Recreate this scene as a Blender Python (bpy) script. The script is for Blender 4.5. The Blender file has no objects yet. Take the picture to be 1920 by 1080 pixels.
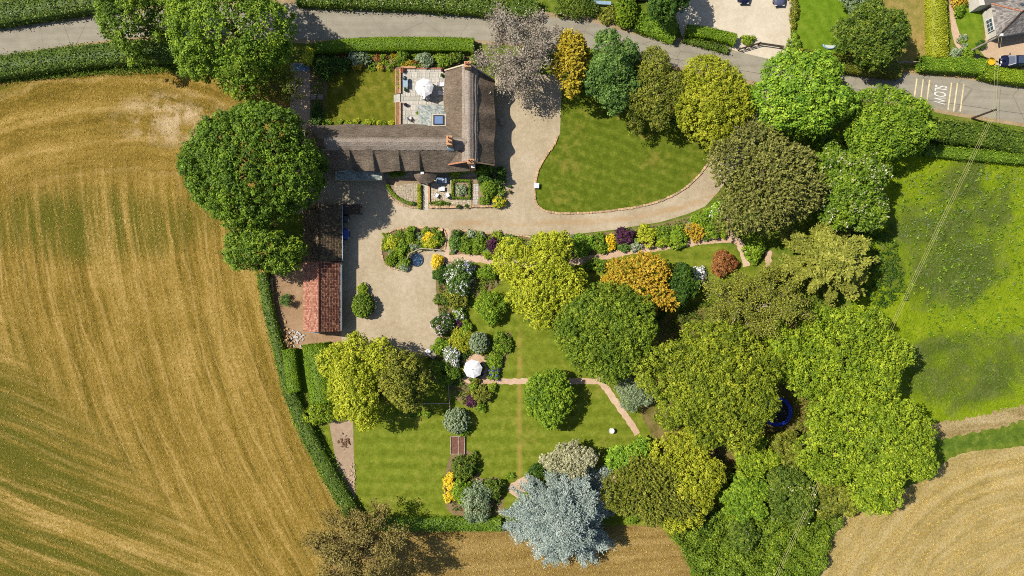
import bpy, bmesh, math, random
import numpy as np
from mathutils import Vector, Matrix
from mathutils.geometry import tessellate_polygon

# ------------------------------------------------------------------ camera, sky, sun, exposure
scene = bpy.context.scene
COL = scene.collection
S = 0.085            # metres of ground per photograph pixel
H = 110.0            # height of the drone above the ground
cam_data = bpy.data.cameras.new('camera')
cam = bpy.data.objects.new('camera', cam_data); COL.objects.link(cam)
cam.location = (0, 0, H); cam.rotation_euler = (0, 0, 0)
cam_data.sensor_width = 36.0; cam_data.lens = 36.0 * H / (1920 * S)
cam_data.clip_start = 0.5; cam_data.clip_end = 2000
scene.camera = cam

SUN_EL = math.radians(51)
SHADOW_DIR = math.radians(-18)                    # direction in which shadows fall, measured from +X
to_sun = Vector((-math.cos(SHADOW_DIR) * math.cos(SUN_EL), -math.sin(SHADOW_DIR) * math.cos(SUN_EL), math.sin(SUN_EL)))
world = bpy.data.worlds.new('World'); scene.world = world; world.use_nodes = True
wn = world.node_tree.nodes; wn.clear()
sky = wn.new('ShaderNodeTexSky'); sky.sky_type = 'NISHITA'; sky.sun_disc = False
sky.sun_elevation = SUN_EL; sky.sun_rotation = math.atan2(to_sun.x, to_sun.y)
bg = wn.new('ShaderNodeBackground'); bg.inputs['Strength'].default_value = 0.085
wo = wn.new('ShaderNodeOutputWorld')
world.node_tree.links.new(sky.outputs[0], bg.inputs[0]); world.node_tree.links.new(bg.outputs[0], wo.inputs[0])
sun_l = bpy.data.lights.new('sun', 'SUN'); sun_l.energy = 5.0; sun_l.angle = math.radians(0.53); sun_l.color = (1.0, 0.93, 0.82)
sun = bpy.data.objects.new('sun', sun_l); COL.objects.link(sun)
sun.rotation_euler = to_sun.to_track_quat('Z', 'Y').to_euler()
vs = scene.view_settings
vs.view_transform = 'Standard'; vs.look = 'None'; vs.gamma = 1.0; vs.use_curve_mapping = False
vs.exposure = 0.68
scene.cycles.max_bounces = 5; scene.cycles.diffuse_bounces = 2; scene.cycles.glossy_bounces = 2; scene.cycles.transmission_bounces = 3; scene.cycles.adaptive_threshold = 0.015
scene.cycles.filter_width = 1.0; scene.cycles.use_denoising = False

# ------------------------------------------------------------------ basics
def P(px, py, z=0.0):
    """photograph pixel seen at height z -> place on the site plan"""
    k = S * (H - z) / H
    return Vector(((px - 960) * k, (540 - py) * k, z))

def tag(o, label=None, cat=None, group=None, kind=None):
    if label: o['label'] = label
    if cat: o['category'] = cat
    if group: o['group'] = group
    if kind: o['kind'] = kind
    return o

def empty(name, loc=(0, 0, 0), rz=0.0, label=None, cat=None, group=None):
    o = bpy.data.objects.new(name, None); COL.objects.link(o)
    o.location = loc; o.rotation_euler = (0, 0, rz); o.empty_display_size = 0.3
    return tag(o, label, cat, group)

def copy_tree(o, parent=None):
    c = o.copy(); COL.objects.link(c); c.parent = parent
    for ch in list(o.children): copy_tree(ch, c)
    return c

class MB:
    """collects polygons; build() links them as ONE mesh object"""
    def __init__(self): self.v = []; self.f = []; self.m = []
    def add(self, vs_, fs, mi=0):
        o = len(self.v); self.v += [tuple(p) for p in vs_]
        self.f += [tuple(i + o for i in f) for f in fs]; self.m += [mi] * len(fs); return self
    def box(self, c, s, rz=0.0, mi=0, taper=1.0, rx=0.0, ry=0.0):
        hx, hy, hz = s[0] / 2, s[1] / 2, s[2] / 2
        M = Matrix.Rotation(rz, 3, 'Z') @ Matrix.Rotation(ry, 3, 'Y') @ Matrix.Rotation(rx, 3, 'X')
        pts = []
        for z in (-1, 1):
            k = taper if z > 0 else 1.0
            for x, y in ((-1, -1), (1, -1), (1, 1), (-1, 1)):
                pts.append(Vector(c) + M @ Vector((x * hx * k, y * hy * k, z * hz)))
        return self.add(pts, [(3, 2, 1, 0), (4, 5, 6, 7), (0, 1, 5, 4), (1, 2, 6, 5), (2, 3, 7, 6), (3, 0, 4, 7)], mi)
    def bar(self, a, b, w, h=None, mi=0):
        a, b = Vector(a), Vector(b); h = h or w; d = (b - a)
        t = d.normalized(); up = Vector((0, 0, 1)) if abs(t.z) < 0.95 else Vector((1, 0, 0))
        s = t.cross(up).normalized(); u = s.cross(t)
        pts = [p + s * sx * w / 2 + u * sz * h / 2 for p in (a, b) for sx, sz in ((-1, -1), (1, -1), (1, 1), (-1, 1))]
        return self.add(pts, [(0, 1, 2, 3), (7, 6, 5, 4), (4, 5, 1, 0), (5, 6, 2, 1), (6, 7, 3, 2), (7, 4, 0, 3)], mi)
    def tube(self, pts, rad, n=6, mi=0, cap=True):
        pts = [Vector(p) for p in pts]
        if not hasattr(rad, '__len__'): rad = [rad] * len(pts)
        vs_ = []; fs = []
        for i, p in enumerate(pts):
            t = (pts[min(i + 1, len(pts) - 1)] - pts[max(i - 1, 0)])
            t = t.normalized() if t.length > 1e-9 else Vector((0, 0, 1))
            up = Vector((0, 0, 1)) if abs(t.z) < 0.9 else Vector((1, 0, 0))
            s = t.cross(up).normalized(); u = s.cross(t)
            for k in range(n):
                a = 2 * math.pi * k / n
                vs_.append(p + (s * math.cos(a) + u * math.sin(a)) * rad[i])
        for i in range(len(pts) - 1):
            for k in range(n):
                k2 = (k + 1) % n
                fs.append((i * n + k, i * n + k2, (i + 1) * n + k2, (i + 1) * n + k))
        if cap: fs.append(tuple(range(n))); fs.append(tuple(range((len(pts) - 1) * n + n - 1, (len(pts) - 1) * n - 1, -1)))
        return self.add(vs_, fs, mi)
    def lathe(self, prof, c=(0, 0, 0), n=16, mi=0, sx=1.0, sy=1.0):
        vs_ = []; fs = []; c = Vector(c)
        for r, z in prof:
            for k in range(n):
                a = 2 * math.pi * k / n
                vs_.append(c + Vector((r * sx * math.cos(a), r * sy * math.sin(a), z)))
        for i in range(len(prof) - 1):
            for k in range(n):
                k2 = (k + 1) % n
                fs.append((i * n + k, i * n + k2, (i + 1) * n + k2, (i + 1) * n + k))
        fs.append(tuple(range(n - 1, -1, -1))); fs.append(tuple(range((len(prof) - 1) * n, len(prof) * n)))
        return self.add(vs_, fs, mi)
    def build(self, name, mats, parent=None, smooth=False):
        me = bpy.data.meshes.new(name); me.from_pydata(self.v, [], self.f)
        for m in (mats if isinstance(mats, (list, tuple)) else [mats]): me.materials.append(m)
        me.polygons.foreach_set('material_index', self.m)
        if smooth: me.polygons.foreach_set('use_smooth', [True] * len(self.f))
        me.update()
        o = bpy.data.objects.new(name, me); COL.objects.link(o)
        if parent: o.parent = parent
        return o

def catmull(pts, closed=False, sub=6):
    pts = [Vector(p) for p in pts]; n = len(pts); out = []
    for i in range(n if closed else n - 1):
        if closed: p0, p1, p2, p3 = pts[i - 1], pts[i], pts[(i + 1) % n], pts[(i + 2) % n]
        else: p0, p1, p2, p3 = pts[max(i - 1, 0)], pts[i], pts[i + 1], pts[min(i + 2, n - 1)]
        for k in range(sub):
            t = k / sub
            out.append(0.5 * ((2 * p1) + (p2 - p0) * t + (2 * p0 - 5 * p1 + 4 * p2 - p3) * t * t + (3 * p1 - p0 - 3 * p2 + p3) * t ** 3))
    if not closed: out.append(pts[-1])
    return out

def resample(pts, step):
    pts = [Vector(p) for p in pts]; out = [pts[0].copy()]; acc = 0.0
    for a, b in zip(pts[:-1], pts[1:]):
        L = (b - a).length; d = step - acc
        while d <= L:
            out.append(a + (b - a) * (d / L)); d += step
        acc = (acc + L) % step
    return out

def in_poly(x, y, poly):
    c = False; j = len(poly) - 1
    for i in range(len(poly)):
        xi, yi = poly[i][0], poly[i][1]; xj, yj = poly[j][0], poly[j][1]
        if (yi > y) != (yj > y) and x < (xj - xi) * (y - yi) / (yj - yi) + xi: c = not c
        j = i
    return c

def sheet(name, pts_px, z, mat, smooth=True, wob=0.0, sub=5, parent=None, seed=1, kind='structure', label=None):
    pts = [P(x, y, 0) for x, y in pts_px]
    if smooth: pts = catmull(pts, True, sub)
    rnd = random.Random(seed)
    if wob:
        dense = resample(pts + [pts[0]], 0.45)
        pts = [p + Vector((rnd.uniform(-wob, wob), rnd.uniform(-wob, wob), 0)) for p in dense]
    for p in pts: p.z = z
    tris = tessellate_polygon([pts])
    fs = []
    for t in tris:
        a, b, c = (pts[i] for i in t)
        fs.append(t if (b - a).cross(c - a).z > 0 else (t[0], t[2], t[1]))
    o = MB().add(pts, fs).build(name, mat, parent)
    if kind and not parent: o['kind'] = kind
    if label: o['label'] = label
    return o

def ribbon(name, left_px, right_px, z, mat, sub=6, kind='structure'):
    L = catmull([P(*p) for p in left_px], False, sub); R = catmull([P(*p) for p in right_px], False, sub)
    vs_ = []; fs = []
    for i in range(len(L)):
        L[i].z = z; R[i].z = z; vs_ += [L[i], R[i]]
        if i: fs.append((2 * i - 2, 2 * i - 1, 2 * i + 1, 2 * i))
    o = MB().add(vs_, fs).build(name, mat)
    if o.data.polygons[0].normal.z < 0: o.data.flip_normals()
    if kind: o['kind'] = kind
    return o

def path_strip(name, pts_px, w_px, z, mat, wob=0.08, seed=2):
    pts = resample(catmull([P(*p) for p in pts_px], False, 8), 0.4); rnd = random.Random(seed)
    vs_ = []; fs = []
    for i, p in enumerate(pts):
        t = (pts[min(i + 1, len(pts) - 1)] - pts[max(i - 1, 0)]).normalized(); s = Vector((-t.y, t.x, 0))
        a = w_px * S / 2
        vs_ += [p + s * (a + rnd.uniform(-wob, wob)) + Vector((0, 0, z)), p - s * (a + rnd.uniform(-wob, wob)) + Vector((0, 0, z))]
        if i: fs.append((2 * i - 1, 2 * i + 1, 2 * i, 2 * i - 2))
    o = MB().add(vs_, fs).build(name, mat)
    if o.data.polygons[0].normal.z < 0: o.data.flip_normals()
    o['kind'] = 'structure'
    return o

# ------------------------------------------------------------------ materials
def lin(c, k=1.0):
    return tuple(k * ((v / 255 / 12.92) if v / 255 <= 0.04045 else ((v / 255 + 0.055) / 1.055) ** 2.4) for v in c)
KG = 0.56          # picture colour -> surface colour under this light
def A(c, k=KG): return lin(c, k) + (1.0,)

class NT:
    def __init__(self, name):
        self.mat = bpy.data.materials.new(name); self.mat.use_nodes = True
        self.t = self.mat.node_tree; self.t.nodes.clear()
        self.out = self.t.nodes.new('ShaderNodeOutputMaterial')
    def n(self, typ, **kw):
        nd = self.t.nodes.new(typ)
        for k, v in kw.items(): setattr(nd, k, v)
        return nd
    def link(self, a, b): self.t.links.new(a, b)
    def put(self, sock, v):
        if isinstance(v, bpy.types.NodeSocket): self.link(v, sock)
        elif v is not None: sock.default_value = v
    def math(self, op, a, b=None, c=None, clamp=False):
        nd = self.n('ShaderNodeMath', operation=op, use_clamp=clamp)
        self.put(nd.inputs[0], a); self.put(nd.inputs[1], b)
        if c is not None: self.put(nd.inputs[2], c)
        return nd.outputs[0]
    def pos(self): return self.n('ShaderNodeNewGeometry').outputs['Position']
    def objc(self): return self.n('ShaderNodeTexCoord').outputs['Object']
    def sep(self, v):
        nd = self.n('ShaderNodeSeparateXYZ'); self.link(v, nd.inputs[0]); return nd.outputs
    def comb(self, x, y, z=0.0):
        nd = self.n('ShaderNodeCombineXYZ')
        for s, v in zip(nd.inputs, (x, y, z)): self.put(s, v)
        return nd.outputs[0]
    def noise(self, vec, scale, detail=3.0, rough=0.6, dist=0.0):
        nd = self.n('ShaderNodeTexNoise'); self.put(nd.inputs['Vector'], vec)
        for k, v in (('Scale', scale), ('Detail', detail), ('Roughness', rough), ('Distortion', dist)): nd.inputs[k].default_value = v
        return nd.outputs[0]
    def voro(self, vec, scale, feature='F1', out='Distance'):
        nd = self.n('ShaderNodeTexVoronoi', feature=feature); self.put(nd.inputs['Vector'], vec); nd.inputs['Scale'].default_value = scale
        return nd.outputs[out]
    def vscale(self, vec, s, rot=0.0):
        nd = self.n('ShaderNodeMapping'); self.put(nd.inputs['Vector'], vec); nd.inputs['Scale'].default_value = s
        nd.inputs['Rotation'].default_value = (0, 0, rot); return nd.outputs[0]
    def mix(self, f, a, b, mode='MIX'):
        nd = self.n('ShaderNodeMix', data_type='RGBA', blend_type=mode)
        self.put(nd.inputs[0], f); self.put(nd.inputs[6], a); self.put(nd.inputs[7], b); return nd.outputs[2]
    def ramp(self, f, stops, interp='LINEAR'):
        nd = self.n('ShaderNodeValToRGB'); cr = nd.color_ramp; cr.interpolation = interp
        while len(cr.elements) < len(stops): cr.elements.new(0.5)
        for e, (p, c) in zip(cr.elements, stops): e.position = p; e.color = c if len(c) == 4 else tuple(c) + (1,)
        self.put(nd.inputs[0], f); return nd.outputs[0]
    def smooth(self, x, a, b):
        nd = self.n('ShaderNodeMapRange', interpolation_type='SMOOTHSTEP'); self.put(nd.inputs[0], x)
        nd.inputs[1].default_value = a; nd.inputs[2].default_value = b; return nd.outputs[0]
    def bump(self, h, strength=0.5, dist=0.1):
        nd = self.n('ShaderNodeBump'); self.put(nd.inputs['Height'], h)
        nd.inputs['Strength'].default_value = strength; nd.inputs['Distance'].default_value = dist; return nd.outputs[0]
    def finish(self, color, rough=0.9, normal=None, spec=0.2, metal=0.0):
        b = self.n('ShaderNodeBsdfPrincipled'); self.put(b.inputs['Base Color'], color); self.put(b.inputs['Roughness'], rough)
        b.inputs['Specular IOR Level'].default_value = spec; b.inputs['Metallic'].default_value = metal
        if normal is not None: self.link(normal, b.inputs['Normal'])
        self.link(b.outputs[0], self.out.inputs[0]); return self.mat

def m_plain(name, c, rough=0.7, var=0.12, scale=3.0, spec=0.3, metal=0.0, bump=0.15, obj_var=0.0):
    n = NT(name); p = n.objc()
    f = n.noise(p, scale, 4.0, 0.65)
    lo = A(tuple(v * (1 - var) for v in c)); hi = A(tuple(min(255, v * (1 + var)) for v in c))
    col = n.ramp(f, [(0.3, lo), (0.7, hi)])
    if obj_var:
        r = n.n('ShaderNodeObjectInfo').outputs['Random']
        col = n.mix(1.0, col, n.ramp(r, [(0, (1 - obj_var,) * 3), (1, (1 + obj_var * .6, 1 + obj_var * .5, 1 + obj_var * .4))]), 'MULTIPLY')
    return n.finish(col, rough, n.bump(n.noise(p, scale * 6, 3.0), bump, 0.02) if bump else None, spec, metal)

LEAF = {}
def c_green(c): return c[1] > c[2] * 1.5
def m_leaf(key, d, m, l, trans=0.16, k=0.0):
    if not k:        # leaves: a warm, sunlit green
        k = 0.84; warm = key in ('bright', 'deep', 'mid', 'maple', 'olive', 'hedge', 'green', 'dark', 'box', 'meadow', 'twiggy', 'round', 'broad')
        fr, fg, fb = (1.07, 1.04, 0.66) if warm else (1.0, 1.0, 0.82) if c_green(m) else (0.96, 0.96, 0.96)
        d, m, l = [(min(255, c[0] * fr), min(255, c[1] * fg), c[2] * fb) for c in (d, m, l)]
    n = NT('leaf_' + key)
    at = n.n('ShaderNodeAttribute', attribute_type='GEOMETRY', attribute_name='tint').outputs['Fac']
    col = n.ramp(at, [(0.08, A(d, k)), (0.5, A(m, k)), (0.92, A(l, k))])
    b = n.n('ShaderNodeBsdfPrincipled'); n.link(col, b.inputs['Base Color'])
    b.inputs['Roughness'].default_value = 0.6; b.inputs['Specular IOR Level'].default_value = 0.25
    tr = n.n('ShaderNodeBsdfTranslucent'); n.link(col, tr.inputs['Color'])
    mx = n.n('ShaderNodeMixShader'); mx.inputs[0].default_value = trans
    n.link(b.outputs[0], mx.inputs[1]); n.link(tr.outputs[0], mx.inputs[2]); n.link(mx.outputs[0], n.out.inputs[0])
    LEAF[key] = n.mat
m_leaf('bright', (76, 102, 22), (112, 138, 36), (156, 174, 66))
m_leaf('deep', (54, 80, 18), (78, 110, 28), (118, 148, 52))
m_leaf('mid', (66, 98, 24), (100, 132, 40), (142, 168, 66))
m_leaf('maple', (70, 108, 28), (104, 142, 48), (150, 180, 80))
m_leaf('lime', (120, 132, 22), (160, 168, 38), (198, 198, 68))
m_leaf('golden', (114, 124, 22), (146, 152, 34), (182, 182, 60))
m_leaf('amber', (134, 118, 28), (170, 150, 42), (206, 184, 72))
m_leaf('ginger', (146, 118, 34), (186, 152, 46), (216, 186, 74))
m_leaf('yellow', (196, 164, 20), (226, 194, 40), (242, 216, 84))
m_leaf('olive', (72, 84, 34), (104, 114, 50), (146, 150, 78))
m_leaf('yew', (82, 86, 44), (118, 120, 66), (160, 158, 96))
m_leaf('cedargold', (94, 100, 36), (130, 134, 56), (172, 172, 88))
m_leaf('brown', (92, 82, 44), (126, 112, 66), (162, 146, 96))
m_leaf('twiggy', (82, 92, 40), (114, 122, 56), (154, 156, 88))
m_leaf('grey', (110, 100, 84), (150, 138, 120), (184, 172, 158))
m_leaf('bluegreen', (54, 84, 36), (86, 118, 54), (128, 156, 88))
m_leaf('blue', (122, 140, 130), (164, 180, 169), (206, 217, 208), k=0.68)
m_leaf('sage', (96, 116, 78), (136, 154, 112), (178, 190, 150))
m_leaf('pale', (132, 132, 92), (170, 168, 124), (206, 202, 166))
m_leaf('purple', (46, 22, 40), (74, 36, 60), (108, 58, 88))
m_leaf('copper', (108, 66, 44), (142, 88, 58), (172, 122, 80))
m_leaf('green', (60, 88, 26), (92, 122, 40), (134, 158, 64))
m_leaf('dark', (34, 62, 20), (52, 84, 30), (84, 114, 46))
m_leaf('box', (64, 92, 14), (92, 122, 20), (130, 154, 42))
m_leaf('hedge', (50, 72, 24), (76, 100, 36), (120, 138, 66))
m_leaf('meadow', (84, 124, 24), (120, 158, 36), (168, 190, 60))
m_leaf('straw', (164, 136, 70), (194, 164, 98), (222, 198, 140))
m_leaf('round', (64, 90, 26), (94, 120, 38), (138, 158, 66))
m_leaf('broad', (74, 92, 22), (108, 126, 34), (154, 164, 62))
m_leaf('drygrass', (80, 74, 26), (112, 100, 40), (142, 128, 60))
m_leaf('white', (220, 214, 214), (240, 236, 238), (252, 250, 252), k=0.72)
m_leaf('pink', (190, 150, 170), (216, 184, 200), (236, 214, 224), k=0.72)
m_leaf('lilac', (150, 140, 196), (184, 178, 222), (214, 210, 240), k=0.72)
m_leaf('bluefl', (40, 52, 140), (66, 84, 176), (110, 130, 206), k=0.72)

bark = m_plain('bark', (112, 94, 74), 0.95, 0.25, 2.0)
bark_pale = m_plain('bark_pale', (190, 176, 156), 0.95, 0.2, 2.0)
timber = m_plain('timber', (150, 126, 100), 0.85, 0.25, 2.5)
timber_grey = m_plain('timber_grey', (172, 160, 142), 0.85, 0.2, 2.5)
timber_dark = m_plain('timber_dark', (78, 62, 50), 0.85, 0.25, 2.5)
white_paint = m_plain('white_paint', (244, 243, 240), 0.5, 0.03)
canvas = m_plain('canvas', (250, 250, 250), 0.8, 0.02, 1.5, bump=0.05)
metal_grey = m_plain('metal_grey', (150, 156, 162), 0.4, 0.08, metal=0.6)
metal_dark = m_plain('metal_dark', (58, 58, 62), 0.45, 0.1, metal=0.3)
blue_paint = m_plain('blue_paint', (36, 66, 190), 0.45, 0.08)
pale_blue = m_plain('pale_blue', (150, 182, 216), 0.5, 0.08)
slate_blue = m_plain('slate_blue', (150, 178, 196), 0.5, 0.08)
terracotta = m_plain('terracotta', (186, 128, 98), 0.85, 0.12)
red_glaze = m_plain('red_glaze', (150, 44, 40), 0.4, 0.15)
brick_m = m_plain('brick', (204, 158, 118), 0.9, 0.2, 6.0)
stone_m = m_plain('stone', (200, 170, 134), 0.95, 0.2, 4.0, obj_var=0.35)
flag_m = m_plain('flagstone', (204, 200, 188), 0.9, 0.12, 2.5, obj_var=0.16)
crazy_m = m_plain('crazy_paving', (196, 182, 156), 0.92, 0.2, 3.0, obj_var=0.2)
wall_stone = m_plain('wall_stone', (206, 190, 160), 0.95, 0.15, 3.0)
render_wall = m_plain('render_wall', (226, 220, 206), 0.9, 0.06, 1.5)
concrete = m_plain('concrete', (206, 198, 180), 0.95, 0.1, 2.0)
black_m = m_plain('black_rubber', (26, 26, 30), 0.6, 0.1)
cushion = m_plain('cushion', (238, 236, 238), 0.85, 0.04)
yellow_m = m_plain('yellow_fabric', (240, 190, 30), 0.6, 0.1)
turq = m_plain('turquoise', (110, 200, 160), 0.5, 0.06)
soil_m = m_plain('soil', (150, 118, 88), 1.0, 0.25, 1.4)
log_m = m_plain('cut_log', (214, 176, 124), 0.9, 0.15, 5.0, obj_var=0.25)
glass_n = NT('window_glass'); glass_m = glass_n.finish(A((70, 84, 104)), 0.06, None, 0.8)
sky_n = NT('skylight_glass'); skylight_m = sky_n.finish(A((120, 146, 186)), 0.05, None, 0.9)
car_navy = NT('car_navy').finish(A((28, 32, 62)), 0.18, None, 0.6)
car_blue = NT('car_blue').finish(A((24, 60, 160)), 0.2, None, 0.6)
car_black = NT('car_black').finish(A((34, 26, 40)), 0.2, None, 0.6)
car_grey = NT('car_grey').finish(A((92, 96, 124)), 0.2, None, 0.6)
lamp_m = NT('lamp_glass').finish(A((220, 220, 210)), 0.1, None, 0.6)
wire_m = m_plain('wire', (206, 196, 130), 0.6, 0.05, bump=0)
wire_dark = m_plain('wire_dark', (66, 64, 64), 0.6, 0.05, bump=0)
road_white = m_plain('road_white', (240, 238, 230), 0.8, 0.08, 2.0)
road_yellow = m_plain('road_yellow', (236, 212, 164), 0.8, 0.14, 1.2)

def px_coords(n):
    x, y, z = n.sep(n.pos())
    return n.math('MULTIPLY_ADD', x, 1 / S, 960.0), n.math('MULTIPLY_ADD', y, -1 / S, 540.0)

def m_field_left():
    n = NT('hay_field'); pos = n.pos(); px, py = px_coords(n)
    warp = n.math('MULTIPLY', n.math('SUBTRACT', n.noise(pos, 0.06, 4.0), 0.5), 46.0)
    def streaks(across, along, sc, lo, hi, seed):
        v = n.comb(n.math('MULTIPLY', across, 1.0), n.math('MULTIPLY', along, 0.06), seed)
        a = n.math('ADD', n.math('MULTIPLY', n.noise(v, sc, 4.0, 0.7), 0.65), n.math('MULTIPLY', n.noise(v, sc * 0.33, 2.0, 0.5), 0.35))
        return n.smooth(a, lo, hi)
    d = n.math('MAXIMUM', n.math('SUBTRACT', py, 250.0), 0.0)
    uA = n.math('ADD', n.math('SUBTRACT', px, n.math('MULTIPLY', n.math('MULTIPLY', d, d), 0.00036)), n.math('MULTIPLY', warp, 0.3))
    uB = n.math('ADD', n.math('SUBTRACT', py, n.math('MULTIPLY', px, 0.40)), n.math('MULTIPLY', warp, 0.5))
    dc = n.math('SUBTRACT', px, 210.0)
    uC = n.math('ADD', n.math('SUBTRACT', py, n.math('MULTIPLY', n.math('MULTIPLY', dc, dc), 0.0011)), warp)
    sA = streaks(uA, py, 0.055, 0.34, 0.66, 1.0); sB = streaks(uB, px, 0.06, 0.34, 0.66, 5.0); sC = streaks(uC, px, 0.045, 0.32, 0.68, 9.0)
    # regular tramlines of the mower
    wA = n.math('SINE', n.math('MULTIPLY', uA, 0.235)); wB = n.math('SINE', n.math('MULTIPLY', uB, 0.20))
    sA = n.math('ADD', sA, n.math('MULTIPLY', wA, 0.04)); sB = n.math('ADD', sB, n.math('MULTIPLY', wB, 0.05))
    mB = n.smooth(n.math('SUBTRACT', n.math('ADD', py, warp), n.math('MULTIPLY_ADD', px, 0.95, 640.0)), -50.0, 60.0)
    mC = n.smooth(n.math('ADD', py, warp), 390.0, 270.0)
    def lerp(f, a, b): return n.math('ADD', n.math('MULTIPLY', n.math('SUBTRACT', 1.0, f), a), n.math('MULTIPLY', f, b))
    st = lerp(mC, lerp(mB, sA, sB), sC)
    blot = n.noise(pos, 0.22, 5.0, 0.65); fine = n.noise(pos, 2.6, 5.0, 0.75); fine2 = n.noise(n.vscale(pos, (1, 1, 1)), 7.0, 3.0, 0.8)
    clod = n.noise(pos, 1.1, 3.0, 0.7)
    v = n.math('ADD', n.math('ADD', n.math('MULTIPLY', st, 0.36), 0.02), n.math('MULTIPLY', blot, 0.46))
    v = n.math('ADD', v, n.math('MULTIPLY', n.math('SUBTRACT', clod, 0.5), 0.35))
    v = n.math('ADD', v, n.math('MULTIPLY', n.math('SUBTRACT', fine, 0.5), 1.0))
    v = n.math('ADD', v, n.math('MULTIPLY', n.math('SUBTRACT', fine2, 0.5), 0.7))
    col = n.ramp(v, [(0.10, A((96, 84, 28))), (0.30, A((140, 117, 46))), (0.50, A((170, 141, 67))), (0.68, A((199, 168, 96))), (0.88, A((232, 208, 154)))])
    # pale wheelings left by the mower and tractor
    def lines(u, per, wid, seed):
        ww = n.math('ADD', u, n.math('MULTIPLY', n.math('SUBTRACT', n.noise(n.comb(n.math('MULTIPLY', px, 0.004), n.math('MULTIPLY', py, 0.004), seed), 1.0, 3.0), 0.5), per * 1.5))
        t = n.math('ABSOLUTE', n.math('SUBTRACT', n.math('FRACT', n.math('DIVIDE', ww, per)), 0.5))
        return n.smooth(t, wid, wid * 0.25)
    lA = n.math('MAXIMUM', lines(uA, 43.0, 0.085, 2.0), n.math('MULTIPLY', lines(uA, 27.0, 0.10, 7.0), 0.6))
    lB = n.math('MAXIMUM', lines(uB, 38.0, 0.16, 4.0), n.math('MULTIPLY', lines(uB, 21.0, 0.12, 8.0), 0.5))
    lC = lines(uC, 57.0, 0.13, 6.0)
    ln_ = lerp(mC, lerp(mB, lA, lB), lC)
    ln_ = n.math('MULTIPLY', ln_, n.smooth(n.math('ADD', n.math('MULTIPLY', n.noise(pos, 0.10, 3.0), 0.5), n.math('MULTIPLY', n.noise(pos, 0.9, 4.0, 0.75), 0.5)), 0.36, 0.62))
    col = n.mix(n.math('MULTIPLY', ln_, 0.55), col, n.ramp(fine, [(0.3, A((194, 160, 86))), (0.7, A((230, 198, 134)))]))
    # greener growth, lower left and in the middle
    gx = n.math('DIVIDE', n.math('SUBTRACT', px, 170.0), 240.0); gy = n.math('DIVIDE', n.math('SUBTRACT', py, 420.0), 80.0)
    g1 = n.smooth(n.math('ADD', n.math('ADD', n.math('MULTIPLY', gx, gx), n.math('MULTIPLY', gy, gy)), n.math('MULTIPLY', warp, 0.035)), 1.2, 0.1)
    g2 = n.smooth(n.math('SUBTRACT', py, n.math('MULTIPLY_ADD', px, 1.1, 560.0)), -60.0, 260.0)
    g3 = n.smooth(n.math('ADD', n.math('MULTIPLY', n.math('SUBTRACT', py, 165.0), 0.02), n.math('MULTIPLY', px, 0.009)), 0.6, 0.0)
    g = n.math('MULTIPLY', n.math('MAXIMUM', n.math('MAXIMUM', g1, g2), g3), n.smooth(n.math('ADD', n.math('MULTIPLY', st, 0.55), n.math('MULTIPLY', fine, 0.6)), 0.92, 0.42))
    green = n.ramp(fine, [(0.3, A((78, 82, 22))), (0.7, A((122, 122, 44)))])
    col = n.mix(n.math('MULTIPLY', g, 0.9), col, green)
    # bleached straw where the swath was dropped, near the oak
    bx = n.math('DIVIDE', n.math('SUBTRACT', px, 320.0), 100.0); by = n.math('DIVIDE', n.math('SUBTRACT', py, 222.0), 50.0)
    b1 = n.smooth(n.math('ADD', n.math('MULTIPLY', bx, bx), n.math('MULTIPLY', by, by)), 1.6, 0.0)
    bl = n.math('MULTIPLY', b1, n.smooth(n.noise(pos, 0.32, 5.0, 0.7, 0.3), 0.40, 0.64))
    col = n.mix(n.math('MULTIPLY', bl, 0.85), col, A((226, 200, 158)))
    bl2 = n.smooth(n.noise(n.comb(n.math('MULTIPLY', uC, 0.05), n.math('MULTIPLY', px, 0.012), 3.0), 1.0, 4.0, 0.7), 0.60, 0.78)
    col = n.mix(n.math('MULTIPLY', bl2, n.math('MULTIPLY', mC, 0.6)), col, A((214, 184, 122)))
    h = n.math('ADD', n.math('MULTIPLY', fine2, 0.7), n.math('MULTIPLY', fine, 0.8))
    return n.finish(col, 1.0, n.bump(h, 0.9, 0.22), 0.05)

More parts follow.
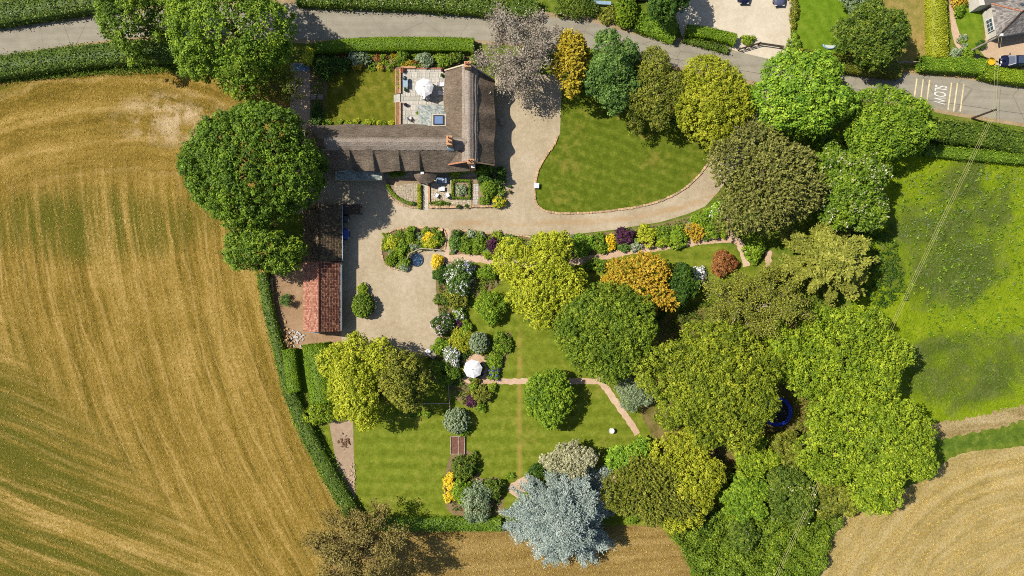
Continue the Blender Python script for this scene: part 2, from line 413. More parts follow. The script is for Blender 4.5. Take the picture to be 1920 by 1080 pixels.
def m_field(name, arcs, cx, cy, cols):
    n = NT(name); pos = n.pos(); px, py = px_coords(n)
    dx = n.math('SUBTRACT', px, cx); dy = n.math('SUBTRACT', py, cy)
    r = n.math('SQRT', n.math('ADD', n.math('MULTIPLY', dx, dx), n.math('MULTIPLY', dy, dy)))
    if not arcs: r = n.math('ADD', n.math('MULTIPLY', py, 1.0), n.math('MULTIPLY', px, 0.06))
    warp = n.math('MULTIPLY', n.math('SUBTRACT', n.noise(pos, 0.09, 3.0), 0.5), 40.0); r = n.math('ADD', r, warp)
    th = n.math('MULTIPLY', n.math('ARCTAN2', dy, dx), 60.0) if arcs else n.math('MULTIPLY', px, 0.1)
    s = n.smooth(n.noise(n.comb(r, n.math('MULTIPLY', th, 0.35), 0.0), 0.075, 3.0, 0.65), 0.32, 0.68)
    w = n.math('MULTIPLY', n.math('SINE', n.math('MULTIPLY', r, 0.26)), 0.07)
    fine = n.noise(pos, 2.6, 5.0, 0.75); blot = n.noise(pos, 0.25, 5.0, 0.65); fine2 = n.noise(pos, 7.0, 3.0, 0.8)
    v = n.math('ADD', n.math('ADD', n.math('MULTIPLY', s, 0.18), n.math('MULTIPLY', w, 0.4)), n.math('MULTIPLY_ADD', blot, 0.42, 0.08))
    v = n.math('ADD', v, n.math('MULTIPLY', n.math('SUBTRACT', fine, 0.5), 1.0)); v = n.math('ADD', v, n.math('MULTIPLY', n.math('SUBTRACT', fine2, 0.5), 0.6))
    k = len(cols); col = n.ramp(v, [(0.16 + 0.66 * i / (k - 1), A(c)) for i, c in enumerate(cols)])
    return n.finish(col, 1.0, n.bump(n.math('ADD', fine, fine2), 0.9, 0.2), 0.05)

def m_lawn(name, cols, stripe=0.0, ang=0.0, per=1.3, dry=0.3):
    n = NT(name); pos = n.pos()
    fine = n.noise(pos, 5.0, 4.0, 0.75); mid = n.noise(pos, 0.9, 4.0, 0.7); big = n.noise(pos, 0.16, 3.0, 0.6)
    v = n.math('ADD', n.math('MULTIPLY', fine, 0.5), n.math('MULTIPLY', mid, 0.5))
    if stripe:
        x, y, z = n.sep(n.vscale(n.pos(), (1, 1, 1), ang))
        w = n.smooth(n.math('SINE', n.math('MULTIPLY', n.math('ADD', y, n.math('MULTIPLY', big, 1.2)), 2 * math.pi / per)), -0.9, 0.9)
        v = n.math('ADD', v, n.math('MULTIPLY', n.math('SUBTRACT', w, 0.5), stripe))
    col = n.ramp(v, [(0.35, A(cols[0])), (0.5, A(cols[1])), (0.65, A(cols[2]))])
    col = n.mix(n.math('MULTIPLY', n.smooth(n.math('ADD', n.math('MULTIPLY', big, 0.6), n.math('MULTIPLY', mid, 0.4)), 0.5, 0.68), dry), col, A(cols[3]))
    return n, col, n.bump(n.math('ADD', fine, mid), 0.6, 0.06)
def fin(t): return t[0].finish(t[1], 1.0, t[2], 0.1)

def m_gravel(name, cols, tracks=0.0):
    n = NT(name); pos = n.pos()
    fine = n.noise(pos, 9.0, 3.0, 0.8); mid = n.noise(pos, 1.3, 4.0, 0.7); big = n.noise(pos, 0.14, 4.0, 0.6)
    v = n.math('ADD', n.math('MULTIPLY', fine, 0.6), n.math('ADD', n.math('MULTIPLY', mid, 0.34), n.math('MULTIPLY', big, 0.42)))
    col = n.ramp(v, [(0.48, A(cols[0])), (0.66, A(cols[1])), (0.86, A(cols[2]))])
    if tracks:      # wheel ruts worn along the drive
        px, py = px_coords(n)
        yc = n.math('SUBTRACT', 418.0, n.math('MULTIPLY', n.math('POWER', n.math('MAXIMUM', n.math('SUBTRACT', px, 1050.0), 0.0), 2.0), 0.00058))
        d = n.math('SUBTRACT', n.math('ADD', py, n.math('MULTIPLY', n.math('SUBTRACT', mid, 0.5), 6.0)), yc)
        rut = n.smooth(n.math('ABSOLUTE', d), 9.0, 2.0)
        rut = n.math('MULTIPLY', n.math('MULTIPLY', rut, n.smooth(px, 800.0, 900.0)), n.smooth(n.noise(n.vscale(pos, (0.2, 1, 1)), 0.5, 3.0), 0.38, 0.6))
        col = n.mix(n.math('MULTIPLY', rut, tracks), col, A((186, 146, 92)))
    return n.finish(col, 1.0, n.bump(n.math('ADD', fine, mid), 0.5, 0.05), 0.1)

def m_road():
    n = NT('old_asphalt'); pos = n.pos()
    fine = n.noise(pos, 6.0, 3.0, 0.8); mid = n.noise(pos, 0.6, 4.0, 0.6); st = n.noise(n.vscale(pos, (0.08, 1.2, 1), math.radians(8)), 0.9, 3.0, 0.6)
    v = n.math('ADD', n.math('MULTIPLY', fine, 0.4), n.math('ADD', n.math('MULTIPLY', mid, 0.3), n.math('MULTIPLY', st, 0.35)))
    col = n.ramp(v, [(0.36, A((140, 134, 118))), (0.54, A((164, 157, 139))), (0.74, A((186, 178, 160)))])
    crack = n.smooth(n.voro(n.vscale(pos, (1, 1, 1), 0.5), 0.11, 'DISTANCE_TO_EDGE'), 0.006, 0.002)
    col = n.mix(n.math('MULTIPLY', crack, 0.45), col, A((112, 104, 94)))
    return n.finish(col, 0.95, n.bump(fine, 0.3, 0.02), 0.15)

def m_thatch(name, cols, ang):
    n = NT(name); pos = n.pos()
    fib = n.noise(n.vscale(pos, (0.9, 5.0, 1.5), ang), 1.0, 5.0, 0.8); sp = n.noise(pos, 5.5, 4.0, 0.8); blot = n.noise(pos, 0.55, 4.0, 0.7)
    v = n.math('ADD', n.math('ADD', n.math('MULTIPLY', fib, 0.42), n.math('MULTIPLY', sp, 0.45)), n.math('MULTIPLY', blot, 0.28))
    col = n.ramp(v, [(0.44, A(cols[0])), (0.57, A(cols[1])), (0.70, A(cols[2]))])
    moss = n.smooth(n.noise(pos, 0.9, 4.0, 0.7, 0.5), 0.60, 0.72)
    col = n.mix(n.math('MULTIPLY', moss, 0.35), col, A((150, 142, 128)))
    return n.finish(col, 1.0, n.bump(n.math('ADD', sp, fib), 1.0, 0.16), 0.05)

def m_tile(name, cols, spots=None):
    n = NT(name); pos = n.pos()
    c = n.n('ShaderNodeAttribute', attribute_type='GEOMETRY', attribute_name='tint').outputs['Fac']
    nz = n.noise(pos, 1.2, 4.0, 0.7); v = n.math('ADD', n.math('MULTIPLY', c, 0.6), n.math('MULTIPLY', nz, 0.4))
    col = n.ramp(v, [(0.2, A(cols[0])), (0.5, A(cols[1])), (0.8, A(cols[2]))])
    if spots: col = n.mix(n.smooth(n.noise(pos, 2.2, 3.0, 0.7), 0.62, 0.7), col, A(spots))
    return n.finish(col, 0.9, n.bump(n.noise(pos, 14.0, 3.0), 0.3, 0.02), 0.2)

# ------------------------------------------------------------------ foliage
def unit(a): return a / np.maximum(np.linalg.norm(a, axis=1, keepdims=True), 1e-9)

def quad_mesh(name, verts, tint, mats, parent=None, extra=None):
    """verts (N,4,3) leaf quads, tint (N,), optional extra MB (second material) -> one object"""
    N = len(verts); v = verts.reshape(-1, 3); nv = len(v)
    ev, ef = ([], []) if extra is None else (extra.v, extra.f)
    ls = [len(f) for f in ef]
    allv = np.concatenate([v, np.array(ev, dtype=float).reshape(-1, 3)]) if ev else v
    idx = np.arange(nv)
    if ef: idx = np.concatenate([idx, np.array([i + nv for f in ef for i in f])])
    start = np.arange(N) * 4
    if ef: start = np.concatenate([start, 4 * N + np.concatenate([[0], np.cumsum(ls)[:-1]])])
    me = bpy.data.meshes.new(name)
    me.vertices.add(len(allv)); me.vertices.foreach_set('co', allv.astype(np.float32).ravel())
    me.loops.add(len(idx)); me.loops.foreach_set('vertex_index', idx.astype(np.int32))
    me.polygons.add(len(start)); me.polygons.foreach_set('loop_start', start.astype(np.int32))
    for m in (mats if isinstance(mats, (list, tuple)) else [mats]): me.materials.append(m)
    mi = np.zeros(len(start), dtype=np.int32)
    if ef and len(me.materials) > 1: mi[N:] = 1
    me.polygons.foreach_set('material_index', mi)
    at = me.attributes.new('tint', 'FLOAT', 'FACE')
    t = np.concatenate([tint, np.full(len(ef), 0.35)]) if ef else tint
    at.data.foreach_set('value', t.astype(np.float32))
    me.update(calc_edges=True)
    o = bpy.data.objects.new(name, me); COL.objects.link(o)
    if parent: o.parent = parent
    return o

def leaf_quads(rng, pos, nrm, ln, wd, along=None, fold=0.0):
    N = len(pos); r = rng.normal(size=(N, 3)) if along is None else along + rng.normal(size=(N, 3)) * 0.35
    t = unit(r - nrm * np.sum(r * nrm, axis=1, keepdims=True)); b = np.cross(nrm, t)
    l = (ln * rng.uniform(0.7, 1.35, N))[:, None] / 2; w = (wd * rng.uniform(0.7, 1.3, N))[:, None] / 2
    return np.stack([pos - t * l, pos + b * w + t * l * 0.15, pos + t * l, pos - b * w + t * l * 0.15], axis=1)

def dome_leaves(rng, C, R, per, ln, wd, jit=0.55, up=0.35, low=-0.05, ctint=None):
    """leaf quads over the upper side of every clump (centre C, radius R)"""
    n = len(C); cid = np.repeat(np.arange(n), per)
    d = unit(rng.normal(size=(len(cid), 3))); d[:, 2] = np.where(d[:, 2] < low, -d[:, 2], d[:, 2])
    pos = C[cid] + d * (R[cid] * rng.uniform(0.55, 1.08, len(cid)))[:, None] * np.array([1, 1, 0.95])
    nrm = unit(d + rng.normal(size=d.shape) * jit + np.array([0, 0, up]))
    ct = rng.normal(0.5, 0.17, n) + 0.14 * np.sin(C[:, 0] * 0.8 + C[:, 1] * 0.5) * np.sin(C[:, 1] * 0.7 - C[:, 2]) if ctint is None else ctint
    tint = np.clip(ct[cid] + rng.normal(0, 0.15, len(cid)), 0, 1)
    return leaf_quads(rng, pos, nrm, ln, wd), tint

def plume_leaves(rng, C, axis, L, per, ln, wd, spread=0.16, ctint=None):
    n = len(C); cid = np.repeat(np.arange(n), per); m = len(cid)
    t = rng.uniform(0, 1, m)
    pos = C[cid] + axis[cid] * (L[cid] * t)[:, None] + rng.normal(size=(m, 3)) * (spread * (1.15 - t))[:, None]
    nrm = unit(rng.normal(size=(m, 3)) * 0.6 + np.array([0, 0, 0.8]))
    ct = rng.normal(0.5, 0.15, n) if ctint is None else ctint
    tint = np.clip(ct[cid] + (t - 0.5) * 0.18 + rng.normal(0, 0.12, m), 0, 1)
    return leaf_quads(rng, pos, nrm, ln, wd, along=axis[cid]), tint

def lobes_for(rng, rx, ry, hb, ht, nl, amp=0.5):
    """overlapping ellipsoids that together make an uneven crown: rows (cx,cy,cz,rx,ry,rz)"""
    out = []; hz = ht - hb; R = (rx + ry) / 2
    out.append((0, 0, hb + hz * 0.52, rx * 0.62, ry * 0.62, hz * 0.46))
    a0 = rng.uniform(0, 6.28)
    for i in range(nl):
        a = a0 + 6.2832 * i / nl + rng.uniform(-0.45, 0.45)
        k = rng.uniform(0.40, 0.68) ; s = rng.uniform(0.27, 0.48) if nl > 4 else rng.uniform(0.44, 0.56)
        s = min(s, 1.04 - k)
        out.append((math.cos(a) * rx * k, math.sin(a) * ry * k, hb + hz * rng.uniform(0.36, 0.56), rx * s, ry * s, hz * rng.uniform(0.30, 0.42)))
    for i in range(nl // 2 if nl > 4 else 0):        # boughs that break the outline
        a = rng.uniform(0, 6.28); k = rng.uniform(0.70, 0.82); s = rng.uniform(0.16, 0.25)
        out.append((math.cos(a) * rx * k, math.sin(a) * ry * k, hb + hz * rng.uniform(0.25, 0.5), rx * s, ry * s, hz * rng.uniform(0.14, 0.22)))
    for i in range(max(1, nl // 2)):
        a = rng.uniform(0, 6.28); k = rng.uniform(0.1, 0.38); s = rng.uniform(0.28, 0.40)
        out.append((math.cos(a) * rx * k, math.sin(a) * ry * k, hb + hz * rng.uniform(0.60, 0.72), rx * s, ry * s, hz * rng.uniform(0.24, 0.34)))
    return np.array(out)

def clump_centres(rng, lobes, cr, cover=1.0, cut=0.90, zmin=-9):
    pts = []; nr = []
    for i, L in enumerate(lobes):
        a = L[3:]; area = 4 * math.pi * ((a[0] * a[1]) ** 1.6 / 3 + (a[0] * a[2]) ** 1.6 / 3 + (a[1] * a[2]) ** 1.6 / 3) ** (1 / 1.6)
        n = int(area * 0.62 * cover / (cr * cr * 1.5)) + 3
        d = unit(rng.normal(size=(n, 3))); d[:, 2] = np.where(d[:, 2] < -0.35, -d[:, 2], d[:, 2])
        p = L[:3] + d * a * rng.uniform(0.80, 1.10, n)[:, None]
        keep = np.ones(n, bool)
        for j, M in enumerate(lobes):
            if j != i: keep &= np.sum(((p - M[:3]) / (M[3:] * cut)) ** 2, axis=1) > 1
        keep &= p[:, 2] > zmin
        pts.append(p[keep]); nr.append(unit(d[keep] / a))
    return np.concatenate(pts), np.concatenate(nr)

def trunk_mb(rng, h, r, targets, lean=(0, 0)):
    mb = MB(); top = Vector((lean[0], lean[1], h))
    pts = [Vector((0, 0, -0.1)), Vector((rng.uniform(-.1, .1), rng.uniform(-.1, .1), h * 0.35)), Vector((lean[0] * .6, lean[1] * .6, h * 0.7)), top]
    mb.tube(pts, [r * 1.35, r, r * 0.75, r * 0.35], 7)
    for t in targets:
        t = Vector(t); z0 = h * rng.uniform(0.3, 0.75); a = Vector((lean[0] * z0 / h * .5, lean[1] * z0 / h * .5, z0))
        m = a.lerp(t, 0.5) + Vector((rng.uniform(-.3, .3), rng.uniform(-.3, .3), rng.uniform(-.5, .3)))
        mb.tube([a, m, t], [r * 0.5, r * 0.33, r * 0.1], 5)
    return mb

NTREE = [0]
def tree(name, box, h, leafkey, label, cat='tree', nl=7, cr=0.55, per=15, ln=0.34, wd=0.24, cover=1.15, hb=0.22, style='dome', trunk=None, group=None, mixkey=None, mixn=0.0, brk=None, jit=0.42, twigs=0, irr=1.0):
    """box = crown as seen in the plan (x0,y0,x1,y1 pixels); h = height in metres"""
    NTREE[0] += 1; rng = np.random.default_rng(1000 + NTREE[0] * 17)
    zc = h * 0.55; c = P((box[0] + box[2]) / 2, (box[1] + box[3]) / 2, zc); k = S * (H - zc) / H
    rx = (box[2] - box[0]) / 2 * k * 1.06; ry = (box[3] - box[1]) / 2 * k * 1.06
    if style == 'dome': ln, wd, per = ln * 0.82, wd * 0.82, int(per * 1.4)
    root = empty(name, (c.x, c.y, 0), 0, label, cat, group)
    lob = lobes_for(rng, rx, ry, h * hb, h, nl)
    if irr < 0.6: lob = np.concatenate([lob, [(0, 0, h * (hb + .5 * (1 - hb)), rx * .9, ry * .9, h * (1 - hb) * .47)]])
    C, D = clump_centres(rng, lob, cr, cover)
    an = np.arctan2(C[:, 1], C[:, 0]); f1, f2 = rng.uniform(0, 6.28, 2)
    wr = 1 + irr * (0.07 * np.sin(3 * an + f1) + 0.05 * np.sin(5 * an + f2) + 0.03 * np.sin(9 * an + f1 * 2))
    C[:, 0] *= wr; C[:, 1] *= wr
    if style == 'dome':
        v, t = dome_leaves(rng, C, cr * rng.uniform(0.5, 1.25, len(C)), per, ln, wd, jit)
    else:
        ax = unit(D + np.array([0, 0, 0.55]) + rng.normal(size=D.shape) * 0.3)
        v, t = plume_leaves(rng, C - ax * cr * 0.5, ax, cr * rng.uniform(1.2, 2.4, len(C)), per, ln, wd, cr * 0.38)
    inner = lob.copy(); inner[:, 3:] *= 0.78                      # leaf mass inside the crown
    Ci, Di = clump_centres(rng, inner, cr * 1.25, 0.8)
    vi, ti = dome_leaves(rng, Ci, cr * rng.uniform(0.9, 1.5, len(Ci)), max(8, per // 2 + 2), ln * 1.35, wd * 1.35, 0.6)
    v = np.concatenate([v, vi]); t = np.concatenate([t, ti])
    if mixkey:
        nm = int(len(v) * mixn); sel = rng.choice(len(C), max(1, int(len(C) * mixn)), replace=False)
        fp = np.repeat(C[sel], 4, axis=0) + rng.normal(size=(len(sel) * 4, 3)) * cr * 0.5 + np.array([0, 0, cr * 0.7])
        fv = leaf_quads(rng, fp, unit(rng.normal(size=fp.shape) * 0.4 + np.array([0, 0, 1])), 0.26, 0.24)
        quad_mesh('blossom', fv, rng.uniform(0, 1, len(fv)), LEAF[mixkey], root)
    quad_mesh('crown', v, t, LEAF[leafkey], root)
    tm = trunk_mb(rng, h * 0.72, max(0.08, min(0.5, h * 0.028)), [tuple(l[:3] + np.array([0, 0, l[5] * 0.3])) for l in lob[1:]])
    for i in range(twigs):        # bare limbs that show between the leaves
        q = C[rng.integers(len(C))]; a = Vector(q) * 0.45; a.z = q[2] * 0.8
        b = Vector(q) + Vector((0, 0, cr * 0.9)); m_ = a.lerp(b, 0.5) + Vector(rng.normal(size=3) * 0.4)
        tm.tube([a, m_, b], [0.09, 0.06, 0.025], 4)
    tm.build('trunk', brk or bark, root)
    return root

def shrub(name, box, h, leafkey, label, cat='shrub', nl=4, cr=0.26, per=13, ln=0.22, wd=0.16, cover=1.15, flower=None, fl=0.12, group=None, tight=False, style='dome', fsize=0.2):
    NTREE[0] += 1; rng = np.random.default_rng(5000 + NTREE[0] * 13)
    zc = h * 0.5; c = P((box[0] + box[2]) / 2, (box[1] + box[3]) / 2, zc); k = S * (H - zc) / H
    rx = (box[2] - box[0]) / 2 * k; ry = (box[3] - box[1]) / 2 * k
    lob = np.array([(0, 0, h * 0.42, rx * 0.97, ry * 0.97, h * 0.58)]) if tight else lobes_for(rng, rx, ry, -0.1 * h, h, nl)
    if tight: per, cover = int(per * 1.3), cover * 1.4
    C, D = clump_centres(rng, lob, cr, cover, zmin=0.05)
    if style == 'dome': v, t = dome_leaves(rng, C, cr * (rng.uniform(0.35, 0.6, len(C)) if tight else rng.uniform(0.7, 1.3, len(C))), per, ln, wd, 0.5)
    else:
        ax = unit(D + np.array([0, 0, 0.5]) + rng.normal(size=D.shape) * 0.35)
        v, t = plume_leaves(rng, C - ax * cr * 0.5, ax, cr * rng.uniform(1.0, 2.0, len(C)), per, ln, wd, cr * 0.35)
    o = quad_mesh(name, v, t, LEAF[leafkey]); o.location = (c.x, c.y, 0); tag(o, label, cat, group)
    # woody inside, reaching the soil
    st = MB()
    for i in range(5):
        q = C[rng.integers(len(C))]; st.tube([(q[0] * 0.08, q[1] * 0.08, -0.05), (q[0] * 0.4, q[1] * 0.4, q[2] * 0.5), tuple(q * 0.72)], [0.06, 0.04, 0.015], 4)
    st.build('stem', bark, o)
    if flower:
        sel = rng.choice(len(C), max(2, int(len(C) * fl)), replace=False)
        fp = np.repeat(C[sel], 5, axis=0) + rng.normal(size=(len(sel) * 5, 3)) * cr * 0.45 + D[np.repeat(sel, 5)] * cr * 0.9
        fv = leaf_quads(rng, fp, unit(D[np.repeat(sel, 5)] + rng.normal(size=fp.shape) * 0.4), fsize, fsize * 0.9)
        quad_mesh('blossom', fv, rng.uniform(0, 1, len(fv)), LEAF[flower], o)
    return o

def spray_tree(name, box, h, leafkey, label, nb=95, ln=0.42, wd=0.13, per=9, flat=0.35, rise=0.12, tipdroop=0.10, brk=None, cat='tree', side=0.42, width=1.0):
    """cedar habit: tiers of radiating boughs with feathery side sprays"""
    NTREE[0] += 1; rng = np.random.default_rng(9000 + NTREE[0] * 7)
    zc = h * 0.45; c = P((box[0] + box[2]) / 2, (box[1] + box[3]) / 2, zc); k = S * (H - zc) / H
    rx = (box[2] - box[0]) / 2 * k; ry = (box[3] - box[1]) / 2 * k
    root = empty(name, (c.x, c.y, 0), 0, label, cat)
    tm = MB(); tm.tube([(0, 0, -0.1), (0.05, 0, h * 0.4), (0, 0.05, h * 0.8), (0, 0, h * 0.97)], [h * 0.035, h * 0.026, h * 0.012, 0.04], 7)
    PC = []; AX = []; LN = []; TI = []
    for i in range(nb):
        f = (i + 0.5) / nb; z = h * (0.12 + 0.84 * f ** 0.9); az = i * 2.39996 + rng.uniform(-0.5, 0.5)
        Lr = ((1 - f) ** 0.62 * rng.uniform(0.62, 1.0) + 0.05) * (1 + 0.10 * math.sin(az * 3 + h) + 0.08 * math.sin(az * 5 + nb))
        ex, ey = math.cos(az) * rx * Lr, math.sin(az) * ry * Lr; L = math.hypot(ex, ey)
        d = np.array([ex / L, ey / L, 0]); s = np.array([-d[1], d[0], 0]); bt = rng.normal(0.5, 0.13)
        def pt(t): return np.array([0, 0, z]) + d * L * t + np.array([0, 0, L * (rise * t - tipdroop * t * t)]) + s * L * 0.05 * math.sin(t * 5 + i)
        tm.tube([tuple(pt(0)), tuple(pt(0.5)), tuple(pt(0.97))], [0.10, 0.06, 0.015], 4)
        nsp = int(L / 0.20) + 3
        for j in range(nsp):
            t = 0.22 + 0.78 * (j + rng.uniform(0, 1)) / nsp; p = pt(t)
            for sd in (-1, 1):
                wl = (side * (1.05 - t) + 0.13) * rng.uniform(0.6, 1.2) * max(1.2, min(L, 4.5)) * 0.62 * width
                a = d * rng.uniform(0.5, 0.95) + s * sd * rng.uniform(0.5, 0.95) + np.array([0, 0, rng.uniform(-0.15, 0.25)])
                PC.append(p); AX.append(a / np.linalg.norm(a)); LN.append(wl); TI.append(bt + rng.normal(0, 0.1))
        PC.append(pt(0.85)); AX.append(d); LN.append(0.2 * L + 0.2); TI.append(bt)
    PC, AX, LN, TI = np.array(PC), np.array(AX), np.array(LN), np.array(TI)
    n = np.maximum(3, (LN * per).astype(int)); cid = np.repeat(np.arange(len(PC)), n); m = len(cid)
    t = rng.uniform(0, 1, m)
    pos = PC[cid] + AX[cid] * (LN[cid] * t)[:, None] + rng.normal(size=(m, 3)) * np.array([0.17, 0.17, 0.11])
    nrm = unit(rng.normal(size=(m, 3)) * flat + np.array([0, 0, 1]))
    v = leaf_quads(rng, pos, nrm, ln, wd, along=AX[cid])
    quad_mesh('crown', v, np.clip(TI[cid] + rng.normal(0, 0.14, m), 0, 1), LEAF[leafkey], root)
    tm.build('trunk', brk or bark, root)
    return root

def twig_tree(name, box, h, leafkey, label, brk=None, leaves=5, lr=0.25, ln=0.26, wd=0.17, limbs=8, depth=3, cat='tree', thick=1.0):
    """open tree whose branches show: recursive limbs, sparse leaf at the twig ends"""
    NTREE[0] += 1; rng = np.random.default_rng(7000 + NTREE[0] * 11)
    zc = h * 0.6; c = P((box[0] + box[2]) / 2, (box[1] + box[3]) / 2, zc); k = S * (H - zc) / H
    rx = (box[2] - box[0]) / 2 * k; ry = (box[3] - box[1]) / 2 * k
    root = empty(name, (c.x, c.y, 0), 0, label, cat)
    tm = MB(); tips = []
    def grow(a, d, L, r, dep):
        m_ = a + d * L * 0.5 + Vector(rng.normal(size=3) * L * 0.07); b = a + d * L + Vector(rng.normal(size=3) * L * 0.08)
        tm.tube([a, m_, b], [r, r * 0.8, r * 0.55], 5 if r > 0.08 else 3, cap=False)
        if dep == 0:
            for t in (0.3, 0.65, 1.0): tips.append((a.lerp(b, t), d))
            return
        kids = 4 if dep > 1 else 4
        for q in range(kids):
            t = 0.35 + 0.65 * (q + 1) / kids; p = a.lerp(b, t) if t < 0.5 else m_.lerp(b, (t - .5) * 2)
            nd = (d + Vector(rng.normal(size=3) * 0.55) + Vector((0, 0, 0.10))).normalized()
            grow(p, nd, L * rng.uniform(0.5, 0.72), r * 0.52, dep - 1)
    tm.tube([(0, 0, -0.1), (0.1, 0, h * 0.3), (0, 0.1, h * 0.5)], [h * 0.032 * thick, h * 0.026 * thick, h * 0.02 * thick], 7)
    for i in range(limbs):
        az = 6.283 * i / limbs + rng.uniform(-0.3, 0.3); el = rng.uniform(0.25, 0.6) if i % 3 else 1.0
        d = Vector((math.cos(az) * rx, math.sin(az) * ry, 0)) ; Rr = d.length; d = d.normalized() * math.cos(el) + Vector((0, 0, math.sin(el)))
        grow(Vector((0, 0, h * rng.uniform(0.25, 0.5))), d.normalized(), min(Rr * 0.52, h * 0.6), h * 0.013 * thick, depth)
    T = np.array([tuple(p) for p, d in tips]); e = np.sqrt((T[:, 0] / rx) ** 2 + (T[:, 1] / ry) ** 2)
    T = T[(e < 1.06) & (T[:, 2] > 0.3)]
    n = len(T); cid = np.repeat(np.arange(n), leaves)
    pos = T[cid] + rng.normal(size=(len(cid), 3)) * lr
    v = leaf_quads(rng, pos, unit(rng.normal(size=pos.shape) * 0.6 + np.array([0, 0, 0.9])), ln, wd)
    ct = rng.normal(0.5, 0.18, n)
    quad_mesh('crown', v, np.clip(ct[cid] + rng.normal(0, 0.12, len(cid)), 0, 1), LEAF[leafkey], root)
    tm.build('trunk', brk or bark, root)
    return root

def hedge(name, pts_px, w_px, h, leafkey, label, cat='hedge', dens=30, ln=0.22, wd=0.17, rough=0.05, lumps=0.0, group=None, flower=None, fl=0.05, taper=0.94):
    NTREE[0] += 1; rng = np.random.default_rng(3000 + NTREE[0] * 19)
    pl = catmull([P(x, y, h * 0.8) for x, y in pts_px], False, 8) if len(pts_px) > 2 else [P(x, y, h * 0.8) for x, y in pts_px]
    pl = np.array([(p.x, p.y) for p in pl]); o0 = pl[0].copy(); pl = pl - o0
    seg = np.diff(pl, axis=0); sl = np.linalg.norm(seg, axis=1); cum = np.concatenate([[0], np.cumsum(sl)]); L = cum[-1]
    ws = (np.array(w_px, dtype=float) if hasattr(w_px, '__len__') else np.array([w_px, w_px], dtype=float)) * S
    wpos = np.linspace(0, L, len(ws))
    ph = rng.uniform(0, 6.28, 6)
    def frame(s):
        i = np.clip(np.searchsorted(cum, s, side='right') - 1, 0, len(sl) - 1)
        p = pl[i] + seg[i] * ((s - cum[i]) / sl[i])[:, None]; t = seg[i] / sl[i][:, None]
        return p, t, np.stack([-t[:, 1], t[:, 0]], axis=1)
    def lump(s, q): return lumps * (np.sin(s * 1.9 + ph[0] + q * 1.3) * .4 + np.sin(s * 3.7 + ph[1] - q * 2.1) * .3 + np.sin(s * 0.8 + ph[2]) * .5)
    W = ws.mean(); parts = []
    nt = int(L * W * dens); s = rng.uniform(0, L, nt); q = rng.uniform(-1, 1, nt); p, t, nn = frame(s); w = np.interp(s, wpos, ws)
    edge = np.abs(q) ** 6 * 0.12
    z = h * (1 - edge) + lump(s, q) + rng.normal(0, rough, nt)
    pos = np.column_stack([p + nn * (q * w / 2 * taper)[:, None], z]); parts.append((pos, np.tile([0, 0, 1.0], (nt, 1)), s))
    for sd in (-1, 1):
        m = int(L * h * dens * 0.75); s = rng.uniform(0, L, m); zz = rng.uniform(0.02, 1, m); p, t, nn = frame(s); w = np.interp(s, wpos, ws)
        off = w / 2 * (1 - (1 - taper) * zz) + rng.normal(0, rough, m) + lump(s, np.full(m, sd)) * 0.5
        pos = np.column_stack([p + nn * (sd * off)[:, None], zz * h]); parts.append((pos, np.column_stack([nn * sd, np.full(m, 0.3)]), s))
    for s0, sg in ((0.0, -1), (L, 1)):
        m = int(W * h * dens * 0.9); q = rng.uniform(-1, 1, m); zz = rng.uniform(0.02, 1, m); p, t, nn = frame(np.full(m, min(s0, L - 1e-4)))
        w = np.interp(s0, wpos, ws)
        pos = np.column_stack([p + nn * (q * w / 2)[:, None] + t * (sg * rng.normal(0.02, rough + 0.02, m))[:, None], zz * h]); parts.append((pos, np.column_stack([t * sg, np.full(m, 0.3)]), np.full(m, s0)))
    pos = np.concatenate([a for a, b, c in parts]); nr = np.concatenate([b for a, b, c in parts]); ss = np.concatenate([c for a, b, c in parts])
    nrm = unit(nr + rng.normal(size=nr.shape) * 0.5)
    v = leaf_quads(rng, pos, nrm, ln, wd)
    big = np.sin(ss * 0.9 + ph[3]) * 0.08 + np.sin(pos[:, 0] * 2.7 + pos[:, 1] * 2.1 + ph[4]) * 0.10
    core = MB(); ns = max(2, int(L / 1.0)); sv = np.linspace(0.02, L - 0.02, ns); p, t, nn = frame(sv); w = np.interp(sv, wpos, ws)
    for i in range(ns):
        a = p[i] + nn[i] * (w[i] / 2 - 0.12); b = p[i] - nn[i] * (w[i] / 2 - 0.12); zt = h - 0.13 - lumps * 0.8
        core.v += [(a[0], a[1], 0.0), (a[0], a[1], zt), (b[0], b[1], zt), (b[0], b[1], 0.0)]
        if i:
            o_ = (i - 1) * 4
            for e in range(3): core.f.append((o_ + e, o_ + e + 1, o_ + e + 5, o_ + e + 4)); core.m.append(0)
    core.f += [(0, 1, 2, 3), tuple((ns - 1) * 4 + i for i in (3, 2, 1, 0))]
    o = quad_mesh(name, v, np.clip(rng.normal(0.5, 0.17, len(v)) + big, 0, 1), LEAF[leafkey], None, core)
    o.location = (o0[0], o0[1], 0); tag(o, label, cat, group)
    if flower:
        sel = rng.choice(nt, int(nt * fl), replace=False); fp = parts[0][0][sel] + np.array([0, 0, 0.06])
        fv = leaf_quads(rng, fp, unit(rng.normal(size=fp.shape) * 0.4 + np.array([0, 0, 1])), 0.2, 0.18)
        quad_mesh('blossom', fv, rng.uniform(0, 1, len(fv)), LEAF[flower], o)
    return o

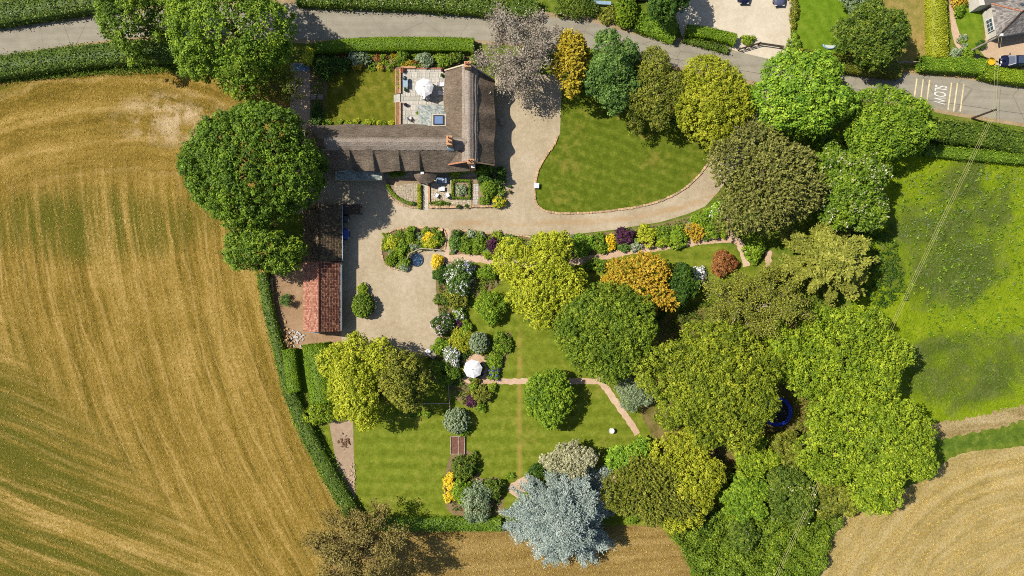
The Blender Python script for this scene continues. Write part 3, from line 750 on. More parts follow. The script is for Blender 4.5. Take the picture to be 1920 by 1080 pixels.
def groundcover(name, poly_px, n, hr, leafkey, label, cr=0.4, per=9, ln=0.25, wd=0.16, seed=1, style='dome', cat='undergrowth', mask=None, amp=0.0, z0=0.0):
    rng = np.random.default_rng(seed * 31 + 5); poly = np.array(poly_px, dtype=float)
    x0, y0 = poly.min(0); x1, y1 = poly.max(0); pts = []
    q = rng.uniform((x0, y0), (x1, y1), (n * 3, 2))
    inside = np.zeros(len(q), bool); j = len(poly) - 1
    for i in range(len(poly)):
        xi, yi = poly[i]; xj, yj = poly[j]
        cond = (yi > q[:, 1]) != (yj > q[:, 1])
        with np.errstate(divide='ignore', invalid='ignore'):
            inside ^= cond & (q[:, 0] < (xj - xi) * (q[:, 1] - yi) / (yj - yi) + xi)
        j = i
    q = q[inside][:n]
    if mask is not None: q = q[mask(q[:, 0], q[:, 1], rng)]
    X = (q[:, 0] - 960) * S; Y = (540 - q[:, 1]) * S
    hill = 0.5 + 0.5 * np.sin(X * 1.1 + 2 * np.sin(Y * 0.6)) * np.sin(Y * 1.3 + 1.5 * np.sin(X * 0.7))
    z = z0 + rng.uniform(hr[0], hr[1], len(q)) + amp * hill
    C = np.column_stack([X, Y, z]); R = cr * rng.uniform(0.6, 1.4, len(C))
    ct = np.clip(rng.normal(0.45, 0.16, len(C)) + (hill - 0.5) * 0.2, 0, 1)
    if style == 'dome': v, t = dome_leaves(rng, C, R, per, ln, wd, 0.6, 0.5, ctint=ct)
    else:
        ax = unit(rng.normal(size=C.shape) * 0.5 + np.array([0, 0, 0.9])); v, t = plume_leaves(rng, C, ax, R * 1.6, per, ln, wd, cr * 0.3, ctint=ct)
    o = quad_mesh(name, v, t, LEAF[leafkey]); return tag(o, label, cat, None, 'stuff')

# ------------------------------------------------------------------ ground, fields, lawns, road
rough_t = m_lawn('rough_grass', [(74, 96, 24), (104, 124, 36), (140, 150, 58), (150, 138, 70)], dry=0.5)
rough_grass = fin(rough_t)
g = MB().add([(-450, -400, 0), (450, -400, 0), (450, 400, 0), (-450, 400, 0)], [(0, 1, 2, 3)]).build('ground', rough_grass); g['kind'] = 'structure'
field_left = sheet('field', [(-500, 160), (0, 148), (100, 140), (250, 131), (340, 130), (430, 150), (560, 180), (565, 300), (520, 420), (492, 520), (508, 600), (526, 680), (556, 780), (604, 880), (650, 960), (720, 1010), (700, 1400), (-500, 1400)], 0.006, m_field_left(), smooth=False)
sheet('field', [(640, 992), (940, 996), (1130, 988), (1225, 984), (1268, 1012), (1296, 1080), (1330, 1400), (600, 1400), (622, 1080)], 0.009,
      m_field('stubble_south', False, 0, 0, [(136, 110, 56), (170, 142, 82), (198, 170, 110), (222, 198, 146)]), wob=0.15, sub=4)
sheet('field', [(1575, 962), (1556, 1010), (1530, 1080), (1470, 1260), (2300, 1400), (2300, 790), (1920, 836), (1800, 852), (1740, 890), (1640, 950)], 0.006,
      m_field('stubble_east', True, 1980, 1260, [(164, 144, 82), (200, 176, 114), (224, 202, 146), (242, 226, 184)]), wob=0.15, sub=4)
# meadow with rank grass
def m_meadow():
    n = NT('meadow_grass'); pos = n.pos(); px, py = px_coords(n)
    big = n.noise(pos, 0.075, 4.0, 0.62, 0.8); mid = n.noise(pos, 0.45, 5.0, 0.7, 0.6); fine = n.noise(pos, 3.0, 5.0, 0.78)
    v = n.math('ADD', n.math('MULTIPLY', mid, 0.5), n.math('MULTIPLY', fine, 0.5))
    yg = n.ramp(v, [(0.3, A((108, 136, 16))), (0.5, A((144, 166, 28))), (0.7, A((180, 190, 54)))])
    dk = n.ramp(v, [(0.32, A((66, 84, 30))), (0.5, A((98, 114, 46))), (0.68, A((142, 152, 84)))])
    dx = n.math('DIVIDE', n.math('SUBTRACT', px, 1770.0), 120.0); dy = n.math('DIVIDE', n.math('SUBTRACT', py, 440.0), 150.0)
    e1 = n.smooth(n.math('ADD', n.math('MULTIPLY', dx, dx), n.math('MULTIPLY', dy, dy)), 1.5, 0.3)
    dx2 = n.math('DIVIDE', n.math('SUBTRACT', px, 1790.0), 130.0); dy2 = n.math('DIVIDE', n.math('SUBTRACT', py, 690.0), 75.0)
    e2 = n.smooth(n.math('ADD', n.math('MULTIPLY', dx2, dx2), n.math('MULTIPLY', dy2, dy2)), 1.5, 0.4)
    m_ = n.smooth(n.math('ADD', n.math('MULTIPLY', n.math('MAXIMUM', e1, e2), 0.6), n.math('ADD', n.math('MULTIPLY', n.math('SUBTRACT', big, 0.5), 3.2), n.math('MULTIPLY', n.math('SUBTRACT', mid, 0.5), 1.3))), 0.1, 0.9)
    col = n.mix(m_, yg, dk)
    ylw = n.smooth(n.noise(pos, 0.30, 4.0, 0.7), 0.64, 0.76)
    col = n.mix(n.math('MULTIPLY', ylw, 0.5), col, A((186, 176, 70)))
    return n.finish(col, 1.0, n.bump(n.math('ADD', n.math('MULTIPLY', mid, 1.5), fine), 0.9, 0.3), 0.05)
meadow_m = m_meadow()
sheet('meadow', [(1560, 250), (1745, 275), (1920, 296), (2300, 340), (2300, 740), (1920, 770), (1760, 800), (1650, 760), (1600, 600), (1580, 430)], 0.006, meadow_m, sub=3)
track_m = m_field('straw_track', False, 0, 0, [(150, 128, 76), (188, 164, 112), (216, 196, 150), (232, 216, 180)])
path_strip('track', [(1690, 815), (1760, 808), (1830, 796), (1920, 774), (2200, 720)], 30, 0.012, track_m, 0.35, 4)
path_strip('grass_strip', [(1700, 838), (1780, 832), (1860, 822), (1920, 812), (2200, 770)], 24, 0.009, fin(m_lawn('strip_grass', [(66, 88, 24), (92, 116, 34), (128, 146, 56), (150, 150, 70)], dry=0.3)), 0.25, 5)

def m_garden_lawn():
    n, col, bp = m_lawn('garden_lawn', [(92, 106, 22), (118, 132, 36), (146, 156, 58), (166, 150, 74)], 0.06, 0.0, 2.1, 0.4)
    px, py = px_coords(n)
    d = n.math('ABSOLUTE', n.math('ADD', n.math('SUBTRACT', px, 974.0), n.math('MULTIPLY', n.math('SUBTRACT', n.noise(n.pos(), 0.4), 0.5), 5.0)))
    worn = n.math('MULTIPLY', n.smooth(d, 8.0, 0.0), n.math('MULTIPLY', n.smooth(py, 600.0, 660.0), n.smooth(py, 925.0, 880.0)))
    worn = n.math('MULTIPLY', worn, n.smooth(n.noise(n.pos(), 0.5, 3.0), 0.28, 0.5))
    return n.finish(n.mix(n.math('MULTIPLY', worn, 0.5), col, A((190, 156, 88))), 1.0, bp, 0.1)
lawn_m = m_garden_lawn()
sheet('lawn', [(560, 640), (640, 640), (800, 660), (830, 520), (850, 486), (1090, 490), (1340, 452), (1400, 480), (1480, 620), (1500, 820), (1430, 960), (1290, 985), (1140, 985), (940, 970), (664, 966), (618, 850)], 0.012, lawn_m, smooth=False)
lawn2 = fin(m_lawn('front_lawn', [(74, 92, 16), (98, 114, 26), (128, 140, 48), (156, 140, 66)], 0.05, math.radians(20), 1.6, 0.6))
edge_px = [(1046, 255), (1038, 273), (1020, 298), (1008, 322), (1003, 350), (1004, 376), (1012, 390), (1034, 398), (1080, 400), (1150, 395), (1222, 382), (1272, 361), (1306, 334), (1326, 308), (1337, 288), (1352, 268)]
sheet('lawn', edge_px + [(1375, 235), (1330, 160), (1200, 110), (1090, 90), (1060, 150)], 0.018, lawn2, sub=5)
lawn3 = fin(m_lawn('back_lawn', [(84, 94, 18), (112, 116, 30), (142, 140, 52), (168, 146, 72)], 0.05, math.radians(70), 2.0, 0.6))
sheet('lawn', [(582, 100), (746, 100), (746, 236), (582, 236)], 0.009, lawn3, smooth=False)
lawn4 = fin(m_lawn('neighbour_lawn', [(84, 116, 20), (108, 138, 28), (134, 158, 46), (150, 150, 60)], 0.05, math.radians(60), 1.5, 0.2))
sheet('lawn', [(1486, -80), (1592, -80), (1592, 100), (1500, 100), (1484, 60)], 0.009, lawn4, smooth=False)
lawn5 = fin(m_lawn('dry_lawn', [(122, 118, 50), (150, 138, 72), (178, 160, 96), (192, 150, 100)], 0.0, 0, 1.5, 0.6))
sheet('lawn', [(1592, -80), (1750, -80), (1750, 122), (1592, 122)], 0.0125, lawn5, smooth=False)
sheet('lawn', [(1796, -60), (1832, -20), (1838, 84), (1796, 80), (1786, 30)], 0.012, lawn4, sub=3)

def m_verge():
    n = NT('sandy_verge'); pos = n.pos(); f = n.noise(pos, 4.0, 4.0, 0.75); m_ = n.noise(pos, 0.5, 4.0, 0.7)
    col = n.ramp(n.math('ADD', n.math('MULTIPLY', f, 0.6), n.math('MULTIPLY', m_, 0.4)), [(0.32, A((140, 118, 82))), (0.5, A((172, 150, 114))), (0.68, A((196, 178, 146)))])
    return n.finish(col, 1.0, n.bump(f, 0.6, 0.08), 0.05)
verge_m = m_verge()
roadT = [(-400, 95), (-100, 66), (0, 54), (200, 30), (380, 12), (560, 8), (740, 14), (900, 24), (1000, 30), (1100, 40), (1200, 67), (1300, 84), (1400, 100), (1500, 118), (1600, 132), (1700, 139), (1800, 148), (1920, 166), (2200, 210)]
roadB = [(-400, 145), (-100, 115), (0, 104), (220, 73), (380, 66), (560, 74), (740, 73), (900, 76), (1000, 82), (1100, 90), (1200, 112), (1300, 130), (1400, 150), (1500, 165), (1600, 180), (1700, 194), (1800, 212), (1920, 231), (2200, 275)]
ribbon('road_verge', [(x, y - 9) for x, y in roadT], [(x, y + 7) for x, y in roadB], 0.015, verge_m)
road = ribbon('road', roadT, roadB, 0.021, m_road())
# painted markings: SLOW and two sets of yellow bars
mk = empty('road_marking'); mk.parent = road; bpy.data.objects.remove(mk)
for x, y0, y1 in ((1719, 147, 186), (1731, 149, 190), (1743, 150, 201), (1784, 155, 206), (1795, 156, 209), (1807, 158, 209)):
    a, b = P(x, y0), P(x - (y1 - y0) * 0.135, y1); a.z = b.z = 0.026
    t = (b - a).normalized(); s = Vector((-t.y, t.x, 0)) * 0.11
    o = MB().add([a - s, b - s, b + s, a + s], [(0, 1, 2, 3)]).build('yellow_bar', road_yellow, road)
    if o.data.polygons[0].normal.z < 0: o.data.flip_normals()
def text_mesh(txt, size):
    cu = bpy.data.curves.new('lettering', 'FONT'); cu.body = txt; cu.size = size; cu.align_x = 'CENTER'; cu.align_y = 'CENTER'
    ob = bpy.data.objects.new('lettering', cu); COL.objects.link(ob)
    bpy.context.view_layer.update()
    me = bpy.data.meshes.new_from_object(ob.evaluated_get(bpy.context.evaluated_depsgraph_get()))
    bpy.data.objects.remove(ob); return me
tm_ = text_mesh('SLOW', 1.0)
tm_.materials.clear(); tm_.materials.append(road_white)
xs = [v.co.x for v in tm_.vertices]; ys = [v.co.y for v in tm_.vertices]
sx_, sy_ = 2.95 / (max(xs) - min(xs)), 1.95 / (max(ys) - min(ys))
lt = bpy.data.objects.new('slow_lettering', tm_); COL.objects.link(lt); lt.parent = road
c_ = P(1761, 177); lt.location = (c_.x, c_.y, 0.027); lt.rotation_euler = (0, 0, math.radians(-97.6)); lt.scale = (sx_, sy_, 1)

gravel_m = m_gravel('gravel', [(158, 142, 114), (188, 171, 142), (216, 202, 176)], 0.5)
sheet('gravel_drive', [(548, 300), (700, 300), (925, 300), (928, 140), (1054, 140), (1050, 250), (1038, 273), (1020, 298), (1008, 322), (1003, 350), (1004, 376), (1012, 390), (1034, 398), (1080, 400), (1150, 395), (1222, 382), (1272, 361), (1306, 334), (1326, 308), (1337, 288), (1352, 268), (1400, 210), (1430, 165), (1480, 170), (1440, 240), (1385, 310), (1345, 362), (1322, 387), (1290, 401), (1240, 416), (1150, 431), (1060, 441), (960, 440), (850, 432), (842, 480), (832, 500), (826, 560), (830, 630), (806, 668), (700, 668), (640, 640), (640, 400), (548, 400)], 0.0245, gravel_m, smooth=False)
path_m = m_gravel('path_grit', [(186, 148, 120), (212, 180, 150), (232, 208, 184)])
sheet('gravel_path', [(544, 118), (582, 118), (582, 240), (575, 330), (544, 330)], 0.0275, path_m, smooth=False)
path_strip('garden_path', [(836, 484), (880, 484), (940, 491), (1020, 496), (1090, 489), (1180, 471), (1270, 459), (1330, 451), (1378, 450), (1392, 470), (1400, 500)], 13, 0.0305, path_m, 0.12, 6)
path_strip('garden_path', [(1361, 398), (1368, 425), (1374, 450)], 14, 0.0335, path_m, 0.12, 7)
path_strip('garden_path', [(838, 428), (838, 485)], 9, 0.036, path_m, 0.06, 8)
path_strip('garden_path', [(880, 714), (960, 715), (1050, 715), (1124, 714)], 11, 0.0305, path_m, 0.1, 9)
path_strip('garden_path', [(1118, 708), (1136, 728), (1160, 762), (1180, 790), (1196, 816)], 12, 0.0335, path_m, 0.1, 10)
path_strip('garden_path', [(1440, 470), (1442, 500), (1448, 530)], 12, 0.0305, path_m, 0.2, 11)
path_strip('garden_path', [(1000, 905), (975, 912), (960, 930)], 26, 0.0305, path_m, 0.3, 12)
path_strip('garden_path', [(1110, 890), (1160, 900)], 22, 0.0305, path_m, 0.3, 13)
path_strip('garden_path', [(1500, 755), (1508, 785)], 16, 0.0305, m_gravel('brick_grit', [(150, 100, 76), (184, 130, 102), (206, 160, 130)]), 0.2, 14)
drive2 = m_gravel('pale_gravel', [(190, 174, 148), (216, 202, 178), (234, 224, 204)])
sheet('neighbour_drive', [(1270, -80), (1484, -80), (1482, 60), (1496, 100), (1470, 114), (1400, 101), (1340, 84), (1280, 72)], 0.024, drive2, sub=3)
sheet('neighbour_yard', [(1824, -80), (1842, 20), (1848, 70), (1838, 96), (1858, 120), (2100, 160), (2100, -80)], 0.0155, m_gravel('yard_grit', [(184, 154, 124), (208, 180, 150), (226, 204, 178)]), smooth=False)
sheet('neighbour_path', [(1776, -60), (1786, -60), (1792, 40), (1812, 92), (1800, 96), (1784, 60)], 0.0185, path_m, sub=3)
bed_m = m_gravel('bed_soil', [(104, 92, 62), (136, 118, 84), (176, 144, 114)])
sheet('flower_bed', [(583, 96), (890, 96), (890, 133), (745, 133), (700, 126), (640, 126), (618, 140), (604, 232), (583, 232)], 0.015, bed_m, smooth=False)
sheet('flower_bed', [(718, 475), (716, 450), (735, 433), (790, 427), (832, 430), (832, 466), (800, 463), (780, 474), (766, 498), (742, 504), (724, 494)], 0.0335, bed_m)
sheet('flower_bed', [(846, 432), (1000, 443), (1060, 443), (1150, 434), (1240, 419), (1300, 403), (1335, 390), (1356, 402), (1364, 444), (1270, 452), (1180, 463), (1095, 480), (935, 485), (846, 477)], 0.0275, bed_m, smooth=False)
sheet('flower_bed', [(824, 492), (900, 500), (934, 500), (936, 535), (886, 560), (874, 600), (896, 640), (958, 622), (944, 690), (920, 716), (925, 740), (900, 764), (866, 758), (838, 728), (800, 700), (830, 640), (820, 570)], 0.0275, bed_m, sub=3)
sheet('flower_bed', [(850, 848), (890, 850), (900, 896), (936, 896), (944, 940), (930, 965), (850, 965), (833, 930), (836, 885)], 0.0275, bed_m, sub=3)
sheet('soil_yard', [(505, 516), (572, 490), (572, 600), (640, 622), (640, 650), (545, 655), (522, 620)], 0.0275, m_gravel('yard_soil', [(130, 104, 76), (164, 134, 102), (192, 164, 132)]), smooth=False)
dug_m = m_gravel('dug_soil', [(146, 122, 98), (180, 156, 130), (204, 184, 160)])
sheet('dug_bed', [(616, 786), (662, 784), (664, 868), (668, 960), (640, 920)], 0.0275, dug_m, smooth=False)
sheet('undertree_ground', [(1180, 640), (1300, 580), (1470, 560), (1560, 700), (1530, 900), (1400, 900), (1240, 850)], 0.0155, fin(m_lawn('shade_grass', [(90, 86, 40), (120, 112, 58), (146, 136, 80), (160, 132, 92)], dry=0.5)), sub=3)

# ------------------------------------------------------------------ tiles, stones, paving helpers
def tiled(name, a, b, c, d, nu, nv, mat, parent, th=0.045, curve=0.0, seed=1, gap=0.06):
    """tiles laid from eave a-b up to ridge d-c, each with its own edges and overlap"""
    a, b, c, d = map(Vector, (a, b, c, d)); rng = np.random.default_rng(seed)
    nrm = (b - a).cross(d - a).normalized()
    if nrm.z < 0: nrm = -nrm
    V = []; F = []; T = []
    for j in range(nv):
        for i in range(nu):
            u0, u1 = (i + gap * .5) / nu, (i + 1 - gap * .5) / nu; v0, v1 = j / nv, min(1.0, (j + 1.12) / nv)
            def q(u, v, k): return a.lerp(b, u).lerp(d.lerp(c, u), v) + nrm * k
            um = (u0 + u1) / 2; lo = th * (1 + rng.uniform(-.25, .3)); hi = 0.004; cu = curve
            pts = [q(u0, v0, lo), q(um, v0, lo + cu), q(u1, v0, lo), q(u0, v1, hi), q(um, v1, hi + cu), q(u1, v1, hi), q(u0, v0, -.01), q(u1, v0, -.01), q(u0, v1, -.02), q(u1, v1, -.02)]
            o = len(V); V += pts
            fs = [(0, 1, 4, 3), (1, 2, 5, 4), (6, 7, 2, 1, 0), (0, 3, 8, 6), (2, 7, 9, 5)]
            F += [tuple(o + k for k in f) for f in fs]; t = rng.uniform(0, 1); T += [t] * len(fs)
    me = bpy.data.meshes.new(name); me.from_pydata([tuple(p) for p in V], [], F); me.materials.append(mat)
    at = me.attributes.new('tint', 'FLOAT', 'FACE'); at.data.foreach_set('value', T)
    bm = bmesh.new(); bm.from_mesh(me); bmesh.ops.recalc_face_normals(bm, faces=bm.faces); bm.to_mesh(me); bm.free()
    o = bpy.data.objects.new(name, me); COL.objects.link(o); o.parent = parent; o['kind'] = 'stuff'
    return o

def stone_mesh(seed, mat, flat=1.0):
    rnd = random.Random(seed); bm = bmesh.new(); bmesh.ops.create_cube(bm, size=1.0)
    bmesh.ops.bevel(bm, geom=bm.edges[:] + bm.verts[:], offset=0.16, segments=1, affect='EDGES')
    for v in bm.verts: v.co += Vector((rnd.uniform(-.09, .09), rnd.uniform(-.09, .09), rnd.uniform(-.07, .07) * flat))
    me = bpy.data.meshes.new('stone'); bm.to_mesh(me); bm.free(); me.materials.append(mat); return me
STONES = [stone_mesh(i, stone_m) for i in range(5)]
FLAGS = []
for i in range(4):
    rnd = random.Random(40 + i); bm = bmesh.new(); bmesh.ops.create_cube(bm, size=1.0)
    for v in bm.verts: v.co.x *= 1 + rnd.uniform(-.03, .03); v.co.y *= 1 + rnd.uniform(-.03, .03)
    bmesh.ops.bevel(bm, geom=[e for e in bm.edges if min(v.co.z for v in e.verts) > 0.2], offset=0.03, segments=1)
    me = bpy.data.meshes.new('flagstone'); bm.to_mesh(me); bm.free(); me.materials.append(flag_m); FLAGS.append(me)

def piece(name, me, loc, scale, rz, parent):
    o = bpy.data.objects.new(name, me); COL.objects.link(o); o.parent = parent
    o.location = loc; o.scale = scale; o.rotation_euler = (0, 0, rz); return o

def stone_line(name, pts_px, label, cat, size=(0.55, 0.32, 0.26), rows=1, z0=0.0, seed=1, group=None, smooth=True):
    rnd = random.Random(seed); pl = [P(*p) for p in pts_px]
    if smooth: pl = catmull(pl, False, 8)
    root = empty(name, (pl[0].x, pl[0].y, 0), 0, label, cat, group); o0 = Vector((pl[0].x, pl[0].y, 0))
    for r in range(rows):
        pts = resample(pl, size[0] * 0.97)
        for i in range(len(pts) - 1):
            t = pts[i + 1] - pts[i]; p = pts[i] + t * (0.5 if r % 2 == 0 else 0.95)
            k = (size[0] * rnd.uniform(0.85, 1.05), size[1] * rnd.uniform(0.8, 1.2), size[2] * rnd.uniform(0.85, 1.2))
            n_ = Vector((-t.y, t.x, 0)).normalized() * rnd.uniform(-.04, .04)
            piece('stone', rnd.choice(STONES), p - o0 + n_ + Vector((0, 0, z0 + size[2] * (r + 0.42))), k, math.atan2(t.y, t.x) + rnd.uniform(-.12, .12), root)
    return root

def paving(parent, poly, z, size, th, mesh_list, seed=1, name='flagstone', origin=(0, 0), rot=0.0, gap=0.04):
    """irregular rows of stone flags inside a plan polygon (metres)"""
    rnd = random.Random(seed); ys0 = min(p[1] for p in poly); ys1 = max(p[1] for p in poly); xs0 = min(p[0] for p in poly); xs1 = max(p[0] for p in poly)
    y = ys0; n_ = 0
    while y < ys1 - 0.15:
        hh = min(size * rnd.uniform(0.75, 1.25), ys1 - y); x = xs0 + rnd.uniform(-size * .6, 0)
        while x < xs1:
            ww = size * rnd.uniform(0.7, 1.6); xa, xb = max(x, xs0), min(x + ww, xs1)
            if xb - xa > 0.18 and in_poly((xa + xb) / 2, y + hh / 2, poly):
                piece(name, rnd.choice(mesh_list), ((xa + xb) / 2 - origin[0], y + hh / 2 - origin[1], z - th / 2 + rnd.uniform(0, .008)), (xb - xa - gap, hh - gap, th), 0, parent); n_ += 1
            x += ww
        y += hh
    return n_

def crazy(name, parent, poly_px, z, cell, mat, seed=1):
    """crazy paving: small irregular stones joined as one part"""
    rnd = random.Random(seed); poly = [(P(*p).x, P(*p).y) for p in poly_px]; mb = MB()
    xs = [p[0] for p in poly]; ys = [p[1] for p in poly]
    nx = int((max(xs) - min(xs)) / cell) + 2; ny = int((max(ys) - min(ys)) / cell) + 2
    G = [[(min(xs) + (i - .5 + rnd.uniform(-.33, .33)) * cell, min(ys) + (j - .5 + rnd.uniform(-.33, .33)) * cell) for i in range(nx + 1)] for j in range(ny + 1)]
    for j in range(ny):
        for i in range(nx):
            q = [G[j][i], G[j][i + 1], G[j + 1][i + 1], G[j + 1][i]]; cx = sum(p[0] for p in q) / 4; cy = sum(p[1] for p in q) / 4
            if not in_poly(cx, cy, poly): continue
            zz = z + rnd.uniform(0, .02); k = 0.9
            top = [(cx + (p[0] - cx) * k, cy + (p[1] - cy) * k, zz) for p in q]; bot = [(p[0], p[1], z - .05) for p in q]
            mb.add(top + bot, [(0, 1, 2, 3), (0, 4, 5, 1), (1, 5, 6, 2), (2, 6, 7, 3), (3, 7, 4, 0)])
    o = mb.build(name, mat, parent); o['kind'] = 'stuff'; return o

# ------------------------------------------------------------------ thatched cottage
thatch_main = m_thatch('thatch_main', [(94, 84, 74), (132, 118, 103), (172, 156, 138)], math.pi / 2)
thatch_east = m_thatch('thatch_east', [(96, 84, 72), (134, 118, 101), (174, 156, 136)], 0.0)
thatch_ridge = m_thatch('thatch_ridge', [(140, 126, 112), (176, 162, 148), (204, 192, 178)], 0.6)
slate_m = m_tile('slate', [(124, 134, 130), (160, 168, 162), (190, 194, 184)], (196, 190, 170))
cottage = empty('thatched_cottage', (0, 0, 0), 0, 'L-shaped cottage with brown thatched roof, pale ridge and brick chimneys', 'house')

def shell(fn, nu, nv, thick):
    V = []; F = []
    for k in (0, 1):
        for i in range(nu + 1):
            for j in range(nv + 1):
                x, y, z = fn(i / nu, j / nv); V.append((x, y, z - thick * k))
    w = nv + 1; o = (nu + 1) * w
    for i in range(nu):
        for j in range(nv):
            a = i * w + j; F.append((a, a + w, a + w + 1, a + 1)); F.append((o + a, o + a + 1, o + a + w + 1, o + a + w))
    for i in range(nu):
        a = i * w; F.append((a, o + a, o + a + w, a + w)); a = i * w + nv; F.append((a, a + w, o + a + w, o + a))
    for j in range(nv):
        a = j; F.append((a, a + 1, o + a + 1, o + a)); a = nu * w + j; F.append((a, o + a, o + a + 1, a + 1))
    return MB().add(V, F)

def fixn(o):
    bm = bmesh.new(); bm.from_mesh(o.data); bmesh.ops.recalc_face_normals(bm, faces=bm.faces); bm.to_mesh(o.data); bm.free(); return o

DR = [(-24.6, 1.35), (-21.1, 1.0), (-17.2, 0.8), (-14.1, 0.7)]
def dormer(x):
    prev = -28.4
    for xd, amp in DR:
        if x <= xd: 
            f = (x - prev - 0.35) / (xd - prev); return amp * max(0.0, min(1.0, f * 1.5)) ** 1.2 if f > 0 else 0.0
        if x < xd + 0.30: return amp * (1 - (x - xd) / 0.30)
        prev = xd
    return 0.0
YN, YR, YS, XW = 25.3, 21.95, 18.0, -32.0
def main_z(x, y):
    t = (y - YR) / (YN - YR) if y > YR else (YR - y) / (YR - YS)
    z = 6.6 - 3.55 * t + 0.10 * math.sin(x * 0.9 + 1) * (1 - t) * .6 - 0.25 * max(0, 0.12 - t) * 4
    if y < YR: z += dormer(x) * max(0.0, min(1.0, (t - 0.14) / 0.86))
    return min(z, 3.05 + (x - XW) * 0.93)
def f_main(u, v):
    x = XW + (-6.5 - XW) * u; y = YN + (YS - YN) * v
    y += 0.10 * math.sin(x * 0.7) * abs(2 * v - 1)
    return x, y, main_z(x, YN + (YS - YN) * v)
fixn(shell(f_main, 210, 40, 0.38).build('roof', thatch_main, cottage))['label'] = 'long brown thatched roof with swept dormers'
XWE, XRE, XEE, Y0E, Y1E = -10.5, -6.45, -2.65, 19.1, 33.5
EB = [(31.0, 0.95), (26.9, 1.05), (22.7, 1.05)]
def east_z(x, y):
    t = (XRE - x) / (XRE - XWE) if x < XRE else (x - XRE) / (XEE - XRE)
    z = 6.75 - 3.55 * t - 0.25 * max(0, 0.12 - t) * 4 + 0.05 * math.sin(y * 1.1)
    if x > XRE: z += sum(a * math.exp(-((y - c) / 0.85) ** 2) for c, a in EB) * max(0, (t - 0.25) / 0.75) ** 1.1
    return z
def f_east(u, v):
    x = XWE + (XEE - XWE) * v; y1 = Y1E - 1.5 * max(0, v - 0.5) * 2; y0 = Y0E + 0.25 * (v - .5)
    y = y0 + (y1 - y0) * u
    return x + (0.12 * math.sin(y * .8) * abs(2 * v - 1)), y, east_z(x, y)
fixn(shell(f_east, 130, 44, 0.38).build('roof', thatch_east, cottage))['label'] = 'thatched roof of the short wing'
def f_rm(u, v):
    x = -28.2 + (-6.9 + 28.2) * u; sc = 0.10 * abs(math.sin(x * 3.4))
    y0, y1 = YR + 0.75 - sc, YR - 1.2 + sc; y = y0 + (y1 - y0) * v
    zz = 6.6 - 3.55 * ((y - YR) / (YN - YR) if y > YR else (YR - y) / (YR - YS)) + 0.06 * math.sin(x * 0.9 + 1) - 0.25 * max(0, 0.12 - abs(y - YR) / 3.6) * 4
    return x, y, zz + 0.13
fixn(shell(f_rm, 140, 10, 0.16).build('ridge_cap', thatch_ridge, cottage))
def f_re(u, v):
    y = 19.05 + (33.55 - 19.05) * u; sc = 0.10 * abs(math.sin(y * 3.4)); x0, x1 = XRE - 1.15 + sc, XRE + 1.35 - sc; x = x0 + (x1 - x0) * v
    t = (XRE - x) / (XRE - XWE) if x < XRE else (x - XRE) / (XEE - XRE)
    return x, y, 6.75 - 3.55 * t - 0.25 * max(0, 0.12 - t) * 4 + 0.05 * math.sin(y * 1.1) + 0.14
fixn(shell(f_re, 100, 10, 0.16).build('ridge_cap', thatch_ridge, cottage))
for off in (-0.95, -0.55, 0.62):
    mb = MB(); mb.tube([(x, YR + off, 6.6 - 3.55 * abs(off) / 3.6 + 0.17 + 0.06 * math.sin(x * .9 + 1)) for x in np.linspace(-28, -7.2, 40)], 0.035, 5); mb.build('ligger', timber_grey, cottage)
for off in (-0.75, 0.6, 1.0):
    mb = MB(); mb.tube([(XRE + off, y, 6.75 - 3.55 * abs(off) / 3.9 + 0.18) for y in np.linspace(19.2, 33.3, 30)], 0.035, 5); mb.build('ligger', timber_grey, cottage)
# walls
w_ = MB(); w_.box((-20.4, 21.65, 1.55), (22.0, 6.0, 3.1)); w_.build('wall', wall_stone, cottage)
w_ = MB(); w_.box((-6.55, 26.0, 1.55), (6.4, 13.0, 3.1))
for yy in (19.45, 32.15):     # gables
    w_.add([(-9.75, yy - .2, 3.1), (-3.35, yy - .2, 3.1), (-6.45, yy - .2, 6.2), (-9.75, yy + .2, 3.1), (-3.35, yy + .2, 3.1), (-6.45, yy + .2, 6.2)], [(0, 1, 2), (5, 4, 3), (0, 3, 4, 1), (1, 4, 5, 2), (2, 5, 3, 0)])
w_.build('wall', wall_stone, cottage)
for (xd, amp), x0 in zip(DR, (-28.0, -24.2, -20.7, -16.8)):      # upper walls and casements under the swept thatch
    xm = xd - 1.0
    MB().box((xm, 18.75, 3.1 + amp * .42), (1.7, 0.3, amp * .84)).build('dormer_wall', wall_stone, cottage)
    wd_ = MB().box((xm, 18.58, 3.0), (1.2, 0.06, 0.9)).build('window', white_paint, cottage)
    for sx in (-.29, .29): MB().box((xm + sx, 18.54, 3.0), (0.5, 0.03, 0.76)).build('pane', glass_m, wd_)
for x in (-29.5, -25.6, -22.0, -14.6, -11.6):
    wd_ = MB().box((x, 18.62, 1.4), (1.3, 0.07, 1.1)).build('window', white_paint, cottage)
    for sx in (-.31, .31): MB().box((x + sx, 18.575, 1.4), (0.54, 0.03, 0.95)).build('pane', glass_m, wd_)
for y in (30.6, 26.9, 22.7):
    for z in (1.4, 3.55):
        wd_ = MB().box((-3.32, y, z), (0.08, 1.3, 1.0)).build('window', white_paint, cottage)
        for sy in (-.31, .31): MB().box((-3.27, y + sy, z), (0.03, 0.54, 0.86)).build('pane', glass_m, wd_)
    if y > 0: MB().box((-3.5, y, 3.5), (0.3, 1.5, 1.1)).build('dormer_wall', wall_stone, cottage)
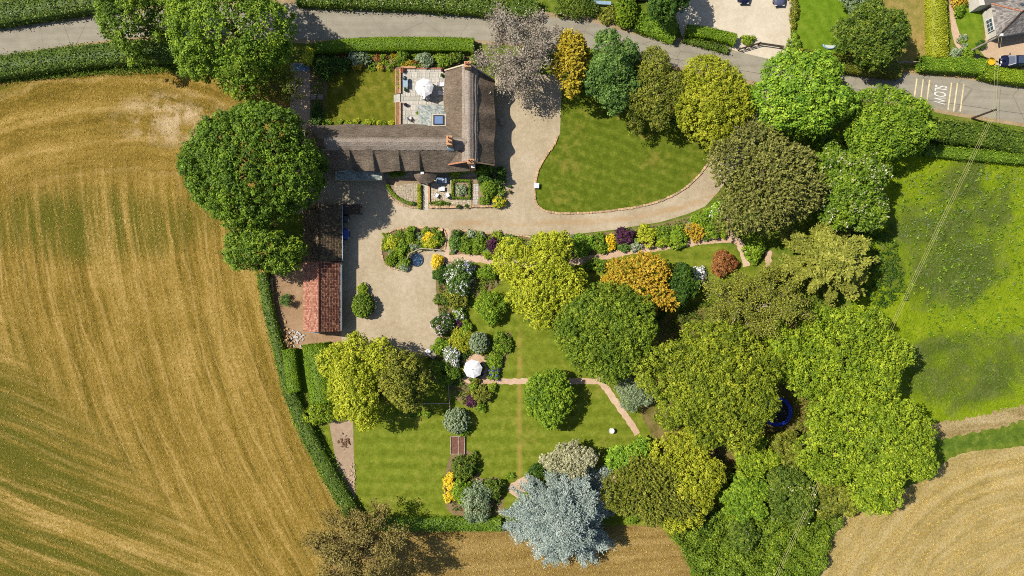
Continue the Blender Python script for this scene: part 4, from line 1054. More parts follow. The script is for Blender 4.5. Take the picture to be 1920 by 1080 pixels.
# chimneys
def chimney(x, y, z0, z1, sx, sy, pots, lead=True):
    ch = MB(); ch.box((x, y, (z0 + z1) / 2), (sx, sy, z1 - z0)); ch.box((x, y, z1 - .25), (sx + .14, sy + .14, .16)); ch.box((x, y, z1 + .05), (sx + .1, sy + .1, .1))
    ch = ch.build('chimney', brick_m, cottage)
    for (dx, dy) in pots: MB().lathe([(0.16, 0), (0.13, .35), (0.17, .38), (0.17, .45), (.11, .45), (.10, .1)], (x + dx, y + dy, z1 + .1), 10).build('chimney_pot', terracotta, ch)
    if lead: MB().box((x, y - sy * .5 - .12, z0 + .9), (sx + .3, .3, .5), rx=-.5).build('flashing', slate_blue, ch)
chimney(-9.25, 21.75, 5.0, 8.4, 0.75, 1.25, [(0, .32), (0, -.25)])
chimney(-6.55, 33.05, 5.0, 8.1, 0.95, 0.7, [(-.2, 0), (.2, 0)], False)
chimney(-6.1, 18.75, 0.0, 7.9, 0.9, 0.6, [(-.2, 0), (.2, 0)], False)
MB().box((-5.85, 18.25, 6.6), (.5, .5, .12)).build('satellite_box', white_paint, cottage)
for x0, x1 in ((XWE + .1, XRE), (XRE, XEE - .1)):       # tiled verge on the south gable
    sgn = 1 if x1 == XRE else -1
    MB().bar((x0, 18.98, east_z(x0 + .001, 20) + .05 if sgn > 0 else 6.72), (x1 - .001 if sgn > 0 else x1, 18.98, 6.72 if sgn > 0 else 3.4), .22, .16).build('verge', terracotta if sgn > 0 else stone_m, cottage)
for x0, z0, x1, z1 in ((XWE + .1, 3.35, XRE, 6.75), (XRE, 6.75, XEE - .1, 3.4)):
    MB().bar((x0, 33.62 if x0 < XRE else 33.6, z0), (x1, 33.6 if x1 < XRE + .1 else 32.1, z1), .2, .16).build('verge', wall_stone, cottage)
# porch with its own little thatch
pc = P(797, 333, 2.6)
por = empty('thatched_porch', (pc.x, pc.y, 0)); por.parent = cottage; bpy.data.objects.remove(por)
def f_porch(u, v):
    a = math.pi * (u * 1.0); r = 1.75 * v
    x = pc.x + math.cos(a) * r * 1.0; y = pc.y + 0.55 - math.sin(a) * r * 0.82
    return x, y, 3.5 - 1.15 * v ** 1.3 + 0.25 * math.cos(a) ** 2 * (1 - v)
fixn(shell(f_porch, 24, 8, 0.22).build('porch_roof', thatch_main, cottage))
MB().box((pc.x - .3, pc.y + .55, 3.6), (.5, .35, .1), rx=.3).build('flashing', white_paint, cottage)
for sx in (-1.0, 1.0): MB().box((pc.x + sx, pc.y - .45, 1.2), (.16, .16, 2.4)).build('porch_post', timber, cottage)
MB().box((pc.x, 18.62, 1.05), (1.0, .08, 2.1)).build('door', timber_dark, cottage)
# slate roofed extension in the inner corner
ex = MB(); ex.box((-12.1, 26.75, 1.25), (4.3, 3.0, 2.5)); ex.build('extension_wall', wall_stone, cottage)
A0, B0, C0 = (-14.6, 28.5, 2.5), (-10.0, 28.5, 2.5), (-14.6, 25.1, 2.5); A1, B1, C1 = (-12.5, 26.9, 3.35), (-10.0, 26.9, 3.35), (-12.5, 25.1, 3.35)
tiled('slate_roof', B0, A0, A1, B1, 14, 7, slate_m, cottage, 0.03, 0, 3)
tiled('slate_roof', A0, C0, C1, A1, 10, 8, slate_m, cottage, 0.03, 0, 4)
MB().bar(A0, (A1[0], A1[1], A1[2] + .03), .14, .1).build('hip_roll', metal_grey, cottage)
MB().box((-11.2, 25.95, 3.28), (2.5, 1.85, .12)).build('flat_roof', concrete, cottage)
sk = MB()
for c, s in (((-11.35, 26.62, 3.44), (1.6, .14, .22)), ((-11.35, 25.28, 3.44), (1.6, .14, .22)), ((-12.08, 25.95, 3.44), (.14, 1.2, .22)), ((-10.62, 25.95, 3.44), (.14, 1.2, .22))): sk.box(c, s)
sk = sk.build('skylight', metal_dark, cottage)
MB().box((-11.35, 25.95, 3.45), (1.3, 1.16, .06)).build('pane', skylight_m, sk)
# low slate lean-to along the shaded south wall
tiled('lean_to_roof', (-27.6, 16.9, 2.0), (-20.3, 16.9, 2.0), (-20.3, 18.4, 2.6), (-27.6, 18.4, 2.6), 20, 5, slate_m, cottage, 0.03, 0, 8)
MB().box((-23.95, 17.7, .98), (7.0, 1.3, 1.96)).build('lean_to_wall', wall_stone, cottage)
MB().box((-26.3, 18.25, 2.75), (1.1, .3, .14)).build('roof_light', white_paint, cottage)
MB().box((-1.6, 26.4, .5), (.5, 1.1, 1.0)).build('log_box', timber_grey, cottage)

# ------------------------------------------------------------------ terrace in the inner corner
ta, tb = P(752, 130, .45), P(836, 234, .45)
tpoly = [(ta.x, tb.y), (tb.x, tb.y), (tb.x, ta.y), (ta.x, ta.y)]
terrace = MB().box(((ta.x + tb.x) / 2, (ta.y + tb.y) / 2, .20), (tb.x - ta.x, ta.y - tb.y, .40)).build('terrace', concrete); terrace['kind'] = 'structure'
paving(terrace, tpoly, 0.45, 0.8, 0.06, FLAGS, 5)
wallm = brick_m
tw = empty('terrace_wall', (ta.x - .3, ta.y, 0), 0, 'low orange brick wall with planting strip beside the terrace', 'garden wall')
def tw_part(name, c, s, m): o = MB().box(Vector(c) - Vector((ta.x - .3, ta.y, 0)), s).build(name, m, tw); return o
yw0, yw1 = P(0, 176, .4).y, P(0, 192, .4).y
BR = []
for (y0, y1) in ((ta.y, yw0), (yw1, tb.y)):
    for xx in (ta.x - .12,):
        n_ = int(abs(y0 - y1) / .34)
        for k in range(n_):
            tw_part('coping_brick', (xx, y0 - (k + .5) * abs(y0 - y1) / n_, .40), (.26, abs(y0 - y1) / n_ - .025, .80), brick_m)
    tw_part('planting_strip', (ta.x - .55, (y0 + y1) / 2, .2), (.58, abs(y0 - y1) - .02, .42), soil_m)
    tw_part('retaining_wall', (ta.x - .90, (y0 + y1) / 2, .22), (.12, abs(y0 - y1), .46), brick_m)
for k in range(10): tw_part('coping_brick', (ta.x + .1 + k * .24, ta.y + .22, .40), (.215, .3, .82), brick_m)
for k in range(5): tw_part('coping_brick', (ta.x + 2.5 + k * .9, ta.y + .12, .34), (.86, .16, .62), terracotta)
st_ = empty('terrace_steps', (ta.x - .5, (yw0 + yw1) / 2, 0), 0, 'three pale stone steps from terrace down to back lawn', 'steps')
for k in range(3): MB().box((.18 - k * .36, 0, (.42 - k * .14) / 2), (.35, abs(yw0 - yw1) - .1, .42 - k * .14)).build('step', flag_m, st_)

# ------------------------------------------------------------------ barns on the west side
tile_red = m_tile('tile_red', [(104, 66, 54), (148, 98, 78), (196, 142, 112)], (206, 150, 118))
tile_pink = m_tile('tile_pink', [(146, 92, 74), (176, 118, 96), (200, 152, 128)], (206, 170, 148))
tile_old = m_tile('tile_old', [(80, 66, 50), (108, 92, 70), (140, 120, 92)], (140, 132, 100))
def barn(name, y1, y0, z_e, z_r, mw, me_, label, nv, nuw, x_e=-26.5):
    xr, xw = -29.55, -32.5
    b = empty(name, ((xw + x_e) / 2, (y0 + y1) / 2, 0), 0, label, 'barn'); o = Vector(b.location)
    q = lambda x, y, z: Vector((x, y, z)) - o
    tiled('roof_tiles', q(x_e, y0, z_e), q(x_e, y1, z_e), q(xr, y1, z_r), q(xr, y0, z_r), nuw, nv, me_, b, .05, .03, 5)
    tiled('roof_tiles', q(xw, y1, z_e), q(xw, y0, z_e), q(xr, y0, z_r), q(xr, y1, z_r), nuw, nv - 1, mw, b, .05, .03, 6)
    n_ = int((y1 - y0) / .42)
    for k in range(n_): MB().tube([q(xr, y0 + (k + .02) * (y1 - y0) / n_, z_r + .03), q(xr, y0 + (k + .97) * (y1 - y0) / n_, z_r + .03)], .13, 8).build('ridge_tile', mw, b)
    MB().box(q(xw + .35, (y0 + y1) / 2, z_e / 2), (.3, y1 - y0 - .3, z_e)).build('back_wall', wall_stone, b)
    for yy in (y0 + .25, y1 - .25):
        MB().add([q(xw + .2, yy - .12, 0), q(x_e - .3, yy - .12, 0), q(x_e - .3, yy - .12, z_e), q(xr, yy - .12, z_r - .1), q(xw + .2, yy - .12, z_e),
                  q(xw + .2, yy + .12, 0), q(x_e - .3, yy + .12, 0), q(x_e - .3, yy + .12, z_e), q(xr, yy + .12, z_r - .1), q(xw + .2, yy + .12, z_e)],
                 [(0, 1, 2, 3, 4), (9, 8, 7, 6, 5), (0, 5, 6, 1), (1, 6, 7, 2), (2, 7, 8, 3), (3, 8, 9, 4), (4, 9, 5, 0)]).build('gable_wall', wall_stone, b)
    MB().bar(q(x_e + .08, y0 + .1, z_e - .02), q(x_e + .08, y1 - .1, z_e - .02), .14, .1).build('gutter', slate_blue, b)
    return b, q
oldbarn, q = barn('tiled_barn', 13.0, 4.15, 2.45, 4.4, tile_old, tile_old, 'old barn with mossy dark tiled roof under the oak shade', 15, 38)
for yy in (10.1, 7.2): MB().box(q(-26.85, yy, 1.2), (.2, .2, 2.4)).build('post', timber_dark, oldbarn)
redbarn, q = barn('tiled_shed', 4.1, -6.75, 2.35, 4.5, tile_pink, tile_red, 'long shed with red clay tiled roof beside the gravel court', 14, 42, -26.75)
MB().box(q(-27.1, -1.3, 1.15), (.25, 10.4, 2.3)).build('front_wall', render_wall, redbarn)
MB().box(q(-26.95, 2.0, 1.0), (.08, 1.2, 2.0)).build('door', slate_blue, redbarn)
MB().box(q(-26.95, -3.2, 1.3), (.08, 1.3, .9)).build('window', white_paint, redbarn)
MB().box(q(-30.6, -6.85, 2.2), (1.5, .35, .12)).build('gable_canopy', metal_grey, redbarn)
# timber lean-to at the barn's corner
lt_ = empty('log_store', (-25.2, 12.3, 0), 0, 'dark timber open log store at the corner of the old barn', 'log store')
for sx in (-1.3, 1.3):
    for sy in (-.55, .55): MB().box((sx, sy, .95), (.14, .14, 1.9)).build('post', timber_dark, lt_)
for k in range(5): MB().box((0, -.62 + k * .31, 1.95 + k * .03), (2.9, .29, .04)).build('roof_board', timber_dark, lt_)
for i, (bx, by) in enumerate([(-1.0 + .27 * k, -.3 + .6 * ((k * 7) % 3) / 2) for k in range(9)]): MB().tube([(bx, by - .2, .12), (bx, by + .2, .12)], .11, 7).build('log', log_m, lt_)

# ------------------------------------------------------------------ neighbour's slate-roofed house
slate2 = m_tile('slate_grey', [(108, 104, 102), (140, 134, 130), (170, 164, 156)], (190, 184, 168))
nbr = empty('slate_house', (75.6, 39.3, 0), math.radians(10.5), 'grey slate-roofed house with red hip tiles in the corner', 'house')
LW, DW, ze, zr = 15.0, 4.75, 2.75, 5.0
E = [(-.25, -.25, ze), (LW, -.25, ze), (LW, DW + .25, ze), (-.25, DW + .25, ze)]; R0, R1 = (2.5, DW / 2, zr), (LW, DW / 2, zr)
MB().box((LW / 2, DW / 2, ze / 2 - .03), (LW - .3, DW - .3, ze - .06)).build('wall', render_wall, nbr)
tiled('slate_roof', E[0], E[1], R1, R0, 60, 9, slate2, nbr, .03, 0, 11)
tiled('slate_roof', E[2], E[3], R0, R1, 60, 9, slate2, nbr, .03, 0, 12)
tiled('slate_roof', E[3], E[0], R0, (R0[0], R0[1] + .01, R0[2]), 16, 9, slate2, nbr, .03, 0, 13)
for a_, b_, m_ in ((E[3], R0, terracotta), (E[0], R0, timber_dark), (R0, R1, timber_dark)):
    a_, b_ = Vector(a_), Vector(b_); n_ = max(3, int((b_ - a_).length / .45))
    for k in range(n_): MB().tube([a_.lerp(b_, (k + .03) / n_) + Vector((0, 0, .05)), a_.lerp(b_, (k + .96) / n_) + Vector((0, 0, .05))], .12, 7).build('ridge_tile', m_, nbr)
wf = MB().box((-.02, 2.1, 1.45), (.1, 2.0, 1.4)).build('window', white_paint, nbr)
for i in range(3):
    for j in range(2): MB().box((.02 - .1, 2.1 - .62 + i * .62, 1.45 - .32 + j * .64), (.05, .5, .52)).build('pane', glass_m, wf)
sl = MB().box((3.6, 3.6, 3.95), (.6, .9, .12), rx=-.75).build('roof_light', metal_dark, nbr); MB().box((3.6, 3.65, 4.02), (.45, .72, .05), rx=-.75).build('pane', glass_m, sl)
dm = MB(); dm.box((4.6, .5, 3.2), (1.4, 1.2, 1.0)); dm.build('dormer', render_wall, nbr)
tiled('dormer_roof', (3.7, -.25, 3.7), (5.5, -.25, 3.7), (5.5, 1.6, 4.2), (3.7, 1.6, 4.2), 7, 5, slate2, nbr, .03, 0, 14)
MB().box((4.6, -.14, 3.2), (1.0, .08, .7)).build('pane', glass_m, nbr)
MB().box((-.3, 6.9, 1.1), (3.0, 3.8, 2.2), taper=.9).build('side_wing', render_wall, nbr)
MB().box((.0, 7.0, 2.25), (1.0, .9, .1)).build('roof_light', metal_dark, nbr)
MB().box((1.0, 7.2, 2.3), (3.6, 4.4, .2)).build('wing_roof', slate2, nbr)

# ------------------------------------------------------------------ trees
T = tree
T('roadside_tree', (182, -40, 335, 108), 11, 'green', 'mid-green roadside tree left of the tall yellow-green one, over the lane', nl=7, cr=0.6, per=16, ln=.36)
T('roadside_tree', (312, -60, 560, 175), 15, 'mid', 'tallest yellow-green tree overhanging the lane above the hay field', nl=9, cr=0.62, per=17, ln=.36, twigs=8)
T('roadside_tree', (440, 85, 562, 215), 9, 'olive', 'thin dark olive tree beside the shaded gravel path, below the lane', nl=6, cr=0.45, per=8, ln=.3, cover=.8, twigs=12)
T('oak_tree', (354, 207, 598, 428), 15, 'deep', 'big dense dark-green oak at the cottage end, overhanging the hay field', nl=11, cr=0.56, per=19, ln=.34, wd=.26, cover=1.5, irr=.45)
T('field_edge_tree', (420, 418, 572, 518), 11, 'green', 'small mid-green tree just below the big oak, beside the old barn', nl=6, cr=0.5, per=15)
twig_tree('bare_tree', (893, 8, 1056, 182), 11, 'grey', 'half-bare grey-brown tree with pale branches beside the lane and cottage gable', bark_pale, leaves=7, lr=.42, limbs=10, depth=3)
T('golden_conifer', (1038, 68, 1106, 190), 9, 'amber', 'narrow golden-orange conifer between the bare tree and blue-green tree', nl=5, cr=.42, per=14, style='plume', ln=.32, wd=.2)
T('garden_tree', (1088, 62, 1196, 212), 9.5, 'bluegreen', 'blue-green tree by the lane beside the golden-orange conifer', nl=7, cr=.5, per=16)
T('garden_tree', (1160, 98, 1286, 252), 8, 'olive', 'dull olive tree above the front lawn, left of the golden dome', nl=7, cr=.4, per=12, ln=.26, wd=.18, twigs=14, brk=bark_pale)
T('golden_tree', (1264, 112, 1402, 272), 9, 'golden', 'dense golden-yellow domed tree between the lane and the front lawn', nl=7, cr=.42, per=16, ln=.28, wd=.2, irr=.5)
T('maple_tree', (1394, 98, 1588, 262), 11, 'maple', 'bright green maple with large leaf clumps beside the lane', nl=8, cr=.68, per=20, ln=.4, wd=.3)
T('roadside_tree', (1572, 168, 1742, 296), 9, 'mid', 'spreading green tree next to the yellow road bars and SLOW marking', nl=8, cr=.55, per=15, ln=.36)
T('yew_tree', (1326, 242, 1546, 432), 11, 'yew', 'large brownish-olive conifer hanging over the curve of the drive', nl=9, cr=.46, per=15, ln=.34, wd=.16, style='plume')
T('flowering_tree', (1526, 262, 1668, 440), 9, 'green', 'green tree dotted with small white blossoms beside the meadow', nl=7, cr=.45, per=15, mixkey='pale', mixn=.2)
spray_tree('cedar_tree', (1440, 396, 1666, 582), 11, 'cedargold', 'olive-gold cedar with flat feathery boughs reaching over the meadow edge', nb=120, ln=.46, wd=.2, per=11, flat=.3, width=1.0)
twig_tree('thin_tree', (1306, 498, 1520, 642), 9, 'twiggy', 'sparse brownish-green tree with many fine twigs showing, below the path fork', bark_pale, leaves=9, lr=.36, ln=.24, wd=.17, limbs=11, depth=3, thick=.8)
T('broad_tree', (1472, 556, 1702, 768), 11, 'bright', 'yellow-green broad tree on the meadow side, above the blue trampoline', nl=9, cr=.5, per=16, ln=.3)
T('broad_tree', (1214, 604, 1458, 834), 12, 'broad', 'widest yellow-green tree in the garden centre right, left of the trampoline', nl=11, cr=.5, per=16, ln=.3)
T('broad_tree', (1504, 728, 1762, 942), 12, 'bright', 'yellow-green broad tree standing at the corner of the pale stubble field', nl=10, cr=.5, per=16, ln=.3, twigs=10, brk=bark_pale)
T('broad_tree', (1410, 594, 1506, 728), 8.5, 'bright', 'smaller yellow-green tree filling the gap above the blue trampoline', nl=6, cr=.48, per=16, ln=.3)
T('lime_tree', (930, 434, 1098, 608), 8.5, 'lime', 'bright lime-yellow tree beside the long flower bed', nl=8, cr=.46, per=15, ln=.3, wd=.22)
T('golden_conifer', (1104, 478, 1270, 606), 6.5, 'ginger', 'orange-gold spiky conifer behind the large round dark-green tree', nl=7, cr=.42, per=13, style='plume', ln=.34, wd=.15)
T('round_tree', (1042, 530, 1232, 708), 9.5, 'round', 'large round dark-green tree with very dense crown on the middle lawn', nl=9, cr=.38, per=15, ln=.26, wd=.19, irr=.35)
T('holly_tree', (1236, 490, 1308, 580), 5, 'dark', 'small dark-green evergreen beside white blossoms on the upper strip lawn', nl=5, cr=.34, per=15, ln=.24)
T('lawn_tree', (984, 692, 1074, 796), 5.5, 'mid', 'small round tree standing alone across the lower garden path', nl=6, cr=.34, per=14, ln=.24, hb=.12, irr=.5)
T('lime_tree', (608, 598, 736, 802), 8.5, 'lime', 'lime-yellow tree between the red-tiled shed and the lower lawn', nl=8, cr=.48, per=16, ln=.3)
T('garden_tree', (696, 652, 808, 774), 8.5, 'twiggy', 'olive-green tree growing against the right side of the lime-yellow tree', nl=7, cr=.4, per=13, ln=.26, twigs=14)
spray_tree('blue_cedar', (932, 862, 1176, 1084), 11, 'blue', 'silver-blue cedar with drooping feathery branches at the lower edge', nb=300, ln=.36, wd=.12, per=11, flat=.6, tipdroop=.2, side=.5)
T('variegated_tree', (1016, 826, 1124, 902), 5.5, 'pale', 'pale cream-leaved small tree directly above the silver-blue cedar', nl=6, cr=.34, per=12, ln=.24)
T('cypress_tree', (1140, 844, 1302, 992), 8, 'olive', 'dull olive cypress with bumpy crown right of the blue cedar', nl=8, cr=.34, per=13, ln=.28, wd=.15, style='plume')
T('golden_tree', (1212, 806, 1364, 986), 7, 'golden', 'golden-yellow tree behind the dull olive cypress', nl=7, cr=.46, per=15, ln=.34)
T('garden_tree', (1140, 820, 1238, 894), 5, 'maple', 'fresh green small tree where the lower path ends', nl=6, cr=.42, per=15)
T('grey_shrub_tree', (1152, 700, 1228, 772), 3.5, 'sage', 'grey-green bushy small tree beside the bend of the lower path', nl=6, cr=.3, per=10, ln=.2, wd=.13, twigs=8, brk=bark_pale)
twig_tree('thin_tree', (572, 946, 790, 1120), 10, 'brown', 'brown half-leafed tree at the bottom edge beside the hay field', None, leaves=10, lr=.38, ln=.26, wd=.18, limbs=11, depth=3)
T('thicket_tree', (1368, 818, 1452, 900), 5.5, 'bright', 'light green small tree in the thicket under the trampoline', nl=5, cr=.4, per=14)
T('thicket_tree', (1350, 888, 1442, 980), 5.5, 'mid', 'deep green bushy tree in the thicket next to the golden tree', nl=6, cr=.4, per=15)
T('thicket_tree', (1425, 866, 1536, 990), 5.5, 'hedge', 'green tree with pale blossom patch in the middle of the thicket', nl=7, cr=.36, per=15, ln=.26, mixkey='pale', mixn=.03)
T('thicket_tree', (1436, 808, 1530, 886), 4.5, 'olive', 'olive bushy tree just below the blue trampoline', nl=6, cr=.36, per=12, twigs=8)
T('thicket_tree', (1520, 890, 1606, 974), 4.5, 'olive', 'brownish-olive bush at the stubble field corner under the broad tree', nl=5, cr=.36, per=12, twigs=8)
T('thicket_tree', (1366, 966, 1420, 1040), 4, 'hedge', 'grey-green bush at the lower thicket, left of the wire line', nl=5, cr=.34, per=12, twigs=5, brk=bark_pale)
T('street_tree', (1564, 2, 1694, 134), 8, 'hedge', 'dark-green round tree in the neighbouring garden above the lane', nl=8, cr=.46, per=16, ln=.32)
T('corner_tree', (1570, -60, 1640, 30), 5, 'sage', 'grey-green bush at the top edge behind the dark round tree', nl=5, cr=.36, per=13)
T('lane_tree', (1215, -70, 1292, 50), 8, 'dark', 'dark shaded evergreen at the top edge beside the pale neighbouring drive', nl=6, cr=.46, per=15)

# ------------------------------------------------------------------ hedges
HG = hedge
HG('field_hedge', [(-120, 38), (0, 24), (110, 8), (230, -10)], 42, 2.0, 'hedge', 'dark hedge with white flowers above the lane, top left', dens=26, lumps=.38, rough=.2, ln=.28, wd=.2, flower='pale', fl=.03)
HG('field_hedge', [(-120, 138), (0, 124), (120, 108), (230, 98), (335, 96)], 42, 1.9, 'hedge', 'wide green field hedge between the lane and the hay field', dens=26, lumps=.38, rough=.2, ln=.28, wd=.2)
HG('lane_hedge', [(556, -8), (700, -3), (820, 3), (930, 12), (1010, 16)], 34, 1.8, 'hedge', 'dark lane-side hedge with pale leaf tips along the top edge', dens=28, lumps=.34, rough=.18, ln=.26, wd=.2, flower='pale', fl=.08)
HG('clipped_hedge', [(592, 90), (660, 84), (740, 82), (820, 82), (888, 84)], [20, 26, 26, 26, 26], 1.7, 'box', 'long clipped bright-green hedge between the lane and back garden', dens=48, ln=.17, wd=.13, rough=.035)
HG('clipped_hedge', [(583, 92), (577, 104), (576, 120)], 17, 1.7, 'lime', 'short yellow-green hedge end beside the shaded path', dens=48, ln=.18, wd=.14, rough=.05)
HG('boundary_hedge', [(492, 512), (502, 580), (520, 650), (544, 740), (584, 830), (622, 900), (664, 972)], [20, 22, 22, 26, 30, 30, 32], 1.5, 'hedge', 'long boundary hedge between the hay field and the garden', dens=26, lumps=.32, rough=.2, flower='sage', fl=.02)
HG('clipped_hedge', [(541, 655), (546, 700), (552, 735)], 25, 1.8, 'box', 'dark clipped hedge block squeezed beside the boundary hedge', dens=44, ln=.18, wd=.14, rough=.04)
HG('clipped_hedge', [(592, 645), (598, 700), (604, 756)], [52, 52, 46], 1.6, 'box', 'broad clipped bright-green hedge block next to the lime-yellow tree', dens=46, ln=.18, wd=.14, rough=.04)
HG('boundary_hedge', [(684, 982), (760, 984), (850, 984), (940, 984)], 26, 1.2, 'green', 'low rough hedge below the square lawn along the lower field', dens=26, lumps=.15, rough=.1, flower='sage', fl=.03)
HG('lane_hedge', [(1742, 240), (1800, 248), (1860, 256), (1930, 268), (2050, 285)], 40, 2.2, 'hedge', 'wide dark hedge behind the leaning telegraph pole by the lane', dens=28, lumps=.4, rough=.2, ln=.28, wd=.2)
HG('lane_hedge', [(1736, 280), (1810, 288), (1930, 298), (2050, 312)], 22, 1.4, 'green', 'narrow lower hedge running along the top of the meadow', dens=28, lumps=.18, rough=.1)
HG('yellow_hedge', [(1758, -60), (1760, 20), (1762, 108)], 31, 2.0, 'golden', 'tall yellow-green hedge dividing the dry lawn from the slate house', dens=42, ln=.2, wd=.15, rough=.06, lumps=.06)
HG('clipped_hedge', [(1728, 118), (1770, 120), (1810, 122), (1848, 126)], 28, 1.9, 'mid', 'clipped green hedge along the lane right of the round tree', dens=42, ln=.2, wd=.15, rough=.06, lumps=.08)
HG('clipped_hedge', [(1842, 132), (1880, 140), (1930, 146), (2040, 162)], 25, 1.9, 'bright', 'bright clipped hedge beside the parked dark car', dens=42, ln=.2, wd=.15, rough=.06, lumps=.08)
HG('clipped_hedge', [(1498, 104), (1540, 110), (1600, 122), (1690, 132)], 28, 1.7, 'olive', 'dull brown-green hedge below the small neighbouring lawn', dens=36, rough=.08, lumps=.12)
HG('clipped_hedge', [(1288, 56), (1332, 62), (1380, 74)], 21, 1.5, 'box', 'clipped bright hedge at the edge of the pale neighbouring drive', dens=44, ln=.2, wd=.15, rough=.06)
HG('lane_hedge', [(1282, 72), (1320, 82), (1366, 94)], 14, .8, 'hedge', 'low ragged hedge below the clipped one, on the lane verge', dens=30, rough=.1, lumps=.12)
HG('lane_hedge', [(1198, 38), (1232, 50), (1268, 62)], 36, 1.8, 'mid', 'bushy green hedge on the lane bend left of the pale drive', dens=30, rough=.12, lumps=.22)
# box edging in the front garden
HG('box_edging', [(725, 345), (730, 356), (740, 367), (756, 377), (776, 383)], 6.5, .5, 'box', 'curved low box hedge round the half-moon of crazy paving', dens=90, ln=.12, wd=.1, rough=.025)
HG('box_edging', [(786, 346), (786, 391)], 8, .7, 'golden', 'straight clipped box hedge beside the concrete front path', dens=90, ln=.12, wd=.1, rough=.025)
pq = empty('box_parterre', P(864, 354, .3).xy.to_3d(), 0, 'square clipped box parterre framing leafy plants by the front patio', 'hedge')
for a_, b_ in (((847, 338.5), (882, 338.5)), ((847, 371), (882, 371)), ((848.5, 341), (848.5, 369)), ((880.5, 341), (880.5, 369))):
    h_ = HG('box_side', [a_, b_], 4.6, .6, 'box', '', dens=100, ln=.12, wd=.1, rough=.02)
    for k_ in ('label', 'category'):
        if k_ in h_: del h_[k_]
    h_.location -= pq.location; h_.parent = pq

